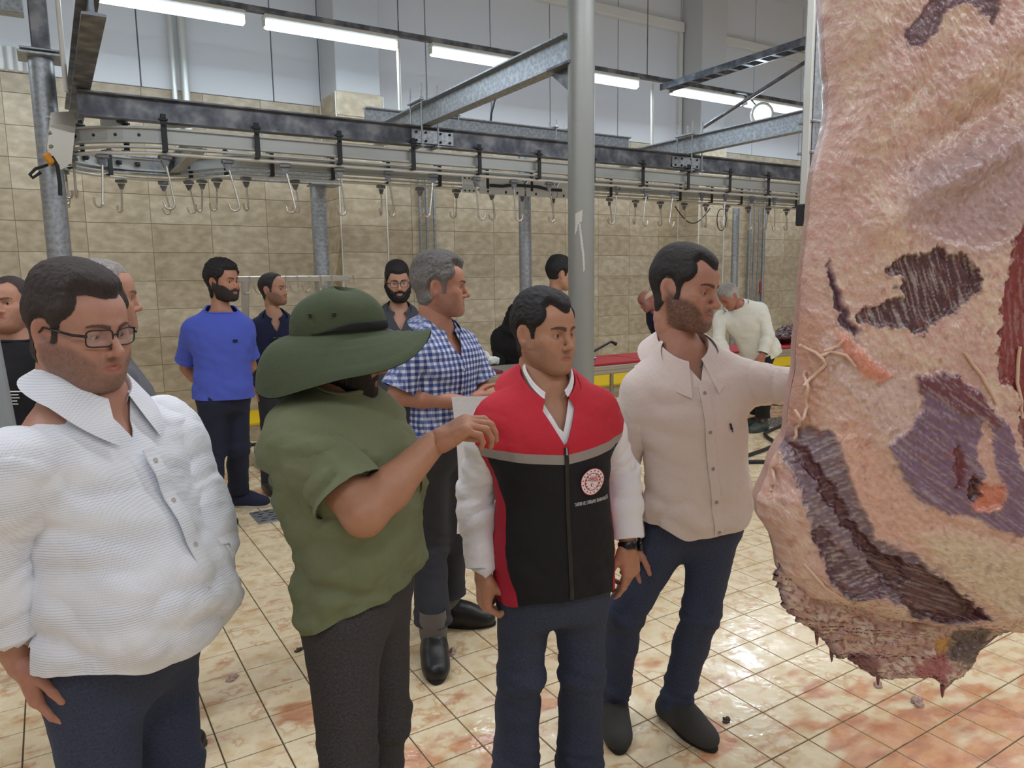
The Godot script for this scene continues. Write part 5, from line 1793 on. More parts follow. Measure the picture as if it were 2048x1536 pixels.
func bent_man_cap() -> void:
	var B := person({
		"label": "stooping person in a knitted cream cap and dark blue jacket behind the table", "at": Vector3(6.476, 0, -6.809), "yaw": -1.981, "h": 1.68, "cell": 0.022, "hcell": 0.0066, "bcell": 0.034,
		"j": {"neck": Vector3(-0.041, 1.297, 0.142), "pelvis": Vector3(-0.235, 0.787, -0.119), "sh0": Vector3(0.141, 1.193, 0.071), "sh1": Vector3(-0.195, 1.174, -0.051), "el0": Vector3(0.184, 0.892, 0.126), "el1": Vector3(-0.200, 0.857, -0.012), "wr0": Vector3(0.111, 0.736, 0.277), "wr1": Vector3(-0.178, 0.705, 0.179)},
		"hand0": {"dir": Vector3(0, -1, 0.2), "palm": Vector3(1, 0, 0), "cell": 0.009}, "hand1": {"dir": Vector3(0, -1, 0.2), "palm": Vector3(-1, 0, 0), "cell": 0.009},
		"head": {"at": Vector3(-0.034, 1.404, 0.230), "yaw": 0.175, "pitch": 0.55, "roll": 0.2, "scale": 1.05, "hair": "none", "tone": lin(178, 123, 112)},
		"pants": {"mat": M.darkpant}, "shoes": {"mat": M.leather},
		"top": {"called": "jacket", "mat": M.navy, "grow": 0.018, "hem": -0.10, "sleeve": 1.85, "sleeve_grow": 0.018}})
	var cm := MB.new()
	var xf := Transform3D(B.hb.scaled(Vector3.ONE * 1.05), B.hat)
	var rows := []
	for i in 9:
		var t := i / 8.0
		var row := []
		for j in 28:
			var a := TAU * j / 28.0
			var r := cos(t * PI * 0.5)
			row.append(xf * (Vector3(0, 0.035, -0.015) + Vector3(sin(a) * 0.086 * pow(r, 0.7), 0.092 * t - 0.01, cos(a) * 0.106 * pow(r, 0.7))))
		rows.append(row)
	cm.sheet(rows, true)
	part(B.root, "knitted_cap", cm.mesh(), cloth_mat("cap", Color8(216, 200, 160), 0.95, 200.0, 0.1))

func bent_woman() -> void:
	var B := person({
		"label": "person in black with a dark patterned headscarf stooping over the white sacks", "at": Vector3(4.307, 0, -6.978), "yaw": -0.203, "h": 1.66, "cell": 0.022, "hcell": 0.0085, "bcell": 0.034, "girth": 1.1,
		"j": {"neck": Vector3(-0.002, 1.180, 0.127), "pelvis": Vector3(0.048, 0.673, -0.174), "sh0": Vector3(-0.119, 1.035, 0.010), "sh1": Vector3(0.270, 1.022, 0.046), "el0": Vector3(-0.151, 0.724, 0.051), "el1": Vector3(0.232, 0.719, 0.192), "wr0": Vector3(-0.150, 0.587, 0.158), "wr1": Vector3(0.081, 0.584, 0.243)},
		"hand0": {"dir": Vector3(0, -1, 0.2), "palm": Vector3(1, 0, 0), "cell": 0.009}, "hand1": {"dir": Vector3(0, -1, 0.2), "palm": Vector3(-1, 0, 0), "cell": 0.009},
		"head": {"at": Vector3(0.012, 1.281, 0.217), "yaw": 0.175, "pitch": 0.7, "scale": 1.0, "hair": "none"},
		"pants": {"mat": M.black, "loose": 0.03}, "shoes": {"mat": M.leather},
		"top": {"called": "coat", "mat": M.black, "grow": 0.03, "hem": -0.10, "sleeve": 1.9, "sleeve_grow": 0.02, "amp": 1.3}})
	var sc := Field.new()
	var xf := Transform3D(B.hb, B.hat)
	sc.ell(xf * Vector3(0, 0.025, -0.02), Vector3(0.105, 0.125, 0.125), 0.04, B.hb)
	sc.cone(xf * Vector3(0, -0.07, -0.03), B.J.neck, 0.10, 0.13, 0.05)
	var face: Vector3 = xf * Vector3(0, -0.03, 0.13)
	var sp := sc.mesh(0.012).push(func(p: Vector3, _n: Vector3) -> float: return 0.012 * folds(p, Vector3(9, 9, 9))).cut(func(p: Vector3) -> float: return 0.075 - (p - face).length(), 0.004)
	var sm := mat(Color.WHITE, 0.8)
	sm.albedo_texture = noise_tex(256, 0.06, [[0.55, Color8(20, 20, 24)], [0.62, Color8(90, 90, 98)], [0.68, Color8(24, 24, 28)]], FastNoiseLite.TYPE_CELLULAR, 8, 1)
	triplanar(sm, 4.0)
	part(B.root, "headscarf", sp.mesh(), sm)
# ------------------------------------------------------------------ the hall
const WALL_Z := -8.35
const PX := 0.2035
const PZ := 0.206

func room_mats() -> void:
	# travertine wall tile
	var w := mat(Color.WHITE, 0.42)
	w.albedo_texture = noise_tex(1024, 0.011, [[0.2, Color8(186, 172, 147)], [0.5, Color8(199, 185, 160)], [0.8, Color8(214, 201, 178)]], FastNoiseLite.TYPE_SIMPLEX_SMOOTH, 21, 7, 24.0)
	triplanar(w, 0.62, true)
	w.uv1_scale = Vector3(0.5, 0.8, 0.5)
	M.wall_tile = w
	for k in 3:
		var v: StandardMaterial3D = w.duplicate()
		v.albedo_color = [Color8(242, 239, 234), Color8(250, 248, 245), Color8(233, 228, 221)][k]
		v.uv1_offset = Vector3(0.31 * k, 0.17 * k, 0.23)
		M["wall_tile%d" % k] = v
	M.grout = mat(Color8(196, 182, 156), 0.9)
	# floor tile: cream with drawn-out swirls; blood worked into it
	var f := mat(Color.WHITE, 0.20)
	f.albedo_texture = noise_tex(1024, 0.004, [[0.0, Color8(214, 180, 134)], [0.30, Color8(232, 210, 170)], [0.5, Color8(240, 223, 188)], [0.68, Color8(236, 216, 178)], [0.77, Color8(216, 180, 136)], [0.83, Color8(239, 221, 186)], [1.0, Color8(244, 231, 204)]], FastNoiseLite.TYPE_SIMPLEX_SMOOTH, 8, 5, 90.0)
	triplanar(f, 1.0, true)
	f.uv1_scale = Vector3(1.1, 1.1, 1.1)
	f.detail_enabled = true
	f.detail_blend_mode = BaseMaterial3D.BLEND_MODE_MIX
	f.detail_uv_layer = BaseMaterial3D.DETAIL_UV_2
	f.detail_albedo = blood_tex()
	f.uv2_triplanar = true
	f.uv2_world_triplanar = true
	f.uv2_scale = Vector3.ONE / 4.4
	f.heightmap_enabled = true
	f.heightmap_texture = noise_tex(512, 0.03, [], FastNoiseLite.TYPE_SIMPLEX_SMOOTH, 3, 4)
	f.heightmap_scale = 0.09
	f.roughness_texture = noise_tex(512, 0.012, [[0.3, Color(0.35, 0.35, 0.35)], [0.7, Color(1, 1, 1)]], FastNoiseLite.TYPE_SIMPLEX_SMOOTH, 31, 4)
	f.roughness = 0.36
	M.floor_tile = f
	M.floor_grout = mat(Color8(92, 76, 60), 0.85)
	M.panel = mat(Color8(226, 226, 228), 0.42)
	M.panel_gap = mat(Color8(150, 150, 154), 0.8)
	M.white_trim = mat(Color8(226, 224, 216), 0.4)
	M.concrete = mat(Color8(206, 206, 206), 0.8)
	var g := mat(Color.WHITE, 0.42, 0.75)     # galvanised steel
	g.albedo_texture = noise_tex(512, 0.035, [[0.0, Color8(138, 142, 148)], [0.5, Color8(168, 172, 176)], [1.0, Color8(196, 199, 202)]], FastNoiseLite.TYPE_CELLULAR, 5, 3)
	triplanar(g, 1.6, true)
	M.galv = g
	var d := mat(Color.WHITE, 0.5, 0.7)       # darker, weathered
	d.albedo_texture = noise_tex(512, 0.012, [[0.2, Color8(92, 95, 102)], [0.55, Color8(122, 124, 130)], [0.8, Color8(150, 150, 152)]], FastNoiseLite.TYPE_SIMPLEX_SMOOTH, 15, 5)
	triplanar(d, 0.9, true)
	M.dark_galv = d
	var b := mat(Color8(150, 152, 148), 0.5, 0.45)
	b.heightmap_enabled = true
	b.heightmap_texture = noise_tex(256, 0.05, [], FastNoiseLite.TYPE_SIMPLEX_SMOOTH, 2, 2)
	b.heightmap_scale = 0.05
	triplanar(b, 1.0, true)
	b.uv1_scale = Vector3(0.8, 14.0, 0.8)
	M.brushed = b
	M.rail = mat(Color8(184, 186, 183), 0.4, 0.35)
	M.bright = mat(Color8(216, 216, 210), 0.32, 0.35)
	M.hook = mat(Color8(206, 200, 190), 0.25, 0.9)
	M.iron = mat(Color8(58, 60, 64), 0.55, 0.5)
	M.white_plastic = mat(Color8(222, 224, 214), 0.5)
	M.yellow = mat(Color8(236, 196, 20), 0.45)
	M.red_board = mat(Color8(176, 34, 46), 0.5)
	M.steel = mat(Color8(190, 184, 172), 0.35, 0.7)
	M.rubber = mat(Color8(30, 31, 33), 0.6)
	M.plate = mat(Color8(214, 220, 220), 0.4, 0.2)
	var tube := mat(Color8(240, 246, 255), 0.4)
	tube.emission_enabled = true
	tube.emission = Color(0.80, 0.91, 1.0)
	tube.emission_energy_multiplier = 9.0
	M.tube = tube

# smears, drips and watery washes of blood over 4.4 m of floor, 1024 pixels
func blood_tex() -> ImageTexture:
	var im := Image.create(640, 640, false, Image.FORMAT_RGBA8)
	var n1 := FastNoiseLite.new()
	n1.seed = 5; n1.frequency = 0.0096; n1.fractal_octaves = 4
	var n2 := FastNoiseLite.new()
	n2.seed = 9; n2.frequency = 0.07; n2.fractal_octaves = 3
	n2.domain_warp_enabled = true; n2.domain_warp_amplitude = 16.0; n2.domain_warp_frequency = 0.032
	var n3 := FastNoiseLite.new()
	n3.seed = 19; n3.frequency = 0.032; n3.fractal_octaves = 3
	var s := 640.0 / 4.4
	var pool := [[2.55, -1.25, 0.42], [2.95, -1.05, 0.5], [2.30, -1.30, 0.28], [1.95, -1.75, 0.12], [1.25, -2.15, 0.13], [0.72, -2.75, 0.10], [3.35, -0.9, 0.5], [1.55, -2.3, 0.1], [0.95, -2.25, 0.09], [2.0, -2.35, 0.12], [1.3, -1.6, 0.12]]
	for y in 640:
		for x in 640:
			# texture x runs with world x, texture y with world z
			var a := n1.get_noise_2d(x, y)
			var streak := n2.get_noise_2d(x * 0.55, y * 1.25)
			var amt := clampf((streak - 0.31 + a * 0.35) * 3.2, 0.0, 1.0) * 0.42
			var near := 0.0
			for p in pool:
				var dx: float = fposmod(x / s - p[0] + 2.2, 4.4) - 2.2
				var dy: float = fposmod(y / s - p[1] + 2.2, 4.4) - 2.2
				var dd: float = sqrt(dx * dx + dy * dy) / p[2]
				if dd < 1.6: near = maxf(near, (1.6 - dd) / 1.6)
			if near > 0.0: amt = maxf(amt, clampf((near * 1.25 + n3.get_noise_2d(x * 0.7, y * 1.6) * 0.9 - 0.35) * 1.7, 0.0, 0.70))
			var dark := clampf(streak * 1.2 + 0.2, 0.0, 1.0)
			im.set_pixel(x, y, Color8(214, 140, 92).lerp(Color8(176, 74, 48), dark) * Color(1, 1, 1, 0) + Color(0, 0, 0, amt))
	return ImageTexture.create_from_image(im)

func tile_mesh(w: float, h: float, d: float, bev: float) -> ArrayMesh:    # face towards +z, back open
	var m := MB.new()
	var a := [Vector3(-w / 2, -h / 2, 0), Vector3(w / 2, -h / 2, 0), Vector3(w / 2, h / 2, 0), Vector3(-w / 2, h / 2, 0)]
	var o := []
	var f := []
	for q in a:
		o.append(q + Vector3(0, 0, d - bev))
		f.append(q - Vector3(signf(q.x) * bev, signf(q.y) * bev, 0) + Vector3(0, 0, d))
	m.quad(f[0], f[1], f[2], f[3])
	for k in 4:
		var l := (k + 1) % 4
		m.quad(o[k], o[l], f[l], f[k])
		m.quad(a[k], a[l], o[l], o[k])
	return m.mesh()

func slab(parent: Node, called: String, lo: Vector3, hi: Vector3, m: Material, bev := 0.0) -> MeshInstance3D:
	return part(parent, called, MB.new().box((lo + hi) * 0.5 - parent.position, hi - lo, Basis.IDENTITY, bev).mesh(), m)

func shell() -> void:
	var fl := structure("floor", "cream tiled floor with dark joints, wet and smeared with blood")
	slab(fl, "screed", Vector3(-5, -0.2, -8.6), Vector3(15, -0.005, 5.2), M.floor_grout)
	var tm := tile_mesh(PX - 0.0055, PZ - 0.0055, 0.006, 0.0012)
	var flat := Basis(Vector3.RIGHT, -PI / 2)
	var spots := []
	var eye := Transform3D(Basis.from_euler(Vector3(deg_to_rad(-8.02), deg_to_rad(-31.81), 0)), CAM).affine_inverse()
	for i in range(-27, 72):
		for j in range(-30, 40):
			var p := Vector3(0.595 + (i + 0.5) * PX, -0.006, -1.354 - (j + 0.5) * PZ)
			if p.x < -5 or p.x > 15 or p.z < -8.12 or p.z > 5: continue
			var q := eye * p
			var seen := q.z < -0.3 and absf(q.x / q.z) < 0.72 and absf(q.y / q.z) < 0.54
			spots.append([p.distance_to(CAM) + (0.0 if seen else 100.0), p])
	spots.sort_custom(func(a, b): return a[0] < b[0])
	var rng := RandomNumberGenerator.new()
	rng.seed = 77
	var rest := []
	for k in spots.size():
		var p: Vector3 = spots[k][1]
		var b := flat * Basis.from_euler(Vector3(rng.randf_range(-1, 1) * 0.0015, rng.randf_range(-1, 1) * 0.0015, 0))
		if k < 300:
			var o := part(fl, "floor_tile", tm, M.floor_tile, p)
			o.basis = b
		else: rest.append(Transform3D(b, p))
	var mm := MultiMesh.new()
	mm.transform_format = MultiMesh.TRANSFORM_3D
	mm.mesh = tm
	mm.instance_count = rest.size()
	for k in rest.size(): mm.set_instance_transform(k, rest[k])
	var mi := MultiMeshInstance3D.new()
	mi.multimesh = mm
	mi.material_override = M.floor_tile
	mi.name = "floor_tiles_beyond"
	mi.set_meta("kind", "stuff")
	fl.add_child(mi)
	# far wall: backing, tiles in courses to 3.6 m, insulated panels above
	var w := structure("wall_back", "far wall of brown travertine tiles with pale insulated panels above")
	slab(w, "backing", Vector3(-5, 0, -8.6), Vector3(15, 3.6, WALL_Z - 0.006), M.grout)
	slab(w, "panel_backing", Vector3(-5, 3.6, -8.6), Vector3(15, 6.2, WALL_Z - 0.03), M.panel_gap)
	var ys := [0.0, 0.29, 0.575, 0.86, 1.145, 1.43, 1.715, 2.0, 2.285, 2.57, 2.855, 3.14, 3.425, 3.6]
	var meshes := {}
	var piece := func(parent: Node, c: Vector3, wd: float, ht: float, turn: float) -> void:
		var key := "%.3f %.3f" % [wd, ht]
		if not meshes.has(key): meshes[key] = tile_mesh(wd - 0.004, ht - 0.004, 0.009, 0.0015)
		var o := part(parent, "wall_tile", meshes[key], M["wall_tile%d" % (rng.randi() % 3)], c)
		o.rotation.y = turn
	var outer := MB.new()
	for r in ys.size() - 1:
		if r == 0: continue
		var y0: float = ys[r]
		var y1: float = ys[r + 1]
		for span in [[-4.76, -0.77], [-0.77, 2.73], [3.26, 8.16], [8.69, 11.2], [11.2, 14.0]]:
			var x: float = 4.36 + 0.57 * floor((span[0] - 4.36) / 0.57)
			while x < span[1] - 0.01:
				var a := maxf(x, span[0])
				var b := minf(x + 0.57, span[1])
				if b - a > 0.02:
					var c := Vector3((a + b) / 2, (y0 + y1) / 2, WALL_Z - 0.006)
					if span[0] < -4 or span[0] > 11:
						outer.box(c + Vector3(0, 0, 0.0045), Vector3(b - a - 0.004, y1 - y0 - 0.004, 0.009))
					else: piece.call(w, c, b - a, y1 - y0, 0.0)
				x += 0.57
	var om := part(w, "wall_tiles_beyond", outer.mesh(), M.wall_tile0)
	om.set_meta("kind", "stuff")
	var joints := [-4.9, -3.75, -2.6, -1.45, -0.3, 0.95, 2.23, 2.74, 3.26, 4.04, 4.93, 5.83, 6.98, 8.16, 8.7, 9.75, 10.9, 12.0, 13.2, 14.6]
	for k in joints.size() - 1:
		slab(w, "wall_panel", Vector3(joints[k] + 0.006, 3.605, WALL_Z - 0.03), Vector3(joints[k + 1] - 0.006, 6.1, WALL_Z), M.panel, 0.004)
	# tiled pillars standing out of the wall
	for pl in [[2.73, 3.26, -7.83], [8.16, 8.69, -7.92]]:
		var p := structure("pillar_1" if pl[0] < 5 else "pillar_2", "tiled square pillar standing out of the far wall")
		slab(p, "core", Vector3(pl[0] + 0.012, 0, WALL_Z + 0.002), Vector3(pl[1] - 0.012, 3.67, pl[2] - 0.012), M.grout)
		slab(p, "upper_shaft", Vector3(pl[0] + 0.02, 3.67, WALL_Z + 0.002), Vector3(pl[1] - 0.02, 6.1, pl[2] - 0.02), M.concrete, 0.006)
		for r in range(0, ys.size() - 1):
			var y0: float = ys[r]
			var y1: float = ys[r + 1] if r < ys.size() - 2 else 3.66
			piece.call(p, Vector3((pl[0] + pl[1]) / 2, (y0 + y1) / 2, pl[2] - 0.012), pl[1] - pl[0] - 0.016, y1 - y0, 0.0)
			piece.call(p, Vector3(pl[0] + 0.012, (y0 + y1) / 2, (WALL_Z + pl[2]) / 2), absf(WALL_Z - pl[2]) - 0.02, y1 - y0, -PI / 2)
			piece.call(p, Vector3(pl[1] - 0.012, (y0 + y1) / 2, (WALL_Z + pl[2]) / 2), absf(WALL_Z - pl[2]) - 0.02, y1 - y0, PI / 2)
		for x in [pl[0], pl[1]]:
			part(p, "corner_trim", MB.new().tube([Vector3(x, 0.2, pl[2] - 0.004), Vector3(x, 3.66, pl[2] - 0.004)], 0.008, 8).mesh(), M.white_trim)
		part(p, "corner_trim", MB.new().tube([Vector3(pl[0], 0.2, WALL_Z + 0.006), Vector3(pl[0], 3.66, WALL_Z + 0.006)], 0.006, 6).mesh(), M.white_trim)
	# kerb with a yellow sloped coping along the foot of the wall
	var kb := structure("trim_1", "tiled kerb along the wall foot with a yellow sloped coping")
	for k in 34:
		var x := -4.9 + 0.57 * k
		slab(kb, "kerb_stone", Vector3(x + 0.002, 0, -8.34), Vector3(x + 0.568, 0.172, -8.10), M["wall_tile%d" % (k % 3)], 0.004)
	part(kb, "coping", MB.new().sweep([Vector3(-4.9, 0.0, -8.2), Vector3(14.4, 0.0, -8.2)], [Vector2(0.115, 0.172), Vector2(0.118, 0.195), Vector2(-0.13, 0.30), Vector2(-0.145, 0.172)]).mesh(), M.yellow, Vector3.ZERO, "yellow coping")
	# trims on the panels
	var t2 := structure("trim_2", "pale cable trunking high on the panels")
	slab(t2, "duct", Vector3(3.27, 5.20, WALL_Z), Vector3(8.15, 5.33, -8.26), M.white_trim, 0.008)
	slab(t2, "duct", Vector3(8.10, 3.7, WALL_Z), Vector3(8.155, 5.2, -8.29), M.white_trim, 0.005)
	slab(t2, "duct", Vector3(8.70, 5.16, WALL_Z), Vector3(14, 5.28, -8.26), M.white_trim, 0.008)
	var cm := MB.new()
	for k in 30:
		var x := -2.0 + k * 0.07
		cm.box(Vector3(x, 3.715, -8.325), Vector3(0.045, 0.22, 0.05), Basis.IDENTITY, 0.01)
	part(structure("trim_3", "ribbed pale strip at the foot of the wall panels"), "ribbed_strip", cm.mesh(), M.white_trim)
	# the rest of the shell
	for q in [["wall_left", Vector3(-5.25, 0, -8.6), Vector3(-5, 6.2, 5.2)], ["wall_right", Vector3(15, 0, -8.6), Vector3(15.25, 6.2, 5.2)], ["wall_front", Vector3(-5, 0, 5), Vector3(15, 6.2, 5.25)], ["ceiling", Vector3(-5, 6.0, -8.6), Vector3(15, 6.2, 5.2)]]:
		var st := structure(q[0], "plain pale %s of the hall" % ("ceiling" if q[0] == "ceiling" else "side wall"))
		slab(st, "lining", q[1], q[2], M.panel)

func lamps() -> void:
	# fluorescent battens hung in three rows across the hall
	var rows := [[-7.0, 3.94, [-2.4, -0.98, 0.39, 1.81, 3.43, 4.88, 6.68, 8.01, 9.4, 10.75]], [-2.6, 4.0, [-3.6, -2.0, -0.4, 1.2, 2.8, 4.4, 6.0, 7.6, 9.2]], [1.0, 4.0, [-3.2, -0.8, 1.6, 4.0, 6.4, 8.8]]]
	var tm := MB.new().tube([Vector3(-0.615, 0, 0), Vector3(0.615, 0, 0)], 0.042, 14).mesh()
	var bm := MB.new().box(Vector3(0, 0.058, 0), Vector3(1.27, 0.045, 0.11), Basis.IDENTITY, 0.012).box(Vector3(-0.628, 0.005, 0), Vector3(0.014, 0.06, 0.08), Basis.IDENTITY, 0.004).box(Vector3(0.628, 0.005, 0), Vector3(0.014, 0.06, 0.08), Basis.IDENTITY, 0.004).mesh()
	var names := ["far row over the rails", "middle row", "row behind the camera"]
	for r in 3:
		var row: Array = rows[r]
		for k in row[2].size():
			var x: float = row[2][k] + 0.635
			var lab: String = ["glowing fluorescent batten, %s from the left in the far row above the rails", "fluorescent batten, %s from the left in the row above the men", "fluorescent batten, %s from the left in the row behind the camera"][r] % ORD[k]
			var t := thing("fluorescent_lamp", lab, "lamp", Vector3(x, row[1], row[0]), 0.0, "fluorescent battens in the hall")
			part(t, "tube", tm, M.tube)
			part(t, "batten", bm, M.white_trim)
			var l := AreaLight3D.new()
			l.name = "tube_light"
			l.area_size = Vector2(1.2, 0.06)
			l.light_color = Color(0.93, 0.97, 1.0) if r == 0 else Color(0.985, 0.985, 1.0)
			l.light_energy = [1.25, 1.7, 2.4][r]
			l.area_range = 30.0
			l.shadow_enabled = true
			t.add_child(l, true)
			l.position = Vector3(0, -0.048, 0)
			l.rotation.x = -PI / 2
		var lm := MB.new()
		lm.box(Vector3(4.5, row[1] + 0.111, row[0]), Vector3(17.5, 0.05, 0.05))
		var lr := thing("lamp_rail", "long dark carrier rail above the %s of lamps" % ["far row", "middle row", "near row"][r], "rail")
		part(lr, "carrier", lm.mesh(), M.dark_galv)
		for x in [-3.0, 0.0, 3.1, 6.3, 9.6]:
			part(lr, "hanger_rod", MB.new().tube([Vector3(x, row[1] + 0.1, row[0]), Vector3(x, 6.0, row[0])], 0.006, 6).mesh(), M.dark_galv)
# ------------------------------------------------------------------ beams, columns, overhead rails and hooks
func i_beam(m: MB, a: Vector3, b: Vector3, h: float, w: float, tf := 0.011, tw := 0.008) -> void:
	# a, b: middle of the underside
	m.sweep([a, b], [Vector2(-w / 2, 0), Vector2(w / 2, 0), Vector2(w / 2, tf), Vector2(tw / 2, tf + 0.006), Vector2(tw / 2, h - tf - 0.006), Vector2(w / 2, h - tf), Vector2(w / 2, h), Vector2(-w / 2, h), Vector2(-w / 2, h - tf), Vector2(-tw / 2, h - tf - 0.006), Vector2(-tw / 2, tf + 0.006), Vector2(-w / 2, tf)])

func bolts(m: MB, spots: Array, dir: Vector3, r := 0.011) -> void:
	for p in spots: m.tube([p, p + dir * 0.011, p + dir * 0.013], [r, r, r * 0.6], 6)

func steelwork() -> void:
	var t: Node3D
	var m: MB
	# the beam the near rail hangs from, with two bolted joints
	t = thing("steel_beam", "long dark steel beam carrying the near overhead rail", "beam")
	m = MB.new()
	i_beam(m, Vector3(0.28, 2.825, -6.0), Vector3(2.93, 2.825, -6.0), 0.165, 0.10)
	i_beam(m, Vector3(2.94, 2.825, -6.0), Vector3(5.95, 2.825, -6.0), 0.165, 0.10)
	i_beam(m, Vector3(5.96, 2.825, -6.0), Vector3(13.5, 2.825, -6.0), 0.165, 0.10)
	part(t, "girder", m.mesh(), M.dark_galv)
	for x in [2.94, 5.955]:
		var pl := part(t, "splice_plate", MB.new().box(Vector3(x, 2.905, -5.985), Vector3(0.40, 0.115, 0.012), Basis.IDENTITY, 0.003).box(Vector3(x, 2.905, -6.015), Vector3(0.40, 0.115, 0.012), Basis.IDENTITY, 0.003).mesh(), M.galv)
		m = MB.new()
		var sp := []
		for k in [-0.16, -0.07, 0.07, 0.16]:
			for j in [-0.035, 0.035]: sp.append(Vector3(x + k, 2.905 + j, -5.979))
		bolts(m, sp, Vector3(0, 0, 1))
		part(pl, "bolts", m.mesh(), M.iron)
	# the far beam on its column, at the same height
	t = thing("steel_beam", "grey steel beam over the far rail, resting on the column before the pillar", "beam")
	m = MB.new()
	i_beam(m, Vector3(0.28, 2.655, -7.5), Vector3(2.60, 2.655, -7.5), 0.15, 0.10)
	part(t, "girder", m.mesh(), M.galv)
	m = MB.new()
	m.box(Vector3(2.45, 2.645, -7.5), Vector3(0.28, 0.016, 0.24), Basis.IDENTITY, 0.003)
	part(t, "bearing_plate", m.mesh(), M.galv)
	m = MB.new()
	i_beam(m, Vector3(1.06, 2.665, -7.45), Vector3(1.06, 2.665, -6.06), 0.14, 0.09)
	part(t, "cross_member", m.mesh(), M.galv)
	part(t, "end_plate", MB.new().box(Vector3(1.0, 2.73, -7.43), Vector3(0.012, 0.16, 0.12), Basis.IDENTITY, 0.003).mesh(), M.galv)
	# short galvanised beam riding on the cross beams
	t = thing("steel_beam", "bright galvanised beam lying on top of the cross beams", "beam")
	m = MB.new()
	i_beam(m, Vector3(2.72, 3.182, -7.0), Vector3(6.02, 3.182, -7.0), 0.15, 0.10)
	part(t, "girder", m.mesh(), M.galv)
	for x in [3.42, 3.70, 4.92, 5.12]:
		m = MB.new()
		m.box(Vector3(x, 3.345, -7.0), Vector3(0.05, 0.016, 0.17), Basis.IDENTITY, 0.003)
		for z in [-0.07, 0.07]: m.tube([Vector3(x, 3.42, -7.0 + z), Vector3(x, 3.02, -7.0 + z)], 0.006, 6)
		part(t, "clamp", m.mesh(), M.galv)
	# cross beams from the front columns
	var labs := ["dark cross beam at the left end, seen from below", "cross beam running from the thick middle column to the far rails", "cross beam running back beside the hanging post"]
	var spots := [[0.31, -4.37, -7.6, 3.0], [2.87, -3.90, -7.15, 2.995], [6.02, -3.0, -7.15, 2.995]]
	for k in 3:
		t = thing("cross_beam", labs[k], "beam")
		m = MB.new()
		var s: Array = spots[k]
		i_beam(m, Vector3(s[0], s[3], s[1]), Vector3(s[0], s[3], s[2]), 0.185, 0.10 if k else 0.11)
		part(t, "girder", m.mesh(), M.dark_galv if k == 0 else M.galv)
		if k == 0: continue
		# threaded clamps down to the rail beam
		for dx in [-0.075, 0.075]:
			m = MB.new()
			m.box(Vector3(s[0] + dx, 3.19, -6.0), Vector3(0.045, 0.018, 0.26), Basis.IDENTITY, 0.003)
			for z in [-0.11, 0.11]:
				m.tube([Vector3(s[0] + dx, 3.32, -6.0 + z), Vector3(s[0] + dx, 2.79, -6.0 + z)], 0.008, 6)
				bolts(m, [Vector3(s[0] + dx, 3.20, -6.0 + z)], Vector3.UP, 0.015)
			m.box(Vector3(s[0] + dx, 2.815, -6.0), Vector3(0.045, 0.014, 0.26), Basis.IDENTITY, 0.003)
			part(t, "clamp", m.mesh(), M.galv)
	# columns
	t = thing("steel_column", "thick brushed steel column in the middle of the hall with a pale smear", "column")
	part(t, "shaft", MB.new().lathe([Vector2(0.083, 0.0), Vector2(0.083, 6.0)], 32, Transform3D(Basis.IDENTITY, Vector3(2.885, 0, -3.8))).mesh(), M.brushed)
	part(t, "base_plate", MB.new().box(Vector3(2.885, 0.008, -3.8), Vector3(0.30, 0.016, 0.30), Basis.IDENTITY, 0.003).mesh(), M.galv)
	m = MB.new()
	m.box(Vector3(2.87, 2.985, -3.92), Vector3(0.16, 0.018, 0.24), Basis.IDENTITY, 0.003)
	m.extrude([Vector2(0, 0), Vector2(0.22, 0), Vector2(0, -0.16)], 0.012, Transform3D(Basis(Vector3(0, 0, -1), Vector3.UP, Vector3(1, 0, 0)), Vector3(2.87, 2.978, -3.87)))
	part(t, "gusset", m.mesh(), M.dark_galv)
	m = MB.new()      # pale smear: an arrow-like patch of old filler
	var cn := func(a: float, y: float, r: float) -> Vector3: return Vector3(2.885 + sin(a) * r, y, -3.8 + cos(a) * r)
	for poly in [[[-1.10, 2.08], [-0.55, 2.10], [-0.62, 2.03], [-0.86, 2.02], [-0.95, 1.98], [-1.12, 1.95]], [[-0.85, 2.02], [-0.70, 2.02], [-0.44, 1.84], [-0.36, 1.74], [-0.48, 1.72], [-0.60, 1.83]]]:
		var pv := PackedVector2Array()
		for q in poly: pv.append(Vector2(q[0] + 0.012 * sin(q[1] * 90.0), q[1]))
		for i in 30:
			for j in 70:
				var a := -1.15 + i * 0.03
				var y := 1.70 + j * 0.006
				if Geometry2D.is_point_in_polygon(Vector2(a, y), pv): m.quad(cn.call(a - 0.016, y - 0.003, 0.0842), cn.call(a + 0.016, y - 0.003, 0.0842), cn.call(a + 0.016, y + 0.003, 0.0842), cn.call(a - 0.016, y + 0.003, 0.0842))
	part(t, "filler_smear", m.mesh(), mat(Color8(196, 194, 186), 0.9), Vector3.ZERO, "pale smear of filler")
	t = thing("steel_column", "galvanised column at the left with a flange and square post on top", "column")
	part(t, "shaft", MB.new().lathe([Vector2(0.079, 0.0), Vector2(0.079, 3.25)], 28, Transform3D(Basis.IDENTITY, Vector3(0.095, 0, -6.35))).mesh(), M.galv)
	m = MB.new()
	m.box(Vector3(0.095, 3.26, -6.35), Vector3(0.27, 0.018, 0.27), Basis.IDENTITY, 0.003)
	m.box(Vector3(0.095, 3.29, -6.35), Vector3(0.24, 0.014, 0.24), Basis.IDENTITY, 0.003)
	part(t, "flange", m.mesh(), M.galv)
	part(t, "square_post", MB.new().box(Vector3(0.105, 4.65, -6.35), Vector3(0.115, 2.7, 0.115), Basis.IDENTITY, 0.008).mesh(), M.dark_galv)
	t = thing("steel_column", "galvanised column standing before the tiled pillar behind the sun hat", "column")
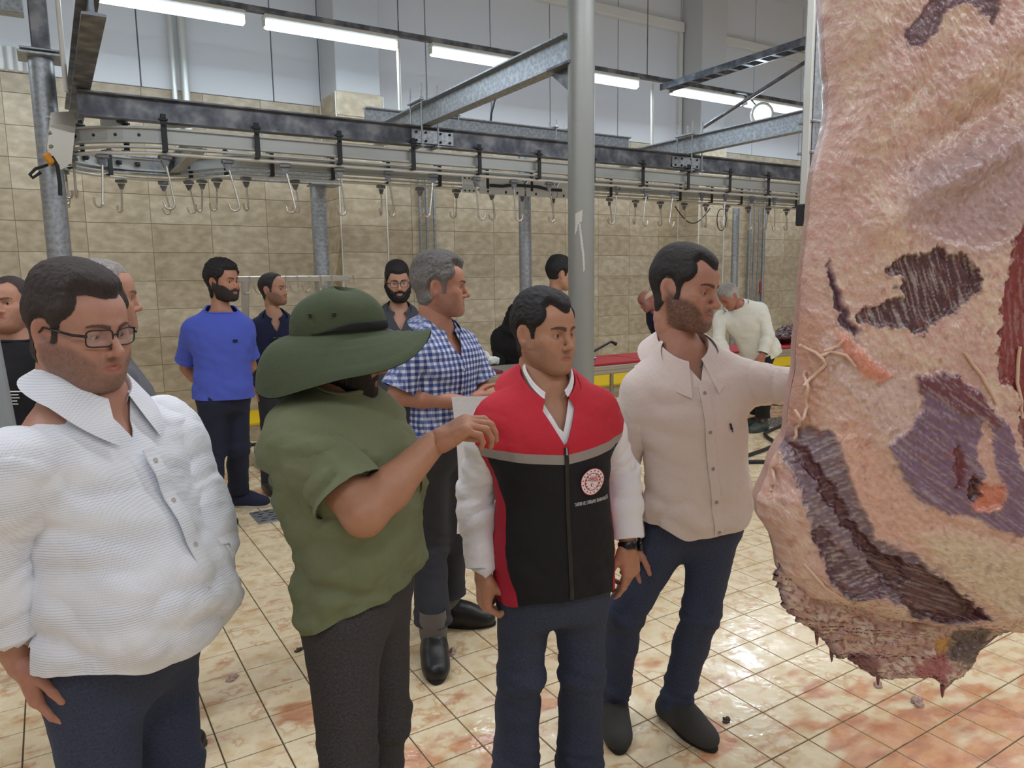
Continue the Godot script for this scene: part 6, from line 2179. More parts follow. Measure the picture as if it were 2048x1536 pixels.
	part(t, "shaft", MB.new().lathe([Vector2(0.079, 0.0), Vector2(0.079, 2.64)], 28, Transform3D(Basis.IDENTITY, Vector3(2.39, 0, -7.5))).mesh(), M.galv)
	t = thing("steel_column", "slim galvanised column behind the man in the vest", "column")
	part(t, "shaft", MB.new().lathe([Vector2(0.072, 0.0), Vector2(0.072, 3.18)], 24, Transform3D(Basis.IDENTITY, Vector3(4.70, 0, -7.25))).mesh(), M.galv)
	t = thing("steel_column", "thin grey pipe column beyond the man in the linen shirt", "column")
	part(t, "shaft", MB.new().lathe([Vector2(0.052, 0.0), Vector2(0.052, 2.68)], 20, Transform3D(Basis.IDENTITY, Vector3(8.75, 0, -7.75))).mesh(), M.galv)

func arc_pts(c: Vector3, r: float, a0: float, a1: float, n: int) -> Array:
	var o := []
	for k in n + 1:
		var a := lerpf(a0, a1, float(k) / n)
		o.append(c + Vector3(cos(a) * r, 0, sin(a) * r))
	return o

var track_pts := []
func track(dy: float) -> Array:
	# near straight, half circle at the left end, S back towards the room, far straight
	if track_pts.is_empty():
		for k in 13: track_pts.append(Vector3(13.3 - k * 1.035, 2.7, -6.0))
		track_pts.append_array(arc_pts(Vector3(0.86, 2.7, -6.75), 0.75, PI / 2 - 0.05, PI * 1.5, 22).map(func(p): return Vector3(p.x, p.y, -13.5 - p.z)) if false else arc_pts(Vector3(0.86, 2.7, -6.75), 0.75, PI / 2, PI * 1.5, 22))
		for k in 15:
			var u := k / 14.0
			track_pts.append(Vector3(0.95 + 0.62 * u, 2.7, -7.5 + 0.6 * sstep(0.0, 1.0, u)))
		for k in 12: track_pts.append(Vector3(1.75 + k * 1.05, 2.7, -6.9))
	return track_pts.map(func(p): return p + Vector3(0, dy, 0))

func rails() -> void:
	var t := thing("overhead_rail", "looped overhead trolley rail: near run, left-hand loop, S bend and far run", "rail")
	var bar := func(w: float, h: float) -> Array: return [Vector2(-w, -h), Vector2(w, -h), Vector2(w, h), Vector2(-w, h)]
	part(t, "upper_flange", MB.new().sweep(track(0.085), bar.call(0.030, 0.007)).mesh(), M.rail)
	part(t, "web", MB.new().sweep(track(0.035), bar.call(0.004, 0.045)).mesh(), M.rail)
	part(t, "middle_flange", MB.new().sweep(track(-0.012), bar.call(0.030, 0.007)).mesh(), M.rail)
	part(t, "lower_flange", MB.new().sweep(track(-0.048), bar.call(0.026, 0.006)).mesh(), M.rail)
	part(t, "guide_tube", MB.new().tube(track(-0.088), 0.014, 8).mesh(), M.bright)
	# hangers from the beams, every 0.62 m of the straight runs and round the loop
	var hang := func(p: Vector3, n: Vector3, top: float) -> void:
		var m := MB.new()
		var b := Basis(Vector3.UP.cross(n).normalized(), Vector3.UP, n)
		m.box(p + n * 0.052 + Vector3(0, (top - 2.66) / 2 - 0.04, 0), Vector3(0.038, top - 2.58, 0.012), b, 0.003)
		m.box(p + n * 0.026 + Vector3(0, -0.075, 0), Vector3(0.034, 0.012, 0.056), b, 0.002)
		m.box(p + n * 0.02 + Vector3(0, top - 2.70, 0), Vector3(0.06, 0.014, 0.10), b, 0.003)
		bolts(m, [p + n * 0.06 + Vector3(0, 0.10, 0)], n, 0.010)
		part(t, "hanger", m.mesh(), M.iron)
	for k in 18: hang.call(Vector3(0.80 + 0.645 * k, 2.70, -6.0), Vector3(0, 0, 1), 2.84)
	for k in 16: hang.call(Vector3(1.78 + 0.55 * k, 2.70, -6.9), Vector3(0, 0, 1), 2.83)
	for a in [2.0, 2.5, 3.1, 3.7, 4.25]:
		var n := Vector3(cos(a), 0, sin(a))
		hang.call(Vector3(0.86, 2.70, -6.75) + n * 0.75, -n, 2.82)
	hang.call(Vector3(1.18, 2.70, -7.37), Vector3(0, 0, 1), 2.82)
	hang.call(Vector3(1.42, 2.70, -7.05), Vector3(0, 0, 1), 2.82)
	# pale wedge blocks on top, dark trolley rollers along the loop
	var wedge := MB.new().extrude([Vector2(0, 0), Vector2(0.17, 0.02), Vector2(0.15, 0.05), Vector2(0.03, 0.085), Vector2(0, 0.07)], 0.02).mesh()
	for q in [[0.42, 2.80, -6.16, 0.3], [0.83, 2.80, -6.03, 0.05], [1.47, 2.79, -6.98, 0.1]]:
		var o := part(t, "guide_block", wedge, M.white_plastic, Vector3(q[0], q[1], q[2]))
		o.rotation.y = q[3]
	for k in 15:
		var a := 1.65 + k * 0.21
		var n := Vector3(cos(a), 0, sin(a))
		var p := Vector3(0.86, 2.735, -6.75) + n * 0.75 + n * (-0.024 if a < 3.1 else -0.024)
		var m := MB.new()
		m.tube([p - Vector3(0, 0.017, 0), p + Vector3(0, 0.017, 0)], 0.020, 10)
		m.tube([p + n * 0.03, p - n * 0.03], 0.012, 8)
		part(t, "roller", m.mesh(), M.iron)
	# end bracket with chain guide at the left
	var m := MB.new()
	m.extrude([Vector2(-0.05, 0.16), Vector2(0.09, 0.19), Vector2(0.10, 0.10), Vector2(0.05, -0.16), Vector2(-0.02, -0.22), Vector2(-0.09, -0.20), Vector2(-0.10, -0.08)], 0.02, Transform3D(Basis(Vector3.UP, 0.35), Vector3(0.17, 2.70, -6.18)))
	var sp := []
	for y in [0.12, 0.02, -0.07]: sp.append(Vector3(0.11, 2.70 + y, -6.14))
	bolts(m, sp, Vector3(-0.6, 0, 0.8).normalized(), 0.012)
	part(t, "end_bracket", m.mesh(), M.steel)
	# track switch on the far run
	m = MB.new()
	var z := -6.85
	m.box(Vector3(3.76, 2.66, z), Vector3(0.16, 0.18, 0.014), Basis.IDENTITY, 0.003)
	for q in [[4.16, 0.55], [4.66, 0.40], [5.02, 0.30]]:
		m.extrude([Vector2(-q[1] / 2, -0.095), Vector2(q[1] / 2, -0.095), Vector2(q[1] / 2, 0.02), Vector2(q[1] / 2 - 0.05, 0.075), Vector2(-q[1] / 2 + 0.05, 0.085), Vector2(-q[1] / 2, 0.03)], 0.014, Transform3D(Basis.IDENTITY, Vector3(q[0], 2.665, z)))
	var sw := part(t, "switch_plate", m.mesh(), M.plate, Vector3.ZERO, "pale steel switch plates")
	part(sw, "switch_bar", MB.new().sweep([Vector3(4.0, 2.655, z + 0.018), Vector3(4.15, 2.655, z + 0.018), Vector3(4.28, 2.675, z + 0.018), Vector3(4.60, 2.672, z + 0.018), Vector3(4.75, 2.650, z + 0.018), Vector3(4.92, 2.652, z + 0.018)], [Vector2(-0.006, -0.016), Vector2(0.006, -0.016), Vector2(0.006, 0.016), Vector2(-0.006, 0.016)]).mesh(), M.iron)
	m = MB.new()
	for x in [3.71, 3.76, 3.81, 3.98, 4.2, 4.34, 4.58, 4.78, 4.95, 5.1]: bolts(m, [Vector3(x, 2.59, z + 0.006), Vector3(x, 2.715 if x < 3.9 else 2.60, z + 0.006)], Vector3(0, 0, 1), 0.009)
	part(sw, "bolts", m.mesh(), M.iron)
	# orange pneumatic fitting and hose at the end bracket
	t = thing("hose_fitting", "orange hose coupling with black tails hooked on the rail's left end", "fitting")
	part(t, "coupling", MB.new().box(Vector3(0.085, 2.545, -6.125), Vector3(0.05, 0.075, 0.045), Basis(Vector3(0, 0, 1), 0.5), 0.010).mesh(), mat(Color8(226, 146, 24), 0.5))
	m = MB.new()
	m.tube([Vector3(0.07, 2.50, -6.11), Vector3(0.0, 2.46, -6.03), Vector3(-0.035, 2.42, -6.03), Vector3(-0.02, 2.40, -6.03), Vector3(0.03, 2.44, -6.03)], 0.011, 8)
	m.tube([Vector3(0.10, 2.56, -6.12), Vector3(0.13, 2.50, -6.12), Vector3(0.135, 2.38, -6.12), Vector3(0.13, 2.30, -6.12)], 0.013, 8)
	part(t, "tail", m.mesh(), M.rubber)
	# meat hooks, each on its own trolley
	var hk := func(len_: float, r: float) -> Array:
		var tm := MB.new()
		tm.extrude([Vector2(-0.032, 0), Vector2(0.032, 0), Vector2(0.012, -0.05), Vector2(-0.012, -0.05)], 0.014)
		tm.box(Vector3(0, 0.02, 0), Vector3(0.085, 0.024, 0.05), Basis.IDENTITY, 0.004)
		var p := [Vector3(0, -0.04, 0), Vector3(0.002, -len_ * 0.5, 0), Vector3(0, -len_ + r, 0)]
		for k in 9:
			var a := PI * k / 8.0 * 0.92
			p.append(Vector3(0, -len_ + r, 0) + Vector3(-r + r * cos(a), -r * sin(a), 0))
		p.append(p[-1] + Vector3(-0.004, 0.035, 0))
		var hm := MB.new().tube(p, [0.008, 0.008, 0.0085, 0.009, 0.009, 0.009, 0.009, 0.009, 0.009, 0.009, 0.0088, 0.0085, 0.008, 0.004].slice(0, p.size()), 8)
		return [tm.mesh(), hm.mesh()]
	var long_: Array = hk.call(0.34, 0.034)
	var short_: Array = hk.call(0.25, 0.030)
	var rng := RandomNumberGenerator.new()
	rng.seed = 5
	var hang_hook := func(p: Vector3, kind: Array, turn: float, swing: float, label: String, group: String) -> void:
		var h := thing("meat_hook", label, "hook", p, turn, group)
		part(h, "trolley", kind[0], M.dark_galv)
		var o := part(h, "hook", kind[1], M.hook)
		o.rotation = Vector3(0.0, rng.randf_range(-0.6, 0.6), swing)
	var nth := 0
	for x in [0.41, 0.80, 1.23, 1.66, 2.10, 2.52, 2.94, 3.37, 3.77, 4.17, 5.01, 5.41, 5.79, 6.22, 6.59, 7.03, 7.43]:
		hang_hook.call(Vector3(x, 2.565, -6.0 if x > 0.7 else -6.14), long_, rng.randf_range(-0.5, 0.5) + (PI if rng.randf() < 0.25 else 0.0), rng.randf_range(-0.22, 0.22), "steel meat hook, %s from the left on the near run of the rail" % ORD[nth], "hooks on the near rail")
		nth += 1
	nth = 0
	for x in [1.56, 1.99, 2.82, 3.23, 3.64, 4.06, 4.44, 4.85, 5.65, 6.05, 6.45, 6.85, 7.23, 7.61, 8.03, 8.42, 8.80]:
		hang_hook.call(Vector3(x, 2.565, -6.9), short_, rng.randf_range(-0.5, 0.5), rng.randf_range(-0.12, 0.22), "short steel meat hook, %s from the left on the far straight run" % ORD[nth], "hooks on the far rail")
		nth += 1
	nth = 0
	for x in [0.63, 0.97, 1.16, 1.25, 1.35]:
		hang_hook.call(Vector3(x, 2.565, -7.5 + 0.6 * sstep(0.0, 1.0, (x - 0.95) / 0.62)), short_, rng.randf_range(-0.6, 0.6), rng.randf_range(-0.25, 0.25), "short steel meat hook, %s from the left under the loop's far side and bend" % ORD[nth], "hooks under the loop and bend")
		nth += 1
	nth = 0
	for a in [2.55, 2.75, 2.95, 3.15, 3.4, 3.65]:
		hang_hook.call(Vector3(0.86 + cos(a) * 0.75, 2.565, -6.75 + sin(a) * 0.75), short_, a * 3.0, rng.randf_range(-0.3, 0.3), "steel meat hook bunched at the loop's left end, %s counting from the front" % ORD[nth], "hooks bunched at the loop end")
		nth += 1

func services() -> void:
	var t: Node3D
	var m: MB
	# vertical pipes
	for q in [["pair of bright pipes running down the panels left of the first lamp", [[1.24, 6.0, 2.9, 0.028], [1.345, 6.0, 2.9, 0.040]]], ["three thin conduits on the wall behind the gingham shirt", [[3.87, 3.0, 0.3, 0.016], [3.96, 3.0, 0.3, 0.018], [4.06, 3.0, 0.3, 0.018]]], ["bundle of four grey pipes with valves at the right of the wall", [[9.68, 3.4, 1.0, 0.030], [9.79, 3.2, 1.15, 0.014], [9.90, 3.2, 1.15, 0.014], [10.02, 3.4, 1.0, 0.026]]]]:
		t = thing("pipe_run", q[0], "pipes")
		for p in q[1]: part(t, "pipe", MB.new().tube([Vector3(p[0], p[1], -8.28), Vector3(p[0], p[2], -8.28)], p[3], 10).mesh(), M.bright if q[1].size() == 2 else M.galv)
		if q[1].size() == 4:
			part(t, "valve", MB.new().box(Vector3(9.85, 1.25, -8.26), Vector3(0.34, 0.05, 0.06), Basis.IDENTITY, 0.01).mesh(), M.galv)
			part(t, "handle", MB.new().box(Vector3(9.92, 1.5, -8.24), Vector3(0.025, 0.2, 0.03), Basis.IDENTITY, 0.008).mesh(), mat(Color8(170, 40, 40), 0.5))
			part(t, "tap", MB.new().tube([Vector3(9.86, 1.2, -8.25), Vector3(9.86, 1.05, -8.22), Vector3(9.90, 1.0, -8.18), Vector3(9.95, 1.02, -8.16), Vector3(9.95, 0.95, -8.16)], 0.018, 8).mesh(), M.galv)
	t = thing("conduit", "thin white conduit dropping beside the left column", "pipe")
	part(t, "pipe", MB.new().tube([Vector3(0.22, 6.0, -6.1), Vector3(0.225, 3.0, -6.12)], 0.016, 8).mesh(), M.white_trim)
	t = thing("steel_beam", "galvanised box beam at the top left corner", "beam")
	part(t, "girder", MB.new().box(Vector3(-1.2, 3.66, -6.55), Vector3(2.45, 0.16, 0.12), Basis.IDENTITY, 0.006).mesh(), M.galv)
	# lamp droppers standing on the galvanised beam
	for q in [[3.09, "white dropper pole between the far beam and the second lamp"], [6.32, "white dropper pole under the lamps right of the thick column"]]:
		t = thing("dropper_pole", q[1], "pole")
		part(t, "pole", MB.new().tube([Vector3(q[0], 3.97, -7.0 if q[0] < 5 else -6.935), Vector3(q[0], 3.334 if q[0] < 5 else 2.79, -7.0 if q[0] < 5 else -6.91)], 0.018, 10).mesh(), M.white_trim)
	t = thing("cable", "black cable arching between the cross beam and the galvanised beam", "cable")
	part(t, "cord", MB.new().tube([Vector3(4.22, 3.62, -7.0), Vector3(4.17, 3.55, -7.0), Vector3(4.13, 3.42, -7.0), Vector3(4.12, 3.33, -7.0)], 0.012, 8).mesh(), M.rubber)
	# cable tray towards the right and a brace
	t = thing("cable_tray", "perforated cable tray running back above the right-hand cross beam", "tray")
	m = MB.new()
	m.box(Vector3(6.42, 3.93, -4.6), Vector3(0.012, 0.07, 4.6)); m.box(Vector3(6.58, 3.93, -4.6), Vector3(0.012, 0.07, 4.6))
	for k in 24: m.box(Vector3(6.5, 3.90, -6.8 + k * 0.19), Vector3(0.17, 0.008, 0.05))
	part(t, "tray", m.mesh(), M.dark_galv)
	t = thing("brace", "slanting steel brace under the cable tray at the right", "brace")
	part(t, "rod", MB.new().tube([Vector3(7.0, 3.50, -6.75), Vector3(7.0, 3.92, -5.3)], 0.022, 8).mesh(), M.dark_galv)
	part(t, "hanger", MB.new().tube([Vector3(7.0, 3.92, -5.3), Vector3(7.0, 6.0, -5.3)], 0.010, 8).mesh(), M.dark_galv)
	t = thing("round_lamp", "round white floodlight glowing beside the far lamps", "lamp", Vector3(7.75, 3.68, -6.50), -0.6)
	part(t, "housing", MB.new().lathe([Vector2(0.0, -0.06), Vector2(0.13, -0.05), Vector2(0.145, 0.03), Vector2(0.12, 0.05), Vector2(0.11, 0.03)], 24, Transform3D(Basis(Vector3.RIGHT, PI / 2), Vector3.ZERO)).mesh(), M.white_trim)
	var back := t.transform.affine_inverse()
	part(t, "bracket", MB.new().tube([Vector3(0, 0.05, -0.05), back * Vector3(7.75, 3.98, -6.75), back * Vector3(7.75, 4.05, -6.99)], 0.012, 8).mesh(), M.dark_galv)
	var gl := mat(Color8(230, 240, 255), 0.3)
	gl.emission_enabled = true; gl.emission = Color(0.75, 0.88, 1.0); gl.emission_energy_multiplier = 2.2
	part(t, "lens", MB.new().lathe([Vector2(0.11, 0.03), Vector2(0.075, 0.045), Vector2(0.06, 0.03), Vector2(0.03, 0.042), Vector2(0.0, 0.045)], 24, Transform3D(Basis(Vector3.RIGHT, PI / 2), Vector3.ZERO)).mesh(), gl)
	var l := SpotLight3D.new()
	l.name = "lamp_light"
	l.light_color = Color(0.85, 0.93, 1.0); l.light_energy = 1.5; l.spot_angle = 70; l.light_size = 0.1; l.spot_range = 25; l.shadow_enabled = true
	t.add_child(l); l.position = Vector3(0, 0, 0.09); l.rotation.y = PI
	# the hanging guide post by the carcass
	t = thing("guide_post", "grey hanging guide post with a black end block beside the carcass", "post")
	m = MB.new()
	m.sweep([Vector3(4.045, 2.02, -3.0), Vector3(4.045, 6.0, -3.0)], [Vector2(-0.07, -0.05), Vector2(0.07, -0.05), Vector2(0.07, 0.05), Vector2(-0.07, 0.05)]) if false else m.box(Vector3(4.045, 4.03, -3.0), Vector3(0.105, 3.94, 0.09), Basis.IDENTITY, 0.008)
	part(t, "channel", m.mesh(), M.galv)
	part(t, "edge_rail", MB.new().box(Vector3(3.975, 4.03, -2.99), Vector3(0.022, 3.94, 0.05), Basis.IDENTITY, 0.004).mesh(), M.bright)
	part(t, "end_block", MB.new().box(Vector3(3.99, 2.05, -2.98), Vector3(0.075, 0.13, 0.11), Basis.IDENTITY, 0.008).tube([Vector3(3.99, 1.99, -2.97), Vector3(4.0, 1.93, -2.97), Vector3(3.99, 1.90, -2.97)], 0.016, 8).mesh(), M.rubber)
	for y in [2.42, 2.60]:
		part(t, "strap", MB.new().box(Vector3(4.045, y, -3.0), Vector3(0.15, 0.014, 0.11), Basis.IDENTITY, 0.003).mesh(), M.galv)
	t = thing("leaning_post", "smooth grey post cut by the left edge of the view", "post")
	part(t, "shaft", MB.new().tube([Vector3(-0.245, 1.76, -3.71), Vector3(-0.185, 0.9, -3.65), Vector3(-0.125, 0.0, -3.59)], 0.042, 16).mesh(), mat(Color8(150, 156, 160), 0.5, 0.2))
	# looping cables on the wall by the pipes
	t = thing("cable", "black cable drooping in two loops under the far rail at the right", "cable")
	m = MB.new()
	var pts := []
	for k in 15:
		var u := k / 14.0
		pts.append(Vector3(6.72 + 0.62 * u, 2.56 - 0.20 * sin(PI * u), -6.93))
	m.tube(pts, 0.007, 6)
	pts = []
	for k in 19:
		var a := TAU * k / 18.0
		pts.append(Vector3(7.55 + 0.09 * sin(a) * (1.0 if k < 10 else 0.9), 2.42 - 0.14 * cos(a) + (0.0), -6.93))
	m.tube(pts, 0.006, 6)
	part(t, "cord", m.mesh(), M.rubber)

func far_things() -> void:
	var t: Node3D
	var m: MB
	# rack with hooks behind the men
	t = thing("hook_rack", "grey steel rack behind the blue and navy shirts", "rack")
	m = MB.new().box(Vector3(1.97, 1.715, -7.0), Vector3(1.04, 0.055, 0.05), Basis.IDENTITY, 0.005)
	part(t, "top_bar", m.mesh(), M.steel)
	for x in [1.47, 2.22]:
		part(t, "leg", MB.new().box(Vector3(x, 0.85, -7.0), Vector3(0.06, 1.70, 0.05), Basis(Vector3(0, 0, 1), -0.06 if x < 2 else 0.0), 0.006).mesh(), M.steel)
		part(t, "foot", MB.new().box(Vector3(x + (0.05 if x < 2 else 0.0), 0.03, -7.0), Vector3(0.07, 0.06, 0.6), Basis.IDENTITY, 0.008).mesh(), M.steel)
	for k in 10:
		var h := thing("rack_hook", "bright S hook, %s from the left on the grey rack" % ORD[k], "hook", Vector3(1.52 + k * 0.108, 1.70, -6.965), 0.2 + 0.13 * (k % 3), "S hooks on the rack")
		var p := [Vector3(0.035, 0.04, 0), Vector3(0.04, 0.0, 0)]
		for q in 9:
			var a := PI * q / 8.0
			p.append(Vector3(0.04 * cos(a), -0.07 - 0.04 * sin(a), 0))
		p.append(Vector3(-0.052, -0.045, 0))
		part(h, "hook", MB.new().tube(p, 0.0065, 8).mesh(), M.hook)
	# drain grates let into the floor
	for q in [[Vector3(1.24, 0.0, -5.355), 0.24, 0.31, "steel drain grate in the floor beside the sneakers"], [Vector3(7.08, 0.0, -5.58), 0.55, 0.34, "long drain grate by the rubber boots"]]:
		t = thing("drain_grate", q[3], "drain", q[0])
		part(t, "plate", MB.new().box(Vector3(0, 0.002, 0), Vector3(q[1], 0.008, q[2]), Basis.IDENTITY, 0.002).mesh(), M.galv)
		m = MB.new()
		for i in int(q[1] / 0.075):
			for j in int(q[2] / 0.055):
				m.lathe([Vector2(0.014, 0.0), Vector2(0.013, 0.0006), Vector2(0.0, 0.0006)], 8, Transform3D(Basis.from_scale(Vector3(1.7, 1, 0.8)), Vector3(-q[1] / 2 + 0.045 + i * 0.075 + 0.02 * (j % 2), 0.0062, -q[2] / 2 + 0.035 + j * 0.055)))
		part(t, "holes", m.mesh(), M.rubber)
	# the long red-topped cutting table
	t = thing("cutting_table", "long steel table with red cutting boards before the far wall", "table")
	part(t, "worktop", MB.new().box(Vector3(7.6, 0.80, -6.050), Vector3(9.0, 0.045, 0.72), Basis.IDENTITY, 0.006).mesh(), M.steel)
	part(t, "apron", MB.new().box(Vector3(7.6, 0.765, -5.710), Vector3(9.0, 0.05, 0.02), Basis.IDENTITY, 0.004).mesh(), M.steel)
	for k in range(1, 9): part(t, "cutting_board", MB.new().box(Vector3(3.65 + k * 1.0, 0.836, -6.020), Vector3(0.98, 0.03, 0.60), Basis.IDENTITY, 0.008).mesh(), M.red_board)
	for x in [3.2, 5.2, 7.2, 9.2, 11.9]:
		for z in [-6.3, -5.8]: part(t, "leg", MB.new().tube([Vector3(x, 0, z), Vector3(x, 0.78, z)], 0.022, 8).mesh(), M.steel)
	t = thing("steel_rod", "dark rod lying above the red boards at the far side", "rod")
	part(t, "rod", MB.new().tube([Vector3(4.7, 0.865, -6.160), Vector3(5.15, 1.0, -6.250), Vector3(5.22, 0.97, -6.250)], [0.014, 0.014, 0.022], 8).mesh(), M.iron)
	for q in [[Vector3(4.42, 0.856, -5.920), Color8(206, 186, 176), "small pale cup on the red board nearest the thick column"], [Vector3(4.62, 0.856, -5.900), Color8(70, 84, 150), "small blue and white ball on the red board"]]:
		t = thing("cup", q[2], "cup", q[0])
		part(t, "bowl", MB.new().ball(Vector3(0, 0.030, 0), Vector3(0.034, 0.032, 0.034), 14, 10).mesh(), mat(q[1], 0.4))
		part(t, "rim", MB.new().tube(arc_pts(Vector3(0, 0.034, 0.006), 0.03, 0, TAU, 14), 0.006, 6).mesh(), M.white)
	# white sacks
	var f := Field.new()
	for q in [[3.26, 0.925, -5.960, 0.16, 0.05, 0.12], [3.34, 0.97, -6.000, 0.13, 0.06, 0.11], [3.22, 1.03, -6.020, 0.10, 0.05, 0.09], [3.46, 0.94, -5.900, 0.06, 0.03, 0.05]]:
		f.ell(Vector3(q[0], q[1], q[2]), Vector3(q[3], q[4], q[5]), 0.02)
	var sk := f.mesh(0.014).push(func(p: Vector3, _n: Vector3) -> float: return 0.02 * folds(p, Vector3(10, 14, 10)))
	t = thing("sack_pile", "crumpled white plastic sacks heaped on the table's left end", "sacks")
	part(t, "sacks", sk.mesh(), cloth_mat("sack", Color8(226, 230, 226), 0.5))
	part(t, "green_stripe", MB.new().box(Vector3(3.26, 0.90, -5.835), Vector3(0.22, 0.012, 0.01), Basis.IDENTITY, 0.003).mesh(), mat(Color8(30, 110, 90), 0.5))
	t = thing("crate", "low maroon and white patterned box under the white sacks", "box")
	part(t, "body", MB.new().box(Vector3(3.30, 0.838, -5.920), Vector3(0.42, 0.03, 0.22), Basis.IDENTITY, 0.004).mesh(), mat(Color8(126, 60, 70), 0.7))
	# offal on the table and meat on the floor far right
	f = Field.new()
	f.ell(Vector3(8.0, 0.965, -6.05), Vector3(0.30, 0.085, 0.2), 0.05)
	f.ell(Vector3(7.6, 0.935, -6.0), Vector3(0.22, 0.05, 0.16), 0.05)
	t = thing("offal", "dark red heap of offal on the table's red boards at the right", "meat")
	part(t, "heap", f.mesh(0.02).push(func(p: Vector3, _n: Vector3) -> float: return 0.03 * folds(p, Vector3(9, 9, 9))).mesh(), mat(Color8(64, 26, 32), 0.35))
	f = Field.new()
	f.ell(Vector3(8.5, 0.12, -6.45), Vector3(0.42, 0.14, 0.2), 0.05)
	f.ell(Vector3(8.15, 0.09, -6.35), Vector3(0.25, 0.09, 0.16), 0.05)
	t = thing("meat_pile", "pale pink pile of meat on the floor beyond the linen shirt", "meat")
	part(t, "heap", f.mesh(0.02).push(func(p: Vector3, _n: Vector3) -> float: return 0.04 * folds(p, Vector3(7, 9, 7))).mesh(), mat(Color8(214, 150, 140), 0.35))
	# hoses
	for q in [["black hose lying along the kerb behind the white shirt", [Vector3(0.2, 0.02, -7.75), Vector3(0.7, 0.02, -7.85), Vector3(1.1, 0.025, -7.9), Vector3(1.5, 0.02, -7.85), Vector3(2.2, 0.02, -7.8), Vector3(3.0, 0.02, -7.9)]], ["thin black hose curled on the tiles left of the sneakers", [Vector3(0.98, 0.01, -6.9), Vector3(0.88, 0.01, -6.6), Vector3(0.95, 0.01, -6.3), Vector3(1.2, 0.01, -6.1)]], ["black hose curling over the floor between the linen shirt and the carcass", [Vector3(6.9, 0.02, -5.35), Vector3(6.35, 0.02, -5.15), Vector3(6.15, 0.02, -4.88), Vector3(5.95, 0.02, -4.72), Vector3(5.55, 0.02, -4.62), Vector3(5.2, 0.02, -4.55), Vector3(4.9, 0.02, -4.6), Vector3(5.3, 0.02, -4.4), Vector3(5.5, 0.02, -4.25)]]]:
		var cv := Curve3D.new()
		var ps: Array = q[1]
		for k in ps.size():
			var tg: Vector3 = (ps[mini(k + 1, ps.size() - 1)] - ps[maxi(k - 1, 0)]) / 6.0
			cv.add_point(ps[k], -tg, tg)
		var pp := []
		for k in 41: pp.append(cv.sample_baked(cv.get_baked_length() * k / 40.0))
		t = thing("hose", q[0], "hose")
		part(t, "tube", MB.new().tube(pp, 0.018 if ps[0].y > 0.015 else 0.009, 8).mesh(), M.rubber)
	# scraps on the floor
	for q in [[0.53, -3.16, 0.026, "pale scrap of fat on the tiles right of the blue jeans"], [2.77, -1.63, 0.022, "greyish scrap of meat on the wet tiles below the carcass"], [2.78, -1.47, 0.030, "larger torn scrap on the bloody tiles below the carcass"], [0.84, -3.25, 0.018, "tiny dark crumb on the tiles beside the dark trousers"], [1.42, -2.84, 0.028, "dark scrap on a tile joint by the black boot"], [2.06, -1.80, 0.018, "small grey crumb beside the linen man's shoe"]]:
		f = Field.new()
		var r: float = q[2]
		f.ell(Vector3(0, r * 0.15, 0), Vector3(r, r * 0.2, r * 0.6), 0.01)
		f.ell(Vector3(r * 0.6, r * 0.15, r * 0.2), Vector3(r * 0.5, r * 0.2, r * 0.4), 0.01)
		t = thing("meat_scrap", q[3], "scrap", Vector3(q[0], 0, q[1]), r * 30)
		part(t, "scrap", f.mesh(r * 0.13).push(func(p: Vector3, _n: Vector3) -> float: return r * 0.5 * folds(p, Vector3.ONE * (0.9 / r))).mesh(), mat(Color8(190, 160, 152) if r > 0.021 else Color8(70, 62, 54), 0.4))
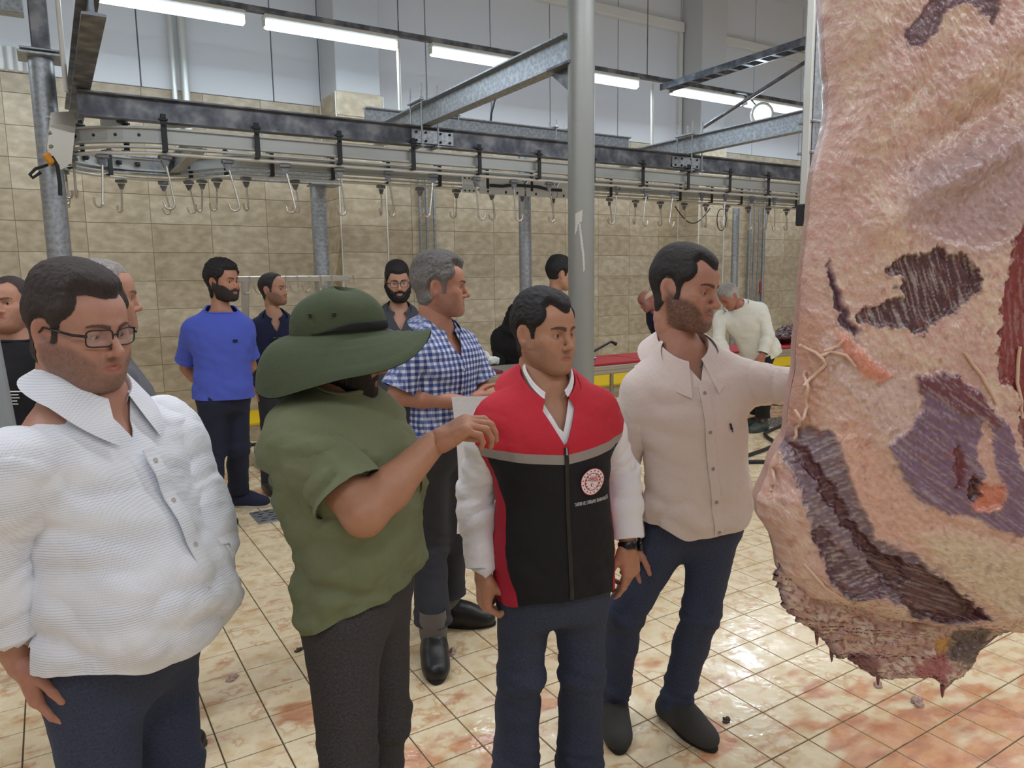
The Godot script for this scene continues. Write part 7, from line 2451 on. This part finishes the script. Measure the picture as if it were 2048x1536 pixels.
# ------------------------------------------------------------------ the hanging carcass: outlines and markings in metres on its own upright plane, +z towards the room
func carcass() -> void:
	var t := thing("beef_carcass", "large skinned half of beef hanging at the right, pink fat over dark muscle", "carcass", Vector3(1.804, 0, -1.058), -0.5551)
	var left := [Vector2(-0.254, 2.678), Vector2(-0.250, 2.540), Vector2(-0.240, 2.367), Vector2(-0.230, 2.267), Vector2(-0.217, 2.176), Vector2(-0.209, 2.096), Vector2(-0.213, 2.039), Vector2(-0.223, 1.981), Vector2(-0.235, 1.934), Vector2(-0.242, 1.863), Vector2(-0.247, 1.791), Vector2(-0.251, 1.719), Vector2(-0.256, 1.621), Vector2(-0.262, 1.521), Vector2(-0.264, 1.445), Vector2(-0.274, 1.369), Vector2(-0.279, 1.304), Vector2(-0.285, 1.266), Vector2(-0.302, 1.233), Vector2(-0.319, 1.201), Vector2(-0.333, 1.154), Vector2(-0.349, 1.108), Vector2(-0.343, 1.068), Vector2(-0.310, 1.014), Vector2(-0.292, 0.959), Vector2(-0.285, 0.918), Vector2(-0.225, 0.855), Vector2(-0.119, 0.830), Vector2(-0.011, 0.796), Vector2(0.082, 0.780), Vector2(0.175, 0.773), Vector2(0.256, 0.758), Vector2(0.324, 0.740)]
	var right := [Vector2(0.376, 2.670), Vector2(0.389, 2.532), Vector2(0.416, 2.314), Vector2(0.455, 1.972), Vector2(0.497, 1.610), Vector2(0.541, 1.228), Vector2(0.561, 0.961), Vector2(0.541, 0.823), Vector2(0.483, 0.738)]
	var f_left := [Vector2(-0.281, 0.953), Vector2(-0.300, 0.926), Vector2(-0.301, 0.906), Vector2(-0.285, 0.858), Vector2(-0.276, 0.828), Vector2(-0.262, 0.811), Vector2(-0.230, 0.784), Vector2(-0.189, 0.757), Vector2(-0.184, 0.743), Vector2(-0.162, 0.732), Vector2(-0.142, 0.698), Vector2(-0.093, 0.675), Vector2(-0.063, 0.649), Vector2(-0.032, 0.637), Vector2(-0.015, 0.623), Vector2(0.003, 0.642), Vector2(0.040, 0.650), Vector2(0.107, 0.641), Vector2(0.143, 0.618), Vector2(0.158, 0.589)]
	var f_right := [Vector2(0.332, 0.794), Vector2(0.321, 0.767), Vector2(0.307, 0.749), Vector2(0.285, 0.731), Vector2(0.250, 0.698), Vector2(0.236, 0.673), Vector2(0.212, 0.642), Vector2(0.185, 0.611), Vector2(0.163, 0.586)]
	# markings: [outline, colour, how far it lies under (+) or over (-) the fat, softness, streak direction, streak strength]
	var marks := [
		[[Vector2(-0.067, 1.920), Vector2(0.045, 1.975), Vector2(0.226, 2.028), Vector2(0.243, 1.825), Vector2(0.190, 1.757), Vector2(0.121, 1.729), Vector2(0.037, 1.745), Vector2(-0.072, 1.807)], Color8(190, 160, 158), 0.004, 0.055, Vector2(1, 0.5), 0.3],
		[[Vector2(-0.087, 2.218), Vector2(-0.054, 2.260), Vector2(-0.033, 2.283), Vector2(-0.013, 2.323), Vector2(0.089, 2.322), Vector2(0.125, 2.258), Vector2(0.107, 2.228), Vector2(0.076, 2.256), Vector2(0.024, 2.276), Vector2(-0.008, 2.251), Vector2(-0.017, 2.211), Vector2(-0.054, 2.189), Vector2(-0.083, 2.185)], Color8(122, 90, 98), 0.009, 0.003, Vector2(1, -0.6), 0.3],
		[[Vector2(-0.110, 1.685), Vector2(-0.084, 1.714), Vector2(-0.056, 1.728), Vector2(-0.008, 1.723), Vector2(0.016, 1.750), Vector2(0.036, 1.729), Vector2(0.080, 1.724), Vector2(0.106, 1.700), Vector2(0.127, 1.676), Vector2(0.110, 1.641), Vector2(0.096, 1.616), Vector2(0.072, 1.592), Vector2(0.028, 1.571), Vector2(-0.009, 1.541), Vector2(-0.057, 1.549), Vector2(-0.117, 1.559), Vector2(-0.164, 1.574), Vector2(-0.167, 1.591), Vector2(-0.097, 1.616), Vector2(-0.052, 1.629), Vector2(-0.081, 1.653), Vector2(-0.057, 1.667)], Color8(84, 46, 52), 0.010, 0.002, Vector2(0.36, -1), 0.9],
		[[Vector2(-0.220, 1.717), Vector2(-0.203, 1.669), Vector2(-0.184, 1.609), Vector2(-0.169, 1.566), Vector2(-0.149, 1.548), Vector2(-0.162, 1.529), Vector2(-0.191, 1.561), Vector2(-0.213, 1.621), Vector2(-0.223, 1.669)], Color8(112, 82, 100), 0.014, 0.006, Vector2(0.3, -1), 0.3],
		[[Vector2(0.239, 1.871), Vector2(0.216, 1.811), Vector2(0.191, 1.754), Vector2(0.187, 1.706), Vector2(0.176, 1.626), Vector2(0.171, 1.498), Vector2(0.182, 1.425), Vector2(0.217, 1.412), Vector2(0.237, 1.375), Vector2(0.241, 1.301), Vector2(0.253, 1.263), Vector2(0.304, 1.250), Vector2(0.286, 1.733)], Color8(138, 52, 52), 0.012, 0.003, Vector2(0.1, -1), 0.4],
		[[Vector2(-0.235, 1.515), Vector2(-0.198, 1.541), Vector2(-0.160, 1.500), Vector2(-0.075, 1.448), Vector2(-0.024, 1.446), Vector2(-0.009, 1.391), Vector2(0.006, 1.341), Vector2(-0.028, 1.302), Vector2(-0.068, 1.275), Vector2(-0.107, 1.318), Vector2(-0.146, 1.378), Vector2(-0.182, 1.415), Vector2(-0.232, 1.445), Vector2(-0.255, 1.477)], Color8(216, 184, 172), -0.006, 0.006, Vector2(0.8, -0.6), 0.25],
		[[Vector2(-0.198, 1.551), Vector2(-0.163, 1.516), Vector2(-0.112, 1.468), Vector2(-0.073, 1.450), Vector2(-0.104, 1.426), Vector2(-0.147, 1.439), Vector2(-0.173, 1.478), Vector2(-0.201, 1.515)], Color8(220, 142, 118), -0.010, 0.006, Vector2(0.8, -0.7), 0.2],
		[[Vector2(-0.203, 1.344), Vector2(-0.154, 1.333), Vector2(-0.099, 1.255), Vector2(-0.045, 1.177), Vector2(0.007, 1.125), Vector2(0.108, 1.095), Vector2(0.237, 1.042), Vector2(0.323, 1.025), Vector2(0.369, 0.779), Vector2(0.202, 0.846), Vector2(0.120, 0.929), Vector2(0.054, 0.982), Vector2(-0.011, 1.022), Vector2(-0.087, 1.049), Vector2(-0.141, 1.127), Vector2(-0.187, 1.206)], Color8(220, 172, 152), -0.004, 0.012, Vector2(0.7, -0.7), 0.15],
		[[Vector2(0.010, 1.050), Vector2(0.108, 1.062), Vector2(0.236, 1.021), Vector2(0.337, 1.007), Vector2(0.366, 0.809), Vector2(0.251, 0.830), Vector2(0.158, 0.891), Vector2(0.065, 0.972)], Color8(216, 190, 160), -0.006, 0.030, Vector2(0.7, -0.7), 0.15],
		[[Vector2(-0.077, 1.273), Vector2(-0.031, 1.314), Vector2(0.004, 1.371), Vector2(-0.024, 1.440), Vector2(0.084, 1.445), Vector2(0.128, 1.401), Vector2(0.168, 1.359), Vector2(0.198, 1.341), Vector2(0.229, 1.288), Vector2(0.252, 1.226), Vector2(0.276, 1.162), Vector2(0.286, 1.044), Vector2(0.241, 1.047), Vector2(0.182, 1.071), Vector2(0.123, 1.103), Vector2(0.043, 1.112), Vector2(0.002, 1.140), Vector2(-0.038, 1.192)], Color8(126, 96, 120), -0.010, 0.004, Vector2(0.8, -0.6), 0.6],
		[[Vector2(-0.024, 1.440), Vector2(0.084, 1.445), Vector2(0.128, 1.401), Vector2(0.168, 1.359), Vector2(0.198, 1.341), Vector2(0.182, 1.314), Vector2(0.138, 1.333), Vector2(0.088, 1.358), Vector2(0.037, 1.390), Vector2(-0.005, 1.409)], Color8(112, 56, 70), -0.006, 0.006, Vector2(0.8, -0.6), 0.7],
		[[Vector2(0.144, 1.337), Vector2(0.166, 1.314), Vector2(0.176, 1.252), Vector2(0.200, 1.188), Vector2(0.211, 1.144), Vector2(0.194, 1.112), Vector2(0.161, 1.105), Vector2(0.131, 1.123), Vector2(0.154, 1.156), Vector2(0.153, 1.202), Vector2(0.134, 1.252)], Color8(216, 172, 156), 0.004, 0.003, Vector2(0.2, -1), 0.2],
		[[Vector2(0.156, 1.176), Vector2(0.206, 1.169), Vector2(0.209, 1.138), Vector2(0.191, 1.112), Vector2(0.161, 1.105), Vector2(0.134, 1.122)], Color8(216, 128, 100), 0.004, 0.010, Vector2(0.2, -1), 0.2],
		[[Vector2(0.118, 1.174), Vector2(0.131, 1.202), Vector2(0.149, 1.189), Vector2(0.154, 1.151), Vector2(0.141, 1.123), Vector2(0.120, 1.144)], Color8(88, 40, 48), 0.014, 0.003, Vector2(0.2, -1), 0.2],
		[[Vector2(0.077, 1.253), Vector2(0.093, 1.278), Vector2(0.110, 1.253), Vector2(0.110, 1.177), Vector2(0.095, 1.165), Vector2(0.084, 1.203)], Color8(112, 40, 56), 0.006, 0.004, Vector2(0.2, -1), 0.2],
		[[Vector2(-0.312, 1.287), Vector2(-0.264, 1.324), Vector2(-0.198, 1.303), Vector2(-0.169, 1.211), Vector2(-0.127, 1.118), Vector2(-0.085, 1.039), Vector2(0.006, 0.998), Vector2(0.059, 0.957), Vector2(0.209, 0.829), Vector2(0.146, 0.803), Vector2(0.053, 0.818), Vector2(-0.012, 0.865), Vector2(-0.067, 0.892), Vector2(-0.143, 0.875), Vector2(-0.183, 0.921), Vector2(-0.237, 1.041), Vector2(-0.285, 1.185)], Color8(126, 104, 116), 0.008, 0.008, Vector2(0.85, 0.5), 0.85],
		[[Vector2(-0.304, 1.272), Vector2(-0.259, 1.212), Vector2(-0.205, 1.119), Vector2(-0.137, 1.026), Vector2(-0.069, 0.933), Vector2(-0.027, 0.905), Vector2(0.011, 0.918), Vector2(-0.008, 0.972), Vector2(-0.073, 1.002), Vector2(-0.140, 1.081), Vector2(-0.195, 1.173), Vector2(-0.254, 1.261)], Color8(88, 44, 54), 0.012, 0.003, Vector2(0.85, 0.5), 0.35],
		[[Vector2(-0.124, 1.016), Vector2(-0.047, 0.995), Vector2(0.070, 0.947), Vector2(0.138, 0.892), Vector2(0.209, 0.829), Vector2(0.172, 0.808), Vector2(0.081, 0.815), Vector2(0.013, 0.832), Vector2(-0.015, 0.881), Vector2(-0.068, 0.922)], Color8(90, 48, 50), 0.014, 0.004, Vector2(0.9, -0.3), 0.4],
		[[Vector2(-0.239, 1.044), Vector2(-0.183, 0.923), Vector2(-0.143, 0.872), Vector2(-0.064, 0.892), Vector2(-0.044, 0.935), Vector2(-0.122, 0.963), Vector2(-0.175, 1.016), Vector2(-0.222, 1.083)], Color8(104, 72, 84), 0.010, 0.006, Vector2(0.85, 0.5), 0.9],
		[[Vector2(-0.297, 1.573), Vector2(-0.230, 1.597), Vector2(-0.210, 1.423), Vector2(-0.231, 1.322), Vector2(-0.292, 1.285)], Color8(206, 158, 136), -0.006, 0.020, Vector2(0.2, -1), 0.5]]
	var ridges := [[Vector2(-0.185, 1.944), Vector2(-0.060, 2.185), 0.0550, 0.0260], [Vector2(-0.107, 1.807), Vector2(0.115, 1.963), 0.0475, 0.0300], [Vector2(-0.045, 1.931), Vector2(0.229, 2.127), 0.0400, -0.0340], [Vector2(-0.019, 2.065), Vector2(0.209, 2.225), 0.0500, 0.0240], [Vector2(-0.152, 1.762), Vector2(-0.061, 1.818), 0.0625, 0.0160], [Vector2(0.029, 1.874), Vector2(0.238, 2.017), 0.0325, 0.0260], [Vector2(-0.207, 2.165), Vector2(-0.133, 2.272), 0.0500, 0.0140], [Vector2(-0.119, 2.022), Vector2(0.010, 2.152), 0.0275, -0.0180], [Vector2(0.091, 2.140), Vector2(0.214, 2.171), 0.0300, -0.0140], [Vector2(-0.207, 1.430), Vector2(0.043, 1.114), 0.0175, 0.0080], [Vector2(0.043, 1.112), Vector2(0.290, 1.039), 0.0150, 0.0080], [Vector2(-0.283, 1.504), Vector2(-0.226, 1.307), 0.0200, 0.0080], [Vector2(-0.209, 0.936), Vector2(-0.004, 0.861), 0.0200, 0.0100], [Vector2(-0.316, 1.119), Vector2(-0.260, 0.963), 0.0275, 0.0080], [Vector2(-0.094, 1.573), Vector2(0.174, 1.497), 0.0425, 0.0080], [Vector2(-0.162, 1.502), Vector2(0.080, 1.475), 0.0275, 0.0060]]
	var n := FastNoiseLite.new()
	n.seed = 3; n.frequency = 1.0; n.fractal_octaves = 3
	var boxes := []
	for m in marks:
		var lo := Vector2(9, 9)
		var hi := Vector2(-9, -9)
		for p in m[0]: lo = lo.min(p); hi = hi.max(p)
		boxes.append(Rect2(lo, hi - lo).grow(0.035))
	var fat := Color8(216, 176, 162).srgb_to_linear()
	var fat2 := Color8(226, 196, 172).srgb_to_linear()
	var pink := Color8(204, 146, 138).srgb_to_linear()
	var cols := []
	for m in marks: cols.append((m[1] as Color).srgb_to_linear())
	# colour and depth at a point of the plane
	var look := func(p: Vector2, w0: float) -> Array:
		var w := p + Vector2(n.get_noise_2d(p.x * 22, p.y * 22), n.get_noise_2d(p.x * 22 + 40, p.y * 22)) * 0.013 + Vector2(n.get_noise_2d(p.x * 90, p.y * 90 + 9), n.get_noise_2d(p.x * 90 + 7, p.y * 90)) * 0.004
		var a := n.get_noise_2d(p.x * 7, p.y * 5)
		var b := n.get_noise_2d(p.x * 40 + p.y * 18, p.y * 34)
		var c := fat.lerp(fat2, clampf(0.5 + a * 1.4, 0, 1)).lerp(pink, clampf(b * 1.1 + 0.12, 0, 0.75))
		c *= 1.0 + 0.10 * n.get_noise_2d(p.x * 160, p.y * 120)
		var vein := n.get_noise_2d(p.x * 30 + p.y * 24, p.y * 16 - p.x * 10)
		var film := clampf(0.30 - absf(vein) * 2.2, 0.0, 0.3) / 0.3
		c = c.lerp(Color(0.72, 0.62, 0.56), film * 0.45)
		var z := 0.003 * film * film + 0.006 * a + 0.0035 * b + 0.0018 * n.get_noise_2d(p.x * 130, p.y * 130)
		for r in ridges:
			var ab: Vector2 = r[1] - r[0]
			var u := clampf((w - r[0]).dot(ab) / ab.length_squared(), 0.0, 1.0)
			var d: float = ((w - r[0]) - ab * u).length() / r[2]
			if d < 2.2: z += r[3] * exp(-d * d) * sin(PI * clampf(u * 0.8 + 0.1, 0, 1))
		for k in marks.size():
			if not (boxes[k] as Rect2).has_point(w): continue
			var poly: Array = marks[k][0]
			var inside := false
			var dm := 9.0
			var j := poly.size() - 1
			for i in poly.size():
				var pi_: Vector2 = poly[i]
				var pj: Vector2 = poly[j]
				if (pi_.y > w.y) != (pj.y > w.y) and w.x < (pj.x - pi_.x) * (w.y - pi_.y) / (pj.y - pi_.y) + pi_.x: inside = not inside
				var e := pj - pi_
				var tt := clampf((w - pi_).dot(e) / e.length_squared(), 0.0, 1.0)
				dm = minf(dm, (w - pi_ - e * tt).length_squared())
				j = i
			var sd := sqrt(dm) * (-1.0 if inside else 1.0)
			var soft: float = marks[k][3]
			var cov := 1.0 - sstep(-soft, soft, sd)
			if cov <= 0.0: continue
			var dir: Vector2 = (marks[k][4] as Vector2).normalized()
			var al := p.dot(dir)
			var ac := p.dot(Vector2(-dir.y, dir.x))
			var fib := n.get_noise_2d(ac * 125.0 + 3.0, al * 7.0)
			var cc: Color = cols[k] * (1.0 + 0.22 * n.get_noise_2d(p.x * 50, p.y * 50))
			var st: float = marks[k][5]
			cc = cc.lerp(Color(0.52, 0.42, 0.40), clampf((fib - 0.05) * 2.2, 0.0, 0.75) * st)
			cc = cc.lerp(cc * 0.72, clampf((-fib - 0.2) * 2.0, 0.0, 1.0) * st)
			c = c.lerp(cc, cov)
			var dep: float = marks[k][2]
			z -= dep * (1.0 - sstep(-0.010, 0.004, sd)) - 0.0010 * fib * st * cov
			# a raised lip where a skin of fat ends
			z += 0.003 * exp(-pow(sd / 0.005, 2.0))
		c = c.lerp(Color(0.30, 0.075, 0.06), clampf((n.get_noise_2d(p.x * 26 + 60, p.y * 18) - 0.36) * 2.2, 0.0, 0.35))
		return [c, z]
	var outline := func(pts: Array, m: int) -> Array:
		var l := 0.0
		var acc := [0.0]
		for k in pts.size() - 1:
			l += (pts[k + 1] - pts[k]).length()
			acc.append(l)
		var o := []
		var k := 0
		for i in m:
			var d := l * i / (m - 1.0)
			while k < pts.size() - 2 and d > acc[k + 1]: k += 1
			o.append((pts[k] as Vector2).lerp(pts[k + 1], clampf((d - acc[k]) / (acc[k + 1] - acc[k]), 0, 1)))
		return o
	var sheet := func(lf: Array, rt: Array, m: int, k: int, thick_f: float, thick_b: float, z0: float, flap: bool) -> ArrayMesh:
		var l: Array = outline.call(lf, m)
		var r: Array = outline.call(rt, m)
		var front := []
		var cl := []
		var back := []
		for i in m:
			var row := []
			var brow := []
			var end := 1.0
			if flap: end = sstep(0.0, 0.12, 1.0 - i / (m - 1.0))
			else: end = sqrt(clampf((1.0 - i / (m - 1.0)) / 0.10, 0.0, 1.0))
			var lw: Vector2 = l[i] + (Vector2(n.get_noise_1d(i * 0.55), n.get_noise_1d(i * 0.55 + 90)) * 0.012 if flap else Vector2(n.get_noise_1d(i * 0.04), 0) * 0.004)
			for j in k:
				var s := pow(j / (k - 1.0), 1.25)
				var p: Vector2 = lw.lerp(r[i], s)
				var e: float = minf(s, 1.0 - s) * (lw - r[i]).length()
				var prof := sqrt(clampf(1.0 - pow(1.0 - minf(e / (0.055 if flap else 0.16), 1.0), 2.0), 0.0, 1.0))
				var lk: Array = look.call(p, s)
				var z := z0 + thick_f * prof * end + float(lk[1]) * minf(1.0, prof * 2.0 + 0.2)
				if flap:
					z += 0.02 * n.get_noise_2d(p.x * 9, p.y * 9) + 0.008 * n.get_noise_2d(p.x * 40, p.y * 25)
					var f1 := n.get_noise_2d(p.x * 14 + 20, p.y * 30)
					var f2 := n.get_noise_2d(p.x * 45, p.y * 90 + 14)
					var c := Color(0.56, 0.34, 0.28).lerp(Color(0.70, 0.55, 0.44), clampf(f1 * 2.2 + 0.35, 0, 1)).lerp(Color(0.34, 0.09, 0.075), clampf(f2 * 2.6 + f1 * 0.6 - 0.15, 0, 0.8))
					var rim := clampf(1.0 - e / 0.035, 0.0, 1.0)
					c = c.lerp(Color(0.15, 0.08, 0.095), clampf(rim * 1.3 + f2 * 0.6 - 0.35, 0.0, 0.8))
					for q in [[Vector2(0.214, 0.715), 0.0650, Color(0.117, 0.080, 0.072)], [Vector2(0.140, 0.721), 0.0250, Color(0.617, 0.305, 0.065)], [Vector2(-0.017, 0.859), 0.0375, Color(0.127, 0.034, 0.032)], [Vector2(-0.071, 0.666), 0.0450, Color(0.209, 0.068, 0.080)], [Vector2(0.113, 0.656), 0.0500, Color(0.434, 0.138, 0.133)]]:
						var dd: float = (p - q[0]).length() / q[1] + 0.35 * f1
						c = c.lerp(q[2], (1.0 - sstep(0.75, 1.05, dd)) * 0.9)
					lk[0] = c
				row.append(Vector3(p.x, p.y, z))
				cl.append(lk[0])
				brow.append(Vector3(p.x, p.y, z0 - thick_b * prof * end + 0.004 * n.get_noise_2d(p.x * 30, p.y * 30) * prof))
			front.append(row)
			brow.reverse()
			back.append(brow)
		var mb := MB.new()
		mb.use_c = true
		mb.sheet(front, false, true)
		for q in cl.size(): mb.c[q] = cl[q]
		mb.col = Color(0.50, 0.30, 0.25)
		mb.sheet(back, false, true)
		return mb.mesh()
	var wet := mat(Color.WHITE, 0.38)
	wet.vertex_color_use_as_albedo = true
	wet.heightmap_enabled = true
	wet.heightmap_texture = noise_tex(512, 0.03, [], FastNoiseLite.TYPE_SIMPLEX_SMOOTH, 12, 5, 12.0)
	wet.heightmap_scale = 0.18
	triplanar(wet, 5.0)
	wet.clearcoat_enabled = true
	wet.clearcoat = 0.5
	wet.clearcoat_roughness = 0.25
	part(t, "side_of_beef", sheet.call(left, right, 470, 230, 0.11, 0.16, 0.0, false), wet)
	part(t, "flank_flap", sheet.call(f_left, f_right, 120, 130, 0.018, 0.014, 0.02, true), wet, Vector3.ZERO, "ragged bloody flap hanging below the muscle")
	# sinews and loose threads on the near edge, drips below
	var sm := mat(Color8(222, 186, 164), 0.35)
	var strands := [[Vector2(-0.240, 1.487), Vector2(-0.214, 1.501), Vector2(-0.187, 1.493), Vector2(-0.164, 1.466)], [Vector2(-0.275, 1.514), Vector2(-0.243, 1.496), Vector2(-0.225, 1.470), Vector2(-0.243, 1.438), Vector2(-0.271, 1.416)], [Vector2(-0.258, 1.450), Vector2(-0.263, 1.403), Vector2(-0.254, 1.363), Vector2(-0.268, 1.331)], [Vector2(-0.314, 1.247), Vector2(-0.322, 1.203), Vector2(-0.328, 1.145)], [Vector2(-0.226, 1.501), Vector2(-0.200, 1.513), Vector2(-0.193, 1.530)], [Vector2(-0.281, 1.354), Vector2(-0.267, 1.316), Vector2(-0.273, 1.278)], [Vector2(-0.134, 0.874), Vector2(-0.070, 0.859), Vector2(-0.006, 0.850)], [Vector2(-0.253, 0.968), Vector2(-0.200, 0.908), Vector2(-0.134, 0.865)], [Vector2(0.090, 1.497), Vector2(0.137, 1.441), Vector2(0.178, 1.372)], [Vector2(0.229, 1.507), Vector2(0.230, 1.421), Vector2(0.251, 1.334)]]
	for s in strands:
		var pts := []
		for k in s.size() * 4 - 3:
			var i: int = k / 4
			var u: float = (int(k) % 4) / 4.0
			var a: Vector2 = s[i]
			var b: Vector2 = s[mini(i + 1, s.size() - 1)]
			var q := a.lerp(b, u)
			var lk: Array = look.call(q, 0.5)
			var e: float = 0.16
			for lp in left: e = minf(e, (q - lp).length())
			pts.append(Vector3(q.x, q.y, 0.11 * sqrt(clampf(1.0 - pow(1.0 - e / 0.16, 2.0), 0.0, 1.0)) + float(lk[1]) + 0.004))
		part(t, "sinew", MB.new().tube(pts, pts.map(func(_p): return 0.0042), 7).mesh(), sm)
	var dm := mat(Color8(120, 62, 66), 0.2)
	for q in [Vector2(-0.143, 0.695), Vector2(-0.017, 0.626), Vector2(0.156, 0.589), Vector2(-0.184, 0.743)]:
		part(t, "drip", MB.new().tube([Vector3(q.x, q.y + 0.012, 0.02), Vector3(q.x, q.y - 0.004, 0.02), Vector3(q.x + 0.001, q.y - 0.020, 0.02), Vector3(q.x + 0.001, q.y - 0.026, 0.02)], [0.007, 0.005, 0.0028, 0.0006], 8).mesh(), dm)
	# what it hangs from, above the view
	var top: float = ((left[0] as Vector2).y + (right[0] as Vector2).y) / 2
	var mx: float = ((left[0] as Vector2).x + (right[0] as Vector2).x) / 2
	var h := thing("carcass_hook", "heavy hook and chain carrying the half of beef from the ceiling", "hook", t.position, t.rotation.y)
	part(h, "hook", MB.new().tube([Vector3(mx - 0.05, top - 0.10, 0.0), Vector3(mx - 0.03, top - 0.17, 0.0), Vector3(mx + 0.03, top - 0.17, 0), Vector3(mx + 0.05, top - 0.06, 0), Vector3(mx, top + 0.15, 0)], 0.012, 10).mesh(), M.hook)
	part(h, "chain", MB.new().tube([Vector3(mx, top + 0.15, 0), Vector3(mx, 6.0, 0)], 0.01, 8).mesh(), M.galv)
func _ready() -> void:
	var cam := Camera3D.new()
	cam.name = "camera"
	add_child(cam)
	cam.position = CAM
	cam.rotation = Vector3(deg_to_rad(-8.019), deg_to_rad(-31.806), deg_to_rad(-0.773))
	cam.rotation_order = EULER_ORDER_YXZ
	cam.fov = 54.851
	cam.current = true
	var we := WorldEnvironment.new()
	we.name = "world"
	var env := Environment.new()
	env.background_mode = Environment.BG_COLOR
	env.background_color = Color(0.35, 0.37, 0.40)
	env.tonemap_mode = Environment.TONE_MAPPER_LINEAR
	env.tonemap_exposure = EXPOSURE
	env.sdfgi_enabled = true
	env.ssao_enabled = true
	env.ssil_enabled = true
	we.environment = env
	add_child(we)
	var t0 := Time.get_ticks_msec()
	make_cloths()
	if TIMING: print("make_cloths() ", Time.get_ticks_msec() - t0)
	room_mats()
	if TIMING: print("room_mats() ", Time.get_ticks_msec() - t0)
	lamps()
	if TIMING: print("lamps() ", Time.get_ticks_msec() - t0)
	shell()
	if TIMING: print("shell() ", Time.get_ticks_msec() - t0)
	steelwork()
	if TIMING: print("steelwork() ", Time.get_ticks_msec() - t0)
	rails()
	if TIMING: print("rails() ", Time.get_ticks_msec() - t0)
	services()
	if TIMING: print("services() ", Time.get_ticks_msec() - t0)
	far_things()
	if TIMING: print("far_things() ", Time.get_ticks_msec() - t0)
	carcass()
	if TIMING: print("carcass() ", Time.get_ticks_msec() - t0)
	man_white()
	if TIMING: print("man_white() ", Time.get_ticks_msec() - t0)
	man_hat()
	if TIMING: print("man_hat() ", Time.get_ticks_msec() - t0)
	man_vest()
	if TIMING: print("man_vest() ", Time.get_ticks_msec() - t0)
	man_linen()
	if TIMING: print("man_linen() ", Time.get_ticks_msec() - t0)
	man_plaid()
	if TIMING: print("man_plaid() ", Time.get_ticks_msec() - t0)
	man_blue()
	if TIMING: print("man_blue() ", Time.get_ticks_msec() - t0)
	man_navy()
	if TIMING: print("man_navy() ", Time.get_ticks_msec() - t0)
	man_charcoal()
	if TIMING: print("man_charcoal() ", Time.get_ticks_msec() - t0)
	boy_raglan()
	if TIMING: print("boy_raglan() ", Time.get_ticks_msec() - t0)
	man_silver()
	if TIMING: print("man_silver() ", Time.get_ticks_msec() - t0)
	man_black_tee()
	if TIMING: print("man_black_tee() ", Time.get_ticks_msec() - t0)
	bent_man_white()
	if TIMING: print("bent_man_white() ", Time.get_ticks_msec() - t0)
	bent_man_cap()
	if TIMING: print("bent_man_cap() ", Time.get_ticks_msec() - t0)
	bent_woman()
	if TIMING: print("bent_woman() ", Time.get_ticks_msec() - t0)
